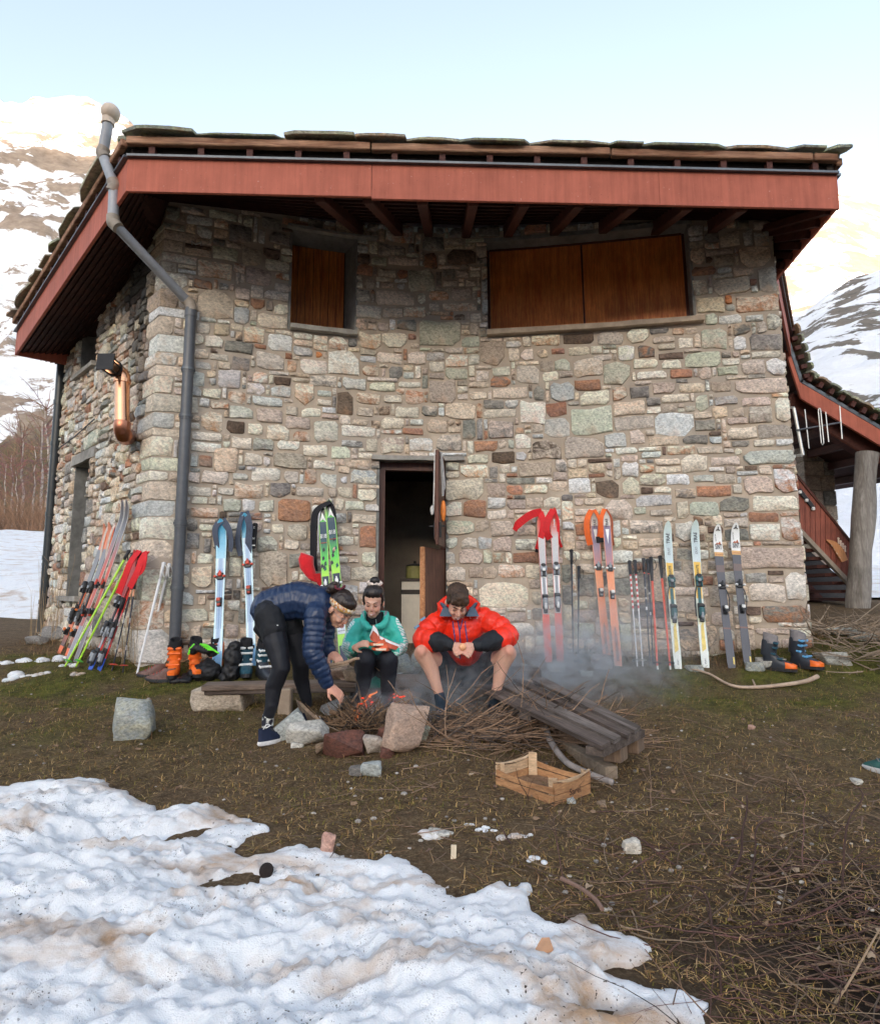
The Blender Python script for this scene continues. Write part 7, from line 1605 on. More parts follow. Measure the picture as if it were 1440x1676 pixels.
# ================================================================== people
def organic(name, prims, mt, parent, vox=.009, smooth_it=3, disp=None, colf=None, cut=None):
 """one continuous skin grown over tapered limbs and ellipsoids.  prims: ('b', centre, radii, R) or ('c', p, q, r1, r2, s0)"""
 mb = MB()
 for p in prims:
  if p[0] == 'b': mb.ball(p[1], p[2], 14, R=p[3] if len(p) > 3 else None)
  elif p[0] == 'c':
   a, b = Vector(p[1]), Vector(p[2]); n = 12
   mb.tube([a, lerp(a, b, .5), b], [p[3], (p[3] + p[4]) / 2, p[4]], n); mb.ball(a, p[3], n); mb.ball(b, p[4], n)
 me = bpy.data.meshes.new('tmp'); me.from_pydata([tuple(v) for v in mb.v], [], mb.f); ob = bpy.data.objects.new('tmp', me); COL.objects.link(ob)
 md = ob.modifiers.new('r', 'REMESH'); md.mode = 'VOXEL'; md.voxel_size = vox; sm = ob.modifiers.new('s', 'SMOOTH'); sm.iterations = smooth_it; sm.factor = .5
 m2 = bpy.data.meshes.new_from_object(ob.evaluated_get(bpy.context.evaluated_depsgraph_get())); bpy.data.objects.remove(ob); bpy.data.meshes.remove(me)
 n = len(m2.vertices); V = np.empty(n * 3); m2.vertices.foreach_get('co', V); V = V.reshape(-1, 3)
 N = np.empty(n * 3); m2.vertices.foreach_get('normal', N); N = N.reshape(-1, 3); fs = [tuple(p.vertices) for p in m2.polygons]; bpy.data.meshes.remove(m2)
 if cut is not None:
  kill = cut(V)
  fs = [f for f in fs if not all(kill[i] for i in f)]
 caps = [p for p in prims if p[0] == 'c']; best = np.full(n, 1e9); S = np.zeros(n); K = np.zeros(n, int); Q = np.zeros((n, 3))
 for k, p in enumerate(caps):
  a, b = np.array(p[1]), np.array(p[2]); ab = b - a; L = np.linalg.norm(ab) + 1e-9; t = np.clip(((V - a) @ ab) / L ** 2, 0, 1); c = a + t[:, None] * ab
  d = np.linalg.norm(V - c, axis=1) - (p[3] + (p[4] - p[3]) * t); m_ = d < best; best[m_] = d[m_]; S[m_] = (p[5] if len(p) > 5 else 0) + t[m_] * L; K[m_] = k; Q[m_] = c[m_]
 if disp is not None: V = V + N * disp(V, N, S, K)[:, None]
 cols = {'col': colf(V, N, S, K, Q) if colf is not None else np.ones((n, 3))}
 return mk(name, V, fs, mt, parent, True, cols)
def frame(F, U):
 F = Vector(F).normalized(); U = Vector(U); U = (U - F * U.dot(F)).normalized(); Rt = F.cross(U); return Matrix((Rt, F, U)).transposed()
M_face = vcol_mat('skin', .5, .05, 90, .03, sss=.12)
def head_prims(c, R, s=1.0, nz=1.0):
 T = lambda x, y, z: c + R @ (Vector((x, y, z)) * s)
 B = lambda x, y, z, rx, ry, rz: ('b', T(x, y, z), (rx * s, ry * s, rz * s), R)
 pr = [B(0, -.012, .035, .073, .092, .085), B(0, .028, -.03, .061, .060, .078), B(0, .046, -.088, .036, .036, .028), B(0, .078, .018, .046, .016, .012), B(.036, .066, -.035, .022, .022, .024), B(-.036, .066, -.035, .022, .022, .024),
  B(.077, -.005, -.008, .010, .022, .030), B(-.077, -.005, -.008, .010, .022, .030), B(0, .080, -.066, .026, .018, .020)]
 pr += [('c', T(0, .088, .008), T(0, .092 + .016 * nz, -.030), .010 * s * nz, .015 * s * nz), B(.012 * nz, .094, -.036, .009 * nz, .010, .008), B(-.012 * nz, .094, -.036, .009 * nz, .010, .008)]
 return pr
def face_parts(c, R, root, s=1.0, brow=(.03, .018, .012), lip=(.50, .14, .11), smile=True, hairy=1.0, lids=True):
 T = lambda x, y, z: c + R @ (Vector((x, y, z)) * s)
 mbw = mat('brow_hair', brow, .9); ml = mat('lips_%d' % int(lip[0] * 100), lip, .45, .08); mt_ = mat('teeth', (.88, .85, .80), .3, .04); me_ = mat('eye_dark', (.02, .014, .01), .3)
 for sg in (-1, 1):
  mb = MB(); mb.tube([T(sg * .014, .0935, .020), T(sg * .028, .0925, .028), T(sg * .046, .080, .024)], [.0022 * s * hairy, .0028 * s * hairy, .0014 * s], 6); mb.build('eyebrow', mbw, root)
  mb = MB(); mb.tube([T(sg * .015, .088, -.002), T(sg * .022, .0895, -.0065), T(sg * .032, .087, -.0075), T(sg * .044, .077, -.001)], [.001 * s, .0018 * s, .0020 * s, .001 * s], 6); mb.build('eyelashes', me_, root)
  mb = MB(); mb.ball(T(sg * .030, .078, .001), (.015 * s, .011 * s, .0105 * s), 10, R=R); mb.build('eyelid', mat('eyelid_skin', (.50, .27, .20), .5, .05), root, smooth=True)
 up_, dn_ = (-.060, -.070)
 w = .029 if smile else .020; cz = .008 if smile else 0
 mb = MB(); mb.tube([T(-w, .088, up_ + cz), T(-.010, .1005, up_ - .001), T(0, .102, up_ - .002), T(.010, .1005, up_ - .001), T(w, .088, up_ + cz)], [.001, .0027 * s, .0025 * s, .0027 * s, .001], 6)
 mb.tube([T(-w * .9, .088, dn_ + cz * 1.4), T(-.010, .099, dn_ - .004), T(0, .100, dn_ - .0065), T(.010, .099, dn_ - .004), T(w * .9, .088, dn_ + cz * 1.4)], [.001, .0032 * s, .0034 * s, .0032 * s, .001], 6); mb.build('lips', ml, root, smooth=True)
 if smile: mb = MB(); mb.tube([T(-w * .75, .091, -.060 + .001), T(0, .1015, -.0665), T(w * .75, .091, -.060 + .001)], [.0025, .0062 * s, .0025], 6); mb.build('teeth', mt_, root, smooth=True)
def hand_prims(w, d, n, curl=.5, side=1, s=1.0, spread=.12, thumb=1.0):
 """hand from the wrist w along d; n = back of the hand; side = which side the thumb is on"""
 d = Vector(d).normalized(); n = Vector(n); n = (n - d * n.dot(d)).normalized(); x = d.cross(n) * side; w = Vector(w); pr = []
 R = Matrix((x, d, n)).transposed()
 pr.append(('b', w + d * .045 * s, (.040 * s, .050 * s, .016 * s), R)); pr.append(('c', w - d * .01, w + d * .03 * s, .026 * s, .024 * s))
 for k, (o, L) in enumerate(((.029, .070), (.010, .078), (-.010, .073), (-.028, .058))):
  b = w + d * .085 * s + x * o * s; dd = (d + x * (o * spread * 8)).normalized(); r = .0080 * s; p0 = w + d * .05 * s + x * o * .9 * s
  p = b; pr.append(('c', p0, p, r * 1.15, r)); ang = 0
  for j in range(3):
   ang += curl * (.55, .8, .6)[j] * (1 + .08 * k); v = dd * math.cos(ang) - n * math.sin(ang); q = p + v * L * s * (.45, .32, .25)[j]; pr.append(('c', p, q, r * (1 - .06 * j), r * (.94 - .08 * j))); p = q
 p = w + d * .022 * s + x * .026 * s; pr.append(('c', w + d * .02 * s + x * .012 * s, p, .015 * s, .013 * s)); v1 = (d * .75 + x * .75 - n * .45 * thumb).normalized(); q = p + v1 * .042 * s; pr.append(('c', p, q, .012 * s, .0105 * s)); v2 = (d * 1.0 + x * .15 - n * .5 * thumb).normalized(); pr.append(('c', q, q + v2 * .032 * s, .0105 * s, .008 * s))
 return pr
def limb(*pts):
 """chain of capsules: (p, r), (p, r) ... with running length"""
 out = []; s_ = 0
 for (a, ra), (b, rb) in zip(pts[:-1], pts[1:]): out.append(('c', a, b, ra, rb, s_)); s_ += (Vector(b) - Vector(a)).length
 return out
def quilt(space, amp, foldamp=.004):
 def f(V, N, S, K): return amp * np.abs(np.sin(math.pi * S / space + K * .7)) ** .6 - amp * .5 + foldamp * fbm(V[:, 0] * 16, V[:, 1] * 16, V[:, 2] * 16, 3) + .6 * foldamp * np.abs(fbm(V[:, 0] * 45, V[:, 1] * 45, V[:, 2] * 45, 2))
 return f
def folds(amp, fr=11, st=(1, 1, 1.0)):
 def f(V, N, S, K): return amp * (1 - 2.2 * np.abs(fbm(V[:, 0] * fr * st[0], V[:, 1] * fr * st[1], V[:, 2] * fr * st[2], 3))) * .8
 return f
def cloth(name, col, rough=.8, var=.12, sheen=.0, spec=.3): return vcol_mat(name, rough, var, 70, .12, spec=spec)
def solid(c):
 def f(V, N, S, K, Q): return np.tile(np.array(c, float), (len(V), 1))
 return f
SKIN = (.56, .31, .225); SKIN_L = (.66, .38, .28)
def skin_col(base, reds=()):
 def f(V, N, S, K, Q):
  c = np.tile(np.array(base, float), (len(V), 1)); n_ = fbm(V[:, 0] * 30, V[:, 1] * 30, V[:, 2] * 30, 2)[:, None]; c = c * (1 + .05 * n_)
  for (p, r, k) in reds:
   w = np.exp(-(np.linalg.norm(V - np.array(p), axis=1) / r) ** 2)[:, None] * k; c = c * (1 - w * np.array([.02, .35, .38]))
  return c
 return f
def build_man():
 Y = 4.85
 foot = P(762, 1165, 4.95)
 root = thing('person', 'seated person in a puffy red jacket and dark shorts peeling something round', 'person', (foot.x, 5.0, gzf(foot.x, 5.0)))
 pel = P(764, 1100, 5.20); che = P(757, 1030, 4.98); nek = P(752, 1000, 4.86); hc = P(748, 986, 4.76)
 shR, shL = P(716, 1016, 4.95), P(797, 1012, 4.97); elR, elL = P(694, 1046, 4.84), P(830, 1042, 4.86); wrR, wrL = P(737, 1056, 4.66), P(780, 1057, 4.66)
 hiR, hiL = P(742, 1104, 5.16), P(788, 1104, 5.16); knR, knL = P(690, 1068, 4.74), P(833, 1068, 4.76); anR, anL = P(723, 1148, 4.80), P(809, 1143, 4.84)
 R = frame((.10, -.78, -.62), (.10, -.60, .80)); s = 1.06
 hands = hand_prims(wrR + Vector((.02, 0, 0)), P(757, 1064, 4.60) - wrR, (-.1, -.8, .55), .5, 1, 1.04, .16) + hand_prims(wrL - Vector((.02, 0, 0)), P(757, 1062, 4.60) - wrL, (.1, -.8, .55), .5, -1, 1.04, .16)
 body = head_prims(hc, R, s) + limb((hc + R @ Vector((0, -.02, -.05)), .055), (nek, .058), (che, .09), (pel, .09)) + limb((shR, .04), (elR, .04), (wrR, .028)) + limb((shL, .04), (elL, .04), (wrL, .028)) + hands
 mR, mL = lerp(hiR, knR, .6), lerp(hiL, knL, .6); cR, cL = lerp(knR, anR, .3), lerp(knL, anL, .3)
 body += limb((hiR, .092), (mR, .082), (knR + Vector((.008, .025, -.01)), .068), (cR + Vector((.02, .035, 0)), .060), (lerp(knR, anR, .7) + Vector((.006, .01, 0)), .040), (anR, .033)) + limb((hiL, .092), (mL, .082), (knL + Vector((-.008, .025, -.01)), .068), (cL + Vector((-.02, .035, 0)), .060), (lerp(knL, anL, .7) + Vector((-.006, .01, 0)), .040), (anL, .033))
 body += [('b', knR + Vector((0, -.014, .010)), (.044, .045, .050)), ('b', knL + Vector((0, -.014, .010)), (.044, .045, .050)), ('c', shR, shL, .06, .06)]
 organic('body', body, M_face, root, .0062, 3, colf=skin_col(SKIN_L, [(tuple(knR + Vector((0, -.04, .03))), .05, .7), (tuple(knL + Vector((0, -.04, .03))), .05, .7), (tuple(hc + R @ Vector((0, .1, -.03))), .03, .5), (tuple(P(757, 1062, 4.6)), .07, .5), (tuple(hc + R @ Vector((.05, .06, -.03))), .03, .4), (tuple(hc + R @ Vector((-.05, .06, -.03))), .03, .4)]))
 face_parts(hc, R, root, s, hairy=1.3)
 T = lambda x, y, z: hc + R @ (Vector((x, y, z)) * s)
 hp = [('b', T(0, -.022, .050), (.083 * s, .098 * s, .088 * s), R), ('b', T(0, .045, .085), (.064 * s, .048 * s, .036 * s), R), ('b', T(.03, .075, .062), (.036 * s, .022 * s, .030 * s), R), ('b', T(-.03, .078, .060), (.034 * s, .022 * s, .032 * s), R), ('b', T(0, .080, .062), (.030 * s, .020 * s, .028 * s), R), ('b', T(.068, .01, .03), (.016 * s, .04 * s, .035 * s), R), ('b', T(-.068, .01, .03), (.016 * s, .04 * s, .035 * s), R)]
 def hd(V, N, S, K):
  L = np.array([R.transposed() @ (Vector(v) - hc) for v in V]); return .006 * fbm(L[:, 0] * 90, L[:, 1] * 18, L[:, 2] * 18, 2) + .0015 * fbm(V[:, 0] * 50, V[:, 1] * 50, V[:, 2] * 50, 3)
 organic('hair', hp, mat('brown_hair', (.055, .030, .017), .65, .5, 60, .5, spec=.4), root, .0055, 1, hd)
 RED = (.84, .030, .008); BK = (.012, .014, .018)
 w1, w2 = lerp(elR, wrR, .98), lerp(elL, wrL, .98)
 tor = limb((lerp(che, nek, .65) + Vector((0, .02, 0)), .105), (lerp(che, nek, .05) + Vector((0, .01, 0)), .165), (lerp(che, pel, .25) + Vector((0, -.02, 0)), .160), (lerp(che, pel, .40) + Vector((0, -.04, 0)), .145))
 slR = limb((shR + Vector((.03, 0, .0)), .088), (lerp(shR, elR, .5) + Vector((-.01, 0, 0)), .092), (elR, .086), (lerp(elR, wrR, .35), .078), (lerp(elR, wrR, .5), .060))
 slL = limb((shL + Vector((-.03, 0, .0)), .088), (lerp(shL, elL, .5) + Vector((.01, 0, 0)), .092), (elL, .086), (lerp(elL, wrL, .35), .078), (lerp(elL, wrL, .5), .060))
 tor += [('c', shR + Vector((.05, 0, .0)), shL - Vector((.05, 0, 0)), .085, .085, 0)]
 def jc(V, N, S, K, Q):
  c = np.tile(np.array(RED), (len(V), 1)); return c * (1 + .06 * fbm(V[:, 0] * 9, V[:, 1] * 9, V[:, 2] * 9, 2))[:, None]
 jk = organic('jacket', tor + slR + slL, vcol_mat('red_down_nylon', .42, .06, 50, .10, spec=.5), root, .0085, 2, quilt(.095, .012, .005), jc)
 for (a, b) in ((elR, wrR), (elL, wrL)):
  organic('cuff', limb((lerp(a, b, .44), .078), (lerp(a, b, .7), .064), (lerp(a, b, .97), .046)), vcol_mat('black_softshell', .7, .1, 60, .1), root, .008, 2, folds(.006), solid(BK))
 col_c = lerp(nek, hc, .25) + Vector((0, .03, -.005)); mb = MB(); ring0, ring1, ring2 = [], [], []
 for i in range(15):
  pass
 def arc(r, z, y0, n=17, open_=58, flat=.85, sp=0):
  out = []
  for i in range(n): a = math.radians(-90 + open_ + (360 - 2 * open_) * i / (n - 1)); out.append(col_c + Vector((math.cos(a) * r * (1 + sp * (1 - abs(2 * i / (n - 1) - 1) * 0) * 0), math.sin(a) * r * flat + y0, z)))
  return out
 def sheet(rows, th, mt_, nm, smooth=True):
  n = len(rows[0]); k = len(rows); V_ = [p for r in rows for p in r]; C_ = sum(V_, Vector((0, 0, 0))) / len(V_)
  O_ = [p + (p - C_).normalized() * th for p in V_]; mb = MB(); m_ = len(V_); f = []
  for j in range(k - 1):
   for i in range(n - 1): f.append((j * n + i, j * n + i + 1, (j + 1) * n + i + 1, (j + 1) * n + i)); f.append((m_ + j * n + i, m_ + (j + 1) * n + i, m_ + (j + 1) * n + i + 1, m_ + j * n + i + 1))
  for i in range(n - 1): f.append((i, m_ + i, m_ + i + 1, i + 1)); j = (k - 1) * n; f.append((j + i, j + i + 1, m_ + j + i + 1, m_ + j + i))
  for j in range(k - 1):
   a, b = j * n, (j + 1) * n; f.append((a, b, m_ + b, m_ + a)); a += n - 1; b += n - 1; f.append((a, m_ + a, m_ + b, b))
  mb.add(V_ + O_, f); return mb.build(nm, mt_, root, smooth=smooth)
 M_lin = mat('grey_blue_lining', (.075, .11, .155), .7, .1, 40, .1); M_redm = mat('red_nylon', RED, .45, .08, 20, .15)
 sheet([arc(.105, -.045, .0, open_=22), arc(.120, .01, .0, open_=42), arc(.135, .050, .02, open_=62)], .012, M_lin, 'collar_lining')
 sheet([arc(.128, -.06, .0, open_=40), arc(.142, .0, .01, open_=55), arc(.158, .045, .025, open_=68)], .014, M_redm, 'collar')
 sheet([[col_c + Vector((x * .145, .04 + .05 * (1 - x * x), z0 + .07 * (1 - x * x) * (z0 > 0))) for x in np.linspace(-1, 1, 11)] for z0 in (-.02, .02, .045)], .022, M_redm, 'hood')
 for sg in (-1, 1):                                                       # turned-out collar flaps
  mb = MB(); a = col_c + Vector((sg * .055, -.100, -.050)); b = col_c + Vector((sg * .125, -.06, .010)); c_ = col_c + Vector((sg * .150, -.085, -.050)); mb.prism([a, c_, b, col_c + Vector((sg * .085, -.06, .02))], (0, -.012, 0)); mb.build('collar_flap', M_lin, root)
 M_zip = mat('blue_zip', (.05, .085, .28), .5)
 fz = lambda u, v, dy=0: P(u, v, 4.80 + dy)
 def onfront(u, v):
  """front surface of the torso at a pixel"""
  d = ray(u, v); o = Vector((0, 0, CH)); t = 4.5
  ok, loc, nn, _ = jk.ray_cast(o + d * 3 - jk_off, d, distance=4)
  return (loc + jk_off) if ok else P(u, v, 4.82)
 jk_off = wloc(root); bpy.context.view_layer.update()
 for pts in (((741, 1017), (742, 1028), (744, 1042), (745, 1055)), ((749, 1016), (752, 1032), (753, 1048), (755, 1060)), ((757, 1014), (753, 1030)), ((761, 1017), (762, 1030), (764, 1044), (766, 1056)), ((752, 1072), (753, 1078))):
  q = [onfront(*p) + Vector((0, -.006, 0)) for p in pts]; mb = MB(); mb.tube(catmull(q, 3) if len(q) > 2 else q, .0045, 6); mb.build('zip', M_zip, root)
 mb = MB(); q = [onfront(750, 1005), onfront(757, 1005), onfront(753, 1016)]; mb.prism([p + Vector((0, -.008, 0)) for p in q], (0, -.004, 0)); mb.build('shirt', mat('black_shirt', BK, .9), root)
 lq = onfront(772, 1011) + Vector((0, -.010, 0)); textmesh('Columbia', .024, lq, (1, .12, 0), (0, 0, 1), M_txw, root, 1.0, 'logo')
 for (u, v) in ((692, 1013), (682, 1026)): q = onfront(u, v) + Vector((0, -.008, 0)); mb = MB(); mb.box(q, (.045, .006, .018), Matrix.Rotation(-.6, 3, 'Y'), bev=.002); mb.build('patch', mat('blue_patch', (.16, .30, .46), .6), root)
 organic('shorts', limb((pel + Vector((-.02, 0, .04)), .15), (lerp(hiR, knR, .15), .115), (lerp(hiR, knR, .52), .108)) + limb((pel + Vector((.02, 0, .04)), .15), (lerp(hiL, knL, .15), .115), (lerp(hiL, knL, .52), .108)) + [('b', pel + Vector((0, -.08, -.03)), (.15, .12, .08))], vcol_mat('dark_sports_fabric', .8, .1, 60, .1), root, .010, 2, folds(.010, 9), solid((.018, .030, .042)))
 for (a, k, yaw) in ((anR, knR, -1.75), (anL, knL, -1.35)):
  organic('sock', limb((lerp(a, k, .12), .042), (a + Vector((0, 0, -.05)), .044)), vcol_mat('navy_sock', .9, .1, 60, .1), root, .008, 1, None, solid((.015, .03, .05)))
  g_ = Vector((a.x, a.y - .03, gzf(a.x, a.y) + .0)); shoe(None, g_, yaw, mat('dark_trainer', (.02, .03, .045), .7), M_hs, parent=root)
 o = MB(); q = P(757, 1059, 4.60); o.ball(q, .027, 14); o = o.build('mandarin', mat('pale_orange_fruit', (.85, .42, .22), .5, .15, 60, .2), smooth=True, loc=None); tag(o, 'pale orange peeled fruit in the hands of the person in red', 'fruit')
build_man()
def build_woman():
 foot = P(614, 1160, 4.9); root = thing('person', 'smiling seated person in a turquoise hooded jacket holding food on paper', 'person', (foot.x, 5.0, gzf(foot.x, 5.0)))
 pel = P(614, 1092, 5.16); che = P(614, 1042, 5.0); nek = P(613, 1012, 4.90); hc = P(611, 985, 4.84)
 shR, shL = P(584, 1026, 4.97), P(644, 1025, 4.97); elR, elL = P(574, 1062, 4.88), P(654, 1060, 4.88); wrR, wrL = P(580, 1061, 4.68), P(640, 1064, 4.68)
 hiR, hiL = P(602, 1096, 5.12), P(628, 1096, 5.12); knR, knL = P(599, 1077, 4.66), P(636, 1078, 4.68); anR, anL = P(590, 1152, 4.80), P(633, 1155, 4.80)
 R = frame((-.04, -.95, -.34), (.04, -.40, .90)); s = 1.0
 T = lambda x, y, z: hc + R @ (Vector((x, y, z)) * s)
 body = head_prims(hc, R, s, .72) + limb((hc + R @ Vector((0, -.02, -.05)), .048), (nek, .048), (che, .08), (pel, .08)) + limb((shR, .035), (elR, .035), (wrR, .025)) + limb((shL, .035), (elL, .035), (wrL, .025)) + [('c', shR, shL, .04, .04)]
 body += hand_prims(wrR + Vector((.005, -.01, .005)), P(597, 1051, 4.60) - wrR, (-.25, -.65, .7), .55, 1, .92) + hand_prims(wrL, P(622, 1062, 4.64) - wrL, (.1, .1, -1), .5, -1, .92)
 body += limb((hiR, .055), (knR, .038), (lerp(knR, anR, .4) + Vector((0, .03, 0)), .03), (anR, .026)) + limb((hiL, .055), (knL, .038), (lerp(knL, anL, .4) + Vector((0, .03, 0)), .03), (anL, .026))
 organic('body', body, M_face, root, .0062, 3, colf=skin_col((.66, .39, .285), [(tuple(T(.045, .07, -.03)), .025, .7), (tuple(T(-.045, .07, -.03)), .025, .7), (tuple(T(0, .11, -.03)), .018, .6), (tuple(wrR), .09, .3)]))
 face_parts(hc, R, root, s, brow=(.018, .012, .010), lip=(.66, .27, .22))
 M_dh = mat('dark_hair', (.016, .011, .010), .45, .5, 60, .4, spec=.5)
 hp = [('b', T(0, -.032, .052), (.081 * s, .088 * s, .084 * s), R), ('b', T(0, .006, .080), (.077, .074, .058), R), ('b', T(.070, -.002, .035), (.014, .034, .05), R), ('b', T(-.070, -.002, .035), (.014, .034, .05), R), ('b', T(-.072, -.012, .01), (.014, .032, .05), R), ('b', T(.072, -.012, .01), (.014, .032, .05), R), ('b', T(.0, -.06, -.02), (.06, .05, .06), R)]
 organic('hair', hp, M_dh, root, .0055, 2, lambda V, N, S, K: .0025 * fbm(V[:, 0] * 150, V[:, 1] * 25, V[:, 2] * 30, 2))
 mb = MB(); mb.ball(T(.0, -.055, .150), (.040, .036, .034), 12); mb.build('hair_bun', M_dh, root, smooth=True)
 mb = MB(); mb.tube([T(.05 * math.cos(a) * (1 + .07 * math.sin(9 * a)), -.045 + .034 * math.sin(a), .134 + .006 * math.sin(7 * a)) for a in np.linspace(0, 2 * math.pi, 26)], .012, 7); mb.build('scrunchie', mat('pale_floral_fabric', (.70, .58, .50), .9, .5, 90, .2), root, smooth=True)
 for sg in (-1, 1): mb = MB(); mb.ball(T(sg * .082, .006, -.036), .004, 6); mb.build('earring', M_met, root)
 TQ = (.055, .50, .40); WH = (.75, .80, .78)
 arms = limb((shR + Vector((.02, 0, 0)), .072), (lerp(shR, elR, .5), .070), (elR, .068), (wrR - (wrR - elR).normalized() * .03, .042)) + limb((shL - Vector((.02, 0, 0)), .072), (lerp(shL, elL, .5), .070), (elL, .068), (wrL + Vector((.03, 0, -.005)), .044))
 tor = limb((lerp(che, nek, .75) + Vector((0, .03, 0)), .085), (che, .142), (lerp(che, pel, .7), .150), (pel + Vector((0, 0, -.01)), .155)) + [('c', shR + Vector((.03, 0, 0)), shL - Vector((.03, 0, 0)), .075, .075)]
 hood = [('c', col[0], col[1], .024, .024) for col in zip([nek + Vector((math.cos(a) * .098, math.sin(a) * .085 - .0, .005 + .035 * max(0, math.sin(a)) - .075 * max(0, -math.sin(a)))) for a in np.linspace(-1.35, math.pi + 1.35, 13)][:-1], [nek + Vector((math.cos(a) * .098, math.sin(a) * .085 - .0, .005 + .035 * max(0, math.sin(a)) - .075 * max(0, -math.sin(a)))) for a in np.linspace(-1.35, math.pi + 1.35, 13)][1:])]
 na = len(arms)
 def jc(V, N, S, K, Q):
  c = np.tile(np.array(TQ), (len(V), 1)) * (1 + .05 * fbm(V[:, 0] * 9, V[:, 1] * 9, V[:, 2] * 9, 2))[:, None]
  isarm = K < na; sgn = np.where(V[:, 0] < che.x, -1, 1)
  out = (V - Q); out = out / (np.linalg.norm(out, axis=1)[:, None] + 1e-9); o2 = out[:, 0] * sgn * .55 - out[:, 1] * .55 + out[:, 2] * .45
  z = np.sin(V[:, 2] * 330 + V[:, 0] * 160 + 3 * fbm(V[:, 0] * 20, V[:, 1] * 20, V[:, 2] * 20, 2)); band = isarm & (out[:, 0] * sgn > .55) & (out[:, 1] < .25) & (out[:, 1] > -.62)
  c[band & (z > -.35)] = WH
  low = isarm & (V[:, 2] < elR.z + .0) & (V[:, 1] < elR.y - .03) & (out[:, 0] * sgn > -.1); c[low & (z > .1)] = WH
  return c
 organic('jacket', arms + tor + hood, vcol_mat('turquoise_shell', .55, .06, 50, .08, spec=.4), root, .0075, 2, folds(.013, 8), jc)
 mb = MB(); q = nek + Vector((0, .02, .01)); mb.tube([q + Vector((0, 0, -.05)), q + Vector((0, -.005, .035))], [.075, .066], 16); mb.build('undershirt', mat('black_shirt', (.012, .014, .018), .9), root)
 mb = MB(); rr = [[nek + Vector((math.cos(a) * r_, math.sin(a) * r_ * .8 + .01, z)) for a in np.linspace(-.6, math.pi + .6, 11)] for (r_, z) in ((.088, .0), (.10, .055))]; V_ = rr[0] + rr[1]; mb.add(V_, [(i, i + 1, 12 + i, 11 + i) for i in range(10)]); mb.build('hood_lining', mat('grey_lining', (.36, .40, .44), .8), root)
 mb = MB(); mb.tube([P(615, 1014, 4.815), P(616, 1022, 4.83), P(616, 1030, 4.845)], .0035, 5); mb.build('zip', mat('grey_zip', (.2, .3, .3), .5), root)
 NV = (.012, .014, .022)
 organic('leggings', limb((hiR + Vector((0, 0, .02)), .11), (lerp(hiR, knR, .5), .092), (knR, .072), (lerp(knR, anR, .4) + Vector((0, .03, 0)), .060), (anR, .040)) + limb((hiL + Vector((0, 0, .02)), .11), (lerp(hiL, knL, .5), .092), (knL, .072), (lerp(knL, anL, .4) + Vector((0, .03, 0)), .060), (anL, .040)), vcol_mat('navy_leggings', .75, .1, 60, .1), root, .009, 3, folds(.004, 8), solid(NV))
 for (a, yaw) in ((anR, -1.7), (anL, -1.5)): g_ = Vector((a.x, a.y - .03, gzf(a.x, a.y))); shoe(None, g_, yaw, mat('dark_trainer', (.02, .03, .045), .7), M_hs, parent=root)
 c0 = P(618, 1062, 4.62); M_fp = mat('orange_red_wrapper', (.70, .13, .05), .45, .35, 30, .1); M_fw = mat('white_paper', (.82, .80, .78), .6, .06)
 fd = thing('food_package', 'orange and white round food packs under white paper held by the seated person', 'food package', tuple(c0))
 for k, (z, x) in enumerate(((-.012, .02), (.022, .0))):
  mb = MB(); c_ = c0 + Vector((x, 0, z)); mb.tube([c_ + Vector((0, 0, 0)), c_ + Vector((0, 0, .004)), c_ + Vector((.002, 0, .022)), c_ + Vector((0, 0, .026))], [.055, .066, .066, .055], 20, 0); mb.build('pack', M_fp, fd); mb = MB()
  for a in np.linspace(-1.9, -.9, 7): mb.box(c_ + Vector((math.cos(a) * .0665, math.sin(a) * .0665, .013)), (.011, .003, .014), Matrix.Rotation(a + math.pi / 2, 3, 'Z'))
  mb.build('wrapper_label', mat('cream_label', (.80, .66, .50), .5), fd)
 top_ = [P(605, 1040, 4.64), P(611, 1023, 4.66), P(617, 1030, 4.63), P(621, 1041, 4.62), P(640, 1050, 4.62), P(655, 1056, 4.66)]; bot_ = [P(606, 1047, 4.60), P(610, 1050, 4.59), P(617, 1052, 4.585), P(625, 1056, 4.58), P(640, 1062, 4.59), P(648, 1064, 4.62)]
 mb = MB(); V_ = top_ + bot_; mb.add(V_ + [p + Vector((0, .004, .002)) for p in V_], [(i, i + 1, 7 + i, 6 + i) for i in range(5)] + [(12 + i, 18 + i, 19 + i, 13 + i) for i in range(5)] + [(i, 12 + i, 13 + i, i + 1) for i in range(5)]); mb.build('paper', mat('red_brown_paper', (.52, .10, .05), .6, .2, 30, .2), fd)
 edge = [p + Vector((0, -.002, 0)) for p in top_]; mb = MB()
 for i in range(5): a, b = edge[i], edge[i + 1]; c1, c2 = lerp(a, bot_[i], .34), lerp(b, bot_[i + 1], .34); mb.add([a, b, c2 + Vector((0, -.003, 0)), c1 + Vector((0, -.003, 0))], [(0, 1, 2, 3)])
 mb.build('paper_edge', M_fw, fd)
build_woman()
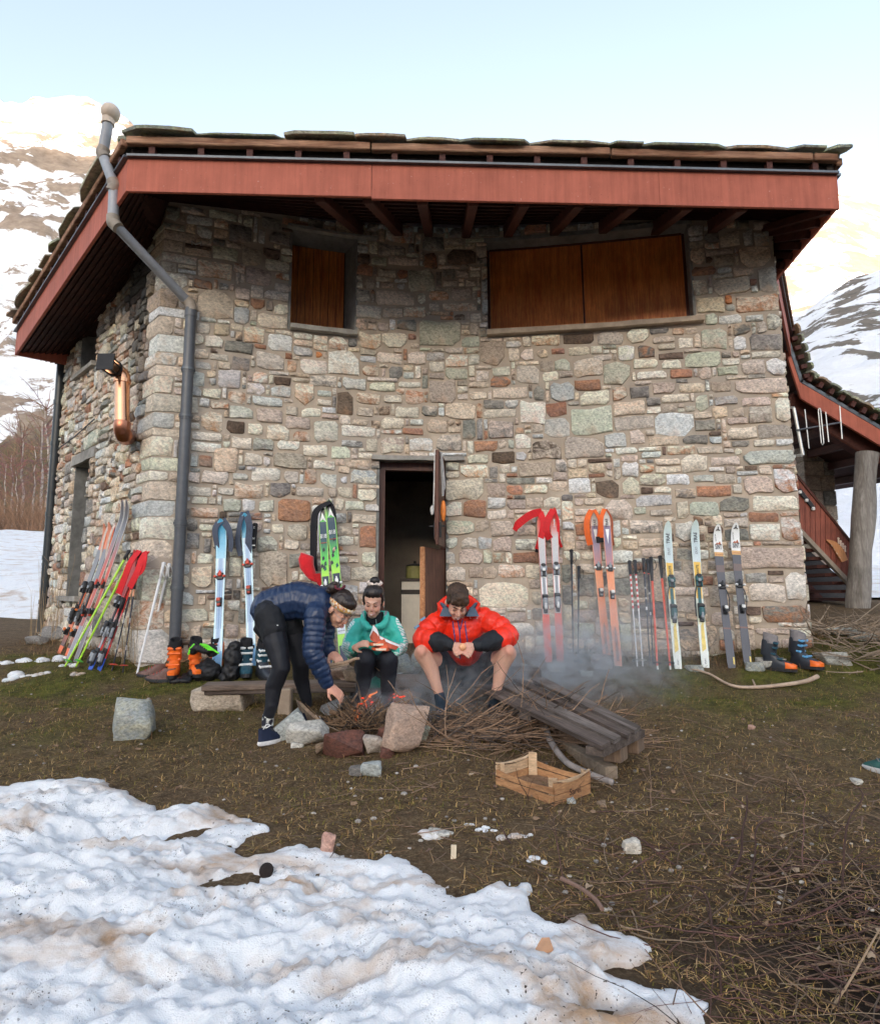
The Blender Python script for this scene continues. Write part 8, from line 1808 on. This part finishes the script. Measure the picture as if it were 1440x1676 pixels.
def build_bender():
 an1, an2 = P(438, 1183, 4.30), P(503, 1152, 4.62); root = thing('person', 'person in a navy quilted jacket stooping to feed the fire, patterned headband', 'person', (an1.x + .15, 4.4, gzf(an1.x, 4.4)))
 hi1, hi2 = P(440, 1005, 4.34), P(470, 1003, 4.50); kn1, kn2 = P(461, 1092, 4.26), P(492, 1085, 4.50); pel = P(450, 992, 4.42); mid = P(488, 982, 4.42); che = P(522, 990, 4.40); nek = P(543, 993, 4.40); hc = P(556, 998, 4.36)
 sh1, sh2 = P(516, 1006, 4.28), P(533, 1000, 4.54); el1, el2 = P(512, 1068, 4.24), P(532, 1052, 4.54); wr1, wr2 = P(537, 1122, 4.28), P(541, 1068, 4.48)
 R = frame((.62, -.42, -.66), (.52, -.30, .72)); s = 1.0; T = lambda x, y, z: hc + R @ (Vector((x, y, z)) * s)
 body = head_prims(hc, R, s, .72) + limb((hc + R @ Vector((0, -.02, -.05)), .048), (nek, .050), (che, .08), (mid, .08), (pel, .08)) + limb((sh1, .038), (el1, .036), (wr1, .026)) + limb((sh2, .038), (el2, .036), (wr2, .026))
 body += hand_prims(wr1, P(560, 1140, 4.28) - wr1, (.45, -.65, .55), .5, 1, .98, .14) + hand_prims(wr2, P(556, 1082, 4.42) - wr2, (.3, -.8, .45), 1.1, 1, .98, .02)
 body += limb((hi1, .06), (kn1, .038), (lerp(kn1, an1, .35) + Vector((-.025, .02, 0)), .03), (an1, .026)) + limb((hi2, .06), (kn2, .038), (lerp(kn2, an2, .35) + Vector((-.02, .02, 0)), .03), (an2, .026))
 organic('body', body, M_face, root, .0062, 3, colf=skin_col((.62, .34, .24), [(tuple(T(0, .11, -.03)), .02, .5), (tuple(wr1 + Vector((.05, 0, -.05))), .06, .5), (tuple(wr2 + Vector((.03, 0, -.03))), .05, .5)]))
 face_parts(hc, R, root, s, brow=(.03, .018, .012), smile=False)
 M_dh2 = mat('dark_brown_hair', (.026, .015, .011), .42, .5, 60, .4, spec=.5)
 organic('hair', [('b', T(0, -.022, .056), (.083, .098, .086), R), ('b', T(0, -.07, .0), (.06, .05, .06), R), ('b', T(0, .035, .092), (.06, .05, .036), R)], M_dh2, root, .0055, 2, lambda V, N, S, K: .0025 * fbm(V[:, 0] * 60, V[:, 1] * 130, V[:, 2] * 30, 2))
 mb = MB(); q = P(545, 962, 4.33); mb.ball(q, (.042, .040, .040), 12); mb.ball(q + Vector((.012, -.01, .028)), (.025, .025, .018), 8); mb.ball(q + Vector((-.02, 0, -.02)), (.03, .03, .02), 8); mb.build('hair_bun', M_dh2, root, smooth=True)
 mb = MB(); mb.tube([q + Vector((.034 * math.cos(a) + .05, .03 * math.sin(a) - .02, .012 * math.cos(2 * a) + .0)) for a in np.linspace(0, 2 * math.pi, 14)], .008, 6); mb.build('hair_tie', mat('wine_hair_tie', (.12, .02, .03), .8), root)
 mb = MB(); rings = []
 for a in np.linspace(0, 2 * math.pi, 29): rings.append([T(math.sin(a) * rx, math.cos(a) * ry - .008, z + .012 * math.cos(a)) for rx, ry, z in ((.0835, .105, .022), (.0845, .108, .045), (.082, .106, .066), (.079, .10, .064), (.079, .10, .024))])
 mb.loft(rings, cap=False)
 m, nt, b = node_mat('floral_headband'); v = coords(nt); vo = nt.nodes.new('ShaderNodeTexVoronoi'); vo.inputs['Scale'].default_value = 70; nt.links.new(v, vo.inputs['Vector'])
 sc = nt.nodes.new('ShaderNodeSeparateColor'); nt.links.new(vo.outputs['Color'], sc.inputs[0]); nt.links.new(ramp(nt, sc.outputs[0], [(.0, (.70, .62, .48)), (.35, (.62, .33, .07)), (.6, (.45, .12, .05)), (.8, (.72, .66, .55))]), b.inputs['Base Color']); b.inputs['Roughness'].default_value = .85
 mb.build('headband', m, root, smooth=True)
 Mg = mat('thin_metal_frame', (.35, .33, .32), .3, metal=.8); mb = MB()
 for sg in (-1, 1):
  mb.tube([T(sg * .032 + .020 * math.cos(a), .104 - .004 * abs(math.cos(a)), -.006 + .016 * math.sin(a)) for a in np.linspace(0, 2 * math.pi, 15)], .0016, 5); mb.tube([T(sg * .052, .100, -.002), T(sg * .074, .06, .0), T(sg * .080, .0, .002)], .0016, 5)
 mb.tube([T(-.012, .106, -.004), T(.012, .106, -.004)], .0016, 5); mb.build('glasses', Mg, root)
 NB = (.010, .026, .072)
 tor = limb((lerp(che, nek, .55), .085), (che, .128), (mid, .130), (lerp(mid, pel, .9) + Vector((-.01, 0, .0)), .128), (pel + Vector((-.045, 0, -.02)), .125)) + [('c', sh1 + Vector((.0, .04, .02)), sh2 + Vector((0, -.04, .02)), .085, .085, 0)]
 a1_ = limb((sh1, .076), (lerp(sh1, el1, .5), .074), (el1, .068), (lerp(el1, wr1, .5), .058), (lerp(el1, wr1, .93), .044)); a2_ = limb((sh2, .072), (el2, .062), (lerp(el2, wr2, .8), .046))
 nt_ = len(tor)
 organic('jacket', tor + a1_ + a2_, vcol_mat('navy_down_nylon', .38, .06, 50, .08, spec=.5), root, .0075, 1, quilt(.042, .0065, .004), solid(NB))
 mb = MB(); mb.tube([lerp(che, nek, .6), lerp(nek, hc, .1)], [.075, .062], 14); mb.build('collar', mat('navy_knit', NB, .8), root)
 BKc = (.008, .009, .012)
 hem = limb((P(446, 1000, 4.42), .115), (P(443, 1015, 4.42), .118), (P(444, 1028, 4.42), .110))
 organic('shorts', hem + limb((hi1, .10), (lerp(hi1, kn1, .34), .094)) + limb((hi2, .10), (lerp(hi2, kn2, .34), .092)) + [('b', P(427, 1028, 4.42), (.045, .08, .06))], vcol_mat('black_sports_fabric', .75, .1, 60, .1), root, .009, 2, folds(.007, 8), solid(BKc))
 organic('leggings', limb((hi1, .10), (lerp(hi1, kn1, .6), .080), (kn1, .060), (lerp(kn1, an1, .35) + Vector((-.025, .02, 0)), .058), (lerp(kn1, an1, .75), .042), (an1 + Vector((0, 0, .03)), .037)) + limb((hi2, .10), (lerp(hi2, kn2, .6), .078), (kn2, .060), (lerp(kn2, an2, .35) + Vector((-.02, .02, 0)), .056), (an2, .036)), vcol_mat('black_leggings', .6, .08, 60, .05), root, .0085, 3, folds(.003, 8), solid((.009, .010, .015)))
 mb = MB(); q = P(448, 1024, 4.24); mb.bar(q, q + Vector((.03, 0, .002)), .003, .005); mb.build('logo', M_txw, root)
 organic('sock', limb((an1 + Vector((0, 0, .035)), .040), (an1 + Vector((0, 0, -.02)), .040)), vcol_mat('patterned_sock', .9, .3, 60, .1), root, .007, 1, None, lambda V, N, S, K, Q: np.where((vnoise(V[:, 0] * 70, V[:, 1] * 70, V[:, 2] * 55) > .1)[:, None], np.array([.55, .55, .5]), np.array([.02, .02, .03])))
 g1 = G(445, 1203); g1.z = gzf(g1.x, g1.y)
 shoe(None, Vector((an1.x + .035, an1.y - .01, gzf(an1.x, an1.y) + .0)), math.radians(52), mat('navy_trainer', (.012, .02, .05), .6), mat('white_sole', (.75, .74, .74), .5), parent=root, lace=M_hs, scale=.84)
 q = P(436, 1190, 4.21); mb = MB(); mb.tube([q + Vector((-.02, 0, -.015)), q + Vector((.0, -.004, .015)), q + Vector((.03, -.004, .01)), q + Vector((.0, -.004, -.005))], .004, 5); mb.build('shoe_stripe', M_txw, root)
 shoe(None, Vector((an2.x + .035, an2.y, gzf(an2.x, an2.y))), math.radians(35), mat('navy_trainer', (.012, .02, .05), .6), mat('white_sole', (.75, .74, .74), .5), parent=root, lace=M_txw)
 rg = random.Random(2); mb = MB(); a, b = P(524, 1094, 4.42), P(588, 1078, 4.38); pts = [lerp(a, b, k / 8) + Vector((0, rg.uniform(-.004, .004), rg.uniform(-.005, .005))) for k in range(9)]; mb.tube(pts, [.013, .012, .014, .012, .012, .011, .012, .010, .009], 8, 0, (.36, .25, .17)); mb.tube([pts[2], pts[2] + Vector((.03, 0, .03))], .005, 5, 0, (.30, .2, .13)); mb.tube([pts[1] + Vector((0, 0, -.012)), pts[6] + Vector((0, -.01, -.018))], .007, 6, 0, (.33, .24, .17))
 o = mb.build('stick', vcol_mat('twig_wood')); tag(o, 'knobbly stick held level in the stooping person\'s far hand', 'stick')
build_bender()
# ================================================================== grass, straw, brush, smoke
def blades(name, pts, hgt, wid, lean, cols, mt, seed, flat=0.0):
 """thousands of bent blades in one mesh.  pts (n,3); flat 0..1 lays them down"""
 r = np.random.RandomState(seed); n = len(pts); a = r.uniform(0, 2 * np.pi, n); h = hgt[0] + (hgt[1] - hgt[0]) * r.rand(n) ** 1.4; w = r.uniform(wid[0], wid[1], n)
 el = np.clip(np.where(r.rand(n) < flat, r.uniform(.02, .35, n), r.uniform(.5, 1.5, n)), 0, 1.5)
 d = np.stack([np.cos(a) * np.cos(el), np.sin(a) * np.cos(el), np.sin(el)], -1); s_ = np.stack([-np.sin(a), np.cos(a), 0 * a], -1)
 b2 = a + r.uniform(-1, 1, n) * lean; d2 = np.stack([np.cos(b2) * np.cos(el * .5), np.sin(b2) * np.cos(el * .5), np.sin(el * .45) - .05], -1)
 p0 = pts; p1 = pts + d * (h * .5)[:, None]; p2 = p1 + d2 * (h * .5)[:, None]
 V = np.stack([p0 - s_ * w[:, None] / 2, p0 + s_ * w[:, None] / 2, p1 - s_ * w[:, None] * .4, p1 + s_ * w[:, None] * .4, p2], 1).reshape(-1, 3)
 V[:, 2] = np.maximum(V[:, 2], np.repeat(pts[:, 2] + .001, 5))
 i = np.arange(n) * 5
 F = [None] * (n * 2); q = np.stack([i, i + 1, i + 3, i + 2], -1).tolist(); t = np.stack([i + 2, i + 3, i + 4], -1).tolist(); F = q + t
 C = np.array(cols)[r.randint(len(cols), size=n)] * r.uniform(.6, 1.35, (n, 1)); C = np.repeat(C * np.array([1.18, 1.04, .88]), 5, 0)
 o = mk(name, V, F, mt, cols={'col': C}); return o
M_grass = vcol_mat('grass_blade', .85, .1, 40, 0, spec=.15)
def scatter(n, u0, u1, v0, v1, seed, dens=None, y=None):
 r = np.random.RandomState(seed); X, Y = [], []
 out = []
 x = r.uniform(u0, u1, n); yy = v0 + (v1 - v0) * r.rand(n)
 return x, yy
def onground(x, y, margin=.02, keep=None):
 s_ = poly_sdf(x, y, poly); m = (s_ < -margin);
 xw = np.interp(x, [p.x for p in frc], [p.y for p in frc]); m &= ~((y > xw - .03) & (x > -3.0) & (x < 3.9)); m &= ~((x <= -2.95) & (y > 6.2 + (-2.95 - x) * 1.0 + .05) & (x > -5.9))
 m &= ~((np.abs(x - fc.x) < .22) & (np.abs(y - fc.y) < .15))
 if keep is not None: m &= keep
 x, y = x[m], y[m]; return np.stack([x, y, ground_detail(x, y)], -1)
rs = np.random.RandomState(77)
n = 140000; y = 1.35 + (7.2 - 1.35) * rs.rand(n) ** 1.25; x = rs.uniform(-.85, .85, n) * (y + .25); x = np.clip(x, -5.5, 5.6)
pt_ = onground(x, y, .0, np.abs(fbm(x * 2.3, y * 2.3, 1.7, 3)) < .75)
blades('matted_dry_grass', pt_, (.018, .055), (.0018, .0042), 1.2, [(.27, .17, .075), (.42, .31, .15), (.17, .11, .055), (.22, .18, .06), (.40, .31, .17), (.10, .07, .04), (.09, .065, .04), (.17, .16, .045)], M_grass, 5, .80)['kind'] = 'stuff'
n = 90000; y = rs.uniform(4.3, 7.0, n); x = rs.uniform(-5, 5.5, n); mm = moss_mask(x, y)
pt_ = onground(x, y, .0, rs.rand(n) < mm * .9)
blades('green_grass', pt_, (.015, .045), (.002, .004), .8, [(.085, .12, .022), (.12, .14, .030), (.16, .15, .04), (.06, .09, .018), (.20, .16, .06)], M_grass, 6, .35)['kind'] = 'stuff'
n = 16000; y = rs.uniform(3.2, 5.2, n); x = rs.uniform(-.8, .8, n) * y; pt_ = onground(x, y, .03, fbm(x * 1.6, y * 1.6, 4, 3) > .1)
blades('thin_green_grass', pt_, (.015, .04), (.002, .0035), .8, [(.10, .12, .03), (.15, .14, .04)], M_grass, 9, .5)['kind'] = 'stuff'
n = 9000; y = 1.4 + 5.6 * rs.rand(n) ** 1.1; x = rs.uniform(-.8, .85, n) * (y + .2); pt_ = onground(x, y, .01)
blades('straw_litter', pt_ + np.array([0, 0, .006]), (.05, .16), (.0016, .0034), 1.0, [(.42, .31, .18), (.34, .24, .14), (.26, .16, .10), (.18, .11, .075)], M_grass, 7, .97)['kind'] = 'stuff'
n = 14000; s_ = rs.uniform(-2.5, S_RIGHT + .4, n); dd_ = .03 + rs.rand(n) ** 1.6 * .55; P_ = np.array([list(W(a, 0, b)) for a, b in zip(s_, dd_)]); x, y = P_[:, 0], P_[:, 1]; pt_ = np.stack([x, y, ground_detail(x, y) + rs.rand(n) * .05 * (1 - dd_)], -1)
blades('wall_foot_litter', pt_, (.03, .13), (.0018, .004), 1.2, [(.26, .16, .09), (.20, .13, .08), (.34, .25, .15), (.12, .08, .05), (.10, .11, .04)], M_grass, 8, .75)['kind'] = 'stuff'
def stalks(spots, seed, name, label):
 rg = random.Random(seed); mb = MB()
 for (u, v, hpx, k) in spots:
  c = G(u, v)
  for _ in range(k):
   p = c + Vector((rg.uniform(-.08, .08), rg.uniform(-.06, .06), 0)); h = hpx * c.y / FPX * rg.uniform(.6, 1.05); g_ = rg.uniform(.7, 1.2)
   twig(mb, p, (rg.uniform(-.15, .15), rg.uniform(-.1, .1), 1), h, rg.uniform(.002, .0035), rg, .05, 4, .12, (.42 * g_, .30 * g_, .17 * g_))
 o = mb.build(name, vcol_mat('stalk', .9)); tag(o, label, kind='stuff')
stalks([(212, 1085, 150, 14), (225, 1088, 110, 8), (78, 1045, 120, 12), (90, 1050, 150, 10), (60, 1048, 90, 8), (110, 1060, 60, 8), (385, 1090, 70, 5), (440, 1095, 50, 5)], 4, 'dry_stalks', 'tall dry stalks at the foot of the left wall')
rg = random.Random(17); mb = MB()
for k in range(1500):
 y = 1.45 + 2.1 * rg.random() ** .9; x = rg.uniform(.15, 1.0) * (y * .82 + .12);
 if float(poly_sdf(np.array([x]), np.array([y]), poly)[0]) > -.02: continue
 if rg.random() > .25 + .75 * (float(dark_mask(np.array([x]), np.array([y]))[0])): continue
 p = Vector((x, y, gzf(x, y) + .004)); a = rg.gauss(0.1, .8); a = a if rg.random() < .5 else a + math.pi; g_ = rg.uniform(.4, 1.5); c = rg.choice([(.10, .055, .04), (.075, .05, .035), (.16, .10, .065), (.12, .06, .05), (.24, .17, .11)])
 up__ = rg.uniform(-.02, .22) if rg.random() < .93 else rg.uniform(.4, 1.2)
 twig(mb, p, (math.cos(a), math.sin(a) * .8, up__), rg.uniform(.07, .42), rg.uniform(.0012, .0036), rg, .17, 5, .14, tuple(q * g_ for q in c))
for k in range(260):
 y = 2.4 + 2.6 * rg.random(); x = rg.uniform(-.2, .85) * y
 if float(poly_sdf(np.array([x]), np.array([y]), poly)[0]) > -.02: continue
 a = rg.uniform(0, 6.28); g_ = rg.uniform(.6, 1.3); twig(mb, Vector((x, y, gzf(x, y) + .006)), (math.cos(a), math.sin(a), .04), rg.uniform(.06, .35), rg.uniform(.0015, .0035), rg, .12, 4, .12, (.20 * g_, .13 * g_, .09 * g_))
o = mb.build('ground_brush', vcol_mat('twig_wood')); tag(o, 'dark tangled stems and roots over the ground at the lower right', kind='stuff')
mb = MB()
for k in range(170):
 y = 1.5 + 4.2 * rg.random(); x = rg.uniform(-.6, .85) * y
 if float(poly_sdf(np.array([x]), np.array([y]), poly)[0]) > -.03: continue
 s_ = rg.uniform(.010, .024); z = gzf(x, y) + .014; a = rg.uniform(0, 6.28); c = rg.choice([(.24, .15, .09), (.34, .25, .17), (.17, .10, .07)]); pts = []
 for i in range(7): t = 2 * math.pi * i / 7; r_ = s_ * rg.uniform(.6, 1.1); pts.append((x + r_ * math.cos(t + a), y + r_ * .8 * math.sin(t + a), z + rg.uniform(-.006, .010)))
 mb.add(pts + [(x, y, z + .006)], [(i, (i + 1) % 7, 7) for i in range(7)], 0, c)
o = mb.build('dead_leaves', vcol_mat('dead_leaf', .9)); o['kind'] = 'stuff'
def stem(label, pts, y0, r=.005, grp='dark bare stems standing in the brush'):
 base = G(*pts[0]); w = [base] + [P(u, v, base.y + y0 * (i + 1)) for i, (u, v) in enumerate(pts[1:])]
 cp = catmull(w, 4); mb = MB(); mb.tube(cp, [r * (1 - .55 * i / len(cp)) for i in range(len(cp))], 7); o = mb.build('thorny_stem', mat('dark_red_bark', (.055, .028, .022), .7, .3, 40, .2), smooth=True); tag(o, label, 'stem', grp)
stem('tall dark bare stem hooking right at its tip, far right', [(1378, 1455), (1380, 1420), (1383, 1370), (1392, 1335), (1412, 1306), (1405, 1290)], .01)
stem('dark bare stem with a thorny tip, left of the two by the white stone', [(1190, 1440), (1212, 1400), (1215, 1360), (1222, 1330), (1222, 1302)], .01, .006)
stem('dark stem bending over to the right at its top', [(1215, 1482), (1228, 1440), (1236, 1395), (1238, 1355), (1262, 1340)], .01)
stem('reddish stem arching low through the brush at the right', [(1290, 1492), (1310, 1470), (1345, 1452), (1370, 1442)], .02, .006)
stem('reddish stem leaning left in the middle of the brush', [(1165, 1520), (1160, 1480), (1145, 1455), (1120, 1450)], .02, .005)
stem('thin dark stem near the bottom edge of the brush', [(1180, 1640), (1178, 1590), (1168, 1530), (1155, 1480)], .01, .004)
stem('small dark twig standing by the leftover snow', [(838, 1384), (828, 1370), (820, 1352), (814, 1346)], .01, .004)
rg = random.Random(23); mb = MB(); c0 = G(1412, 1070)
for k in range(260):
 x = rg.uniform(-.34, .8); p = Vector((c0.x + x, c0.y + rg.uniform(-.35, .5), 0)); p.z = gzf(p.x, p.y) + rg.uniform(0, .22) * math.exp(-(x / .5) ** 2); a = rg.uniform(0, 6.28); g_ = rg.uniform(.6, 1.3)
 twig(mb, p, (math.cos(a), math.sin(a) * .6, rg.uniform(-.1, .5)), rg.uniform(.15, .6), rg.uniform(.003, .009), rg, .12, 4, .15, (.27 * g_, .20 * g_, .14 * g_))
o = mb.build('brushwood', vcol_mat('twig_wood')); tag(o, 'pile of bare twigs at the right corner of the hut', kind='stuff')
for k, (u, v, w, h) in enumerate([(1240, 1100, 40, 16), (1140, 1100, 30, 12), (1385, 1040, 60, 14), (1420, 1050, 50, 16), (960, 1108, 24, 12), (868, 1100, 30, 14)]):
 rock('rock', ['flat stone by the nearer foot of the dark skis', 'flat stone between the two yellow skis', 'pale stone behind the twig pile', 'pale stone at the right edge behind the twigs', 'small stone at the foot of the black poles', 'small stone left of the silver skis'][k], u, v, w, h, .15, GYL, 60 + k, n=18, group='low stones along the foot of the wall')
mb = MB(); rgq = random.Random(3); c0 = G(970, 1085) + Vector((0, .25, 0))
for k in range(260):
 p = c0 + Vector((rgq.gauss(0, .14), rgq.gauss(0, .05), abs(rgq.gauss(.05, .06)))); a = rgq.uniform(0, 6.28); g_ = rgq.uniform(.5, 1.4); d = Vector((math.cos(a), math.sin(a), rgq.uniform(-.2, .8))) * .035; n_ = Vector((-math.sin(a), math.cos(a), 0)) * .012
 mb.add([p, p + d * .5 + n_, p + d, p + d * .5 - n_], [(0, 1, 2, 3)], 0, (.03 * g_, .055 * g_, .02 * g_))
for k in range(6): twig(mb, c0 + Vector((rgq.uniform(-.1, .1), 0, 0)), (rgq.uniform(-.6, .6), -.1, .5), .25, .004, rgq, .1, 4, .2, (.12, .08, .05))
o = mb.build('low_shrub', vcol_mat('shrub_leaf', .7)); tag(o, 'small dark green shrub at the wall foot left of the orange skis', 'shrub')
rg = random.Random(41)
def tree(label, u, vb, vt, Y, spread, trunk_col, crown_col, seed, nb=70, grp='bare trees beyond the snowfield'):
 rg = random.Random(seed); b = P(u, vb, Y); t = P(u + rg.uniform(-6, 6), vt, Y); root = thing('bare_tree', label, 'tree', tuple(b), grp); h = (t - b).length
 mb = MB(); pts = [lerp(b, t, k / 6) + Vector((rg.uniform(-.02, .02) * h, 0, 0)) for k in range(7)]; mb.tube(pts, [h * .016 * (1 - .8 * k / 6) for k in range(7)], 6, 0, trunk_col, cap=False); mb.build('trunk', vcol_mat('birch_trunk', .9, .3, 3, .2), root)
 mb = MB()
 for k in range(nb):
  q = lerp(b, t, rg.uniform(.22, .98)); a = rg.uniform(0, 6.28); L = spread * rg.uniform(.5, 1.1); twig(mb, q, (math.cos(a), math.sin(a), rg.uniform(.2, 1.3)), L, h * .0035, rg, .16, 4, .55, tuple(c * rg.uniform(.7, 1.25) for c in crown_col))
 mb.build('crown', vcol_mat('twig_wood'), root)
tr_ = [(20, 862, 745, 62, 3.2), (38, 862, 700, 66, 3.4), (52, 862, 730, 64, 2.8), (66, 864, 690, 70, 3.4), (5, 862, 760, 60, 3.0), (80, 862, 660, 74, 3.8), (-12, 862, 730, 64, 3.4), (30, 862, 770, 58, 3.0)]
for i, (u, vb, vt, Y, sp_) in enumerate(tr_): tree(['pale-trunked bare tree second from the left edge', 'tall bare birch in the left group beyond the snow', 'slim bare birch between two taller ones', 'bare birch just left of the black drainpipe', 'low bare tree at the left edge of the photo', 'tallest bare birch, beside the black drainpipe', 'bare tree mostly outside the left edge', 'short bushy bare tree nearest the snow'][i], u, vb, vt, Y, sp_ * .9, (.50, .42, .36), (.26, .15, .11), 50 + i, 60)
mb = MB(); rg = random.Random(6)
for k in range(900):
 u = rg.uniform(-80, 110); q = P(u, 868, rg.uniform(50, 60)); a = rg.uniform(0, 6.28); g_ = rg.uniform(.6, 1.2); twig(mb, q, (math.cos(a) * .6, math.sin(a) * .3, 1), rg.uniform(1.2, 3.0), .02, rg, .15, 3, .5, (.30 * g_, .17 * g_, .10 * g_))
o = mb.build('undergrowth', vcol_mat('twig_wood')); tag(o, 'reddish leafless undergrowth along the foot of the slope', kind='stuff')
sm0 = Vector((fc.x + .05, fc.y - .05, fc.z)); mb = MB()
x0, x1, y0, y1, z0, z1 = fc.x - .15, 3.0, fc.y - .25, 6.35, -.02, 1.35
mb.box(((x0 + x1) / 2, (y0 + y1) / 2, (z0 + z1) / 2), (x1 - x0, y1 - y0, z1 - z0))
m = bpy.data.materials.new('wood_smoke'); m.use_nodes = True; nt = m.node_tree; nt.nodes.remove(nt.nodes['Principled BSDF']); pv = nt.nodes.new('ShaderNodeVolumePrincipled'); nt.links.new(pv.outputs[0], nt.nodes['Material Output'].inputs['Volume'])
pv.inputs['Color'].default_value = (.84, .92, 1.0, 1); pv.inputs['Anisotropy'].default_value = .2
tc = nt.nodes.new('ShaderNodeTexCoord'); sx = nt.nodes.new('ShaderNodeSeparateXYZ'); nt.links.new(tc.outputs['Object'], sx.inputs[0])
def M(op, a, b=None, c=None):
 n = nt.nodes.new('ShaderNodeMath'); n.operation = op
 for i, v in enumerate((a, b, c)):
  if v is None: continue
  if isinstance(v, (int, float)): n.inputs[i].default_value = v
  else: nt.links.new(v, n.inputs[i])
 return n.outputs[0]
X_, Y_, Z_ = sx.outputs
t_ = M('DIVIDE', M('SUBTRACT', X_, fc.x), 2.9)                         # 0 at the fire, 1 far right
nz = nt.nodes.new('ShaderNodeTexNoise'); mp = nt.nodes.new('ShaderNodeMapping'); mp.inputs['Scale'].default_value = (1.5, 1.5, 2.2); nt.links.new(tc.outputs['Object'], mp.inputs[0]); nt.links.new(mp.outputs[0], nz.inputs['Vector']); nz.inputs['Scale'].default_value = 1.5; nz.inputs['Detail'].default_value = 4; nz.inputs['Distortion'].default_value = 1.2; nz.inputs['Roughness'].default_value = .6
wob = M('MULTIPLY', M('SUBTRACT', nz.outputs['Fac'], .5), .7)
yc = M('ADD', M('ADD', M('MULTIPLY', t_, 1.25), fc.y + .18), wob); zc = M('ADD', M('ADD', M('MULTIPLY', t_, .42), .10), wob)
wid_ = M('ADD', M('MULTIPLY', t_, .42), .16)
gy = M('DIVIDE', M('SUBTRACT', Y_, yc), wid_); gzz = M('DIVIDE', M('SUBTRACT', Z_, zc), M('MULTIPLY', wid_, .95))
g = M('EXPONENT', M('MULTIPLY', M('ADD', M('MULTIPLY', gy, gy), M('MULTIPLY', gzz, gzz)), -1.0))
wisp = nt.nodes.new('ShaderNodeTexNoise'); nt.links.new(mp.outputs[0], wisp.inputs['Vector']); wisp.inputs['Scale'].default_value = 3.2; wisp.inputs['Detail'].default_value = 5; wisp.inputs['Distortion'].default_value = 1.6
wv_ = nt.nodes.new('ShaderNodeMapRange'); wv_.inputs[1].default_value = .40; wv_.inputs[2].default_value = .72; nt.links.new(wisp.outputs['Fac'], wv_.inputs[0])
fall = M('MULTIPLY', M('MINIMUM', M('MAXIMUM', M('MULTIPLY', M('ADD', t_, .045), 16.0), 0), 1), M('MAXIMUM', M('SUBTRACT', 1.0, t_), 0))
dens = M('MULTIPLY', M('MULTIPLY', M('MULTIPLY', g, wv_.outputs[0]), fall), 13.0)
nt.links.new(dens, pv.inputs['Density'])
o = mk('smoke', mb.v, mb.f, m); tag(o, 'thin bluish smoke drifting right from the fire', kind='stuff')
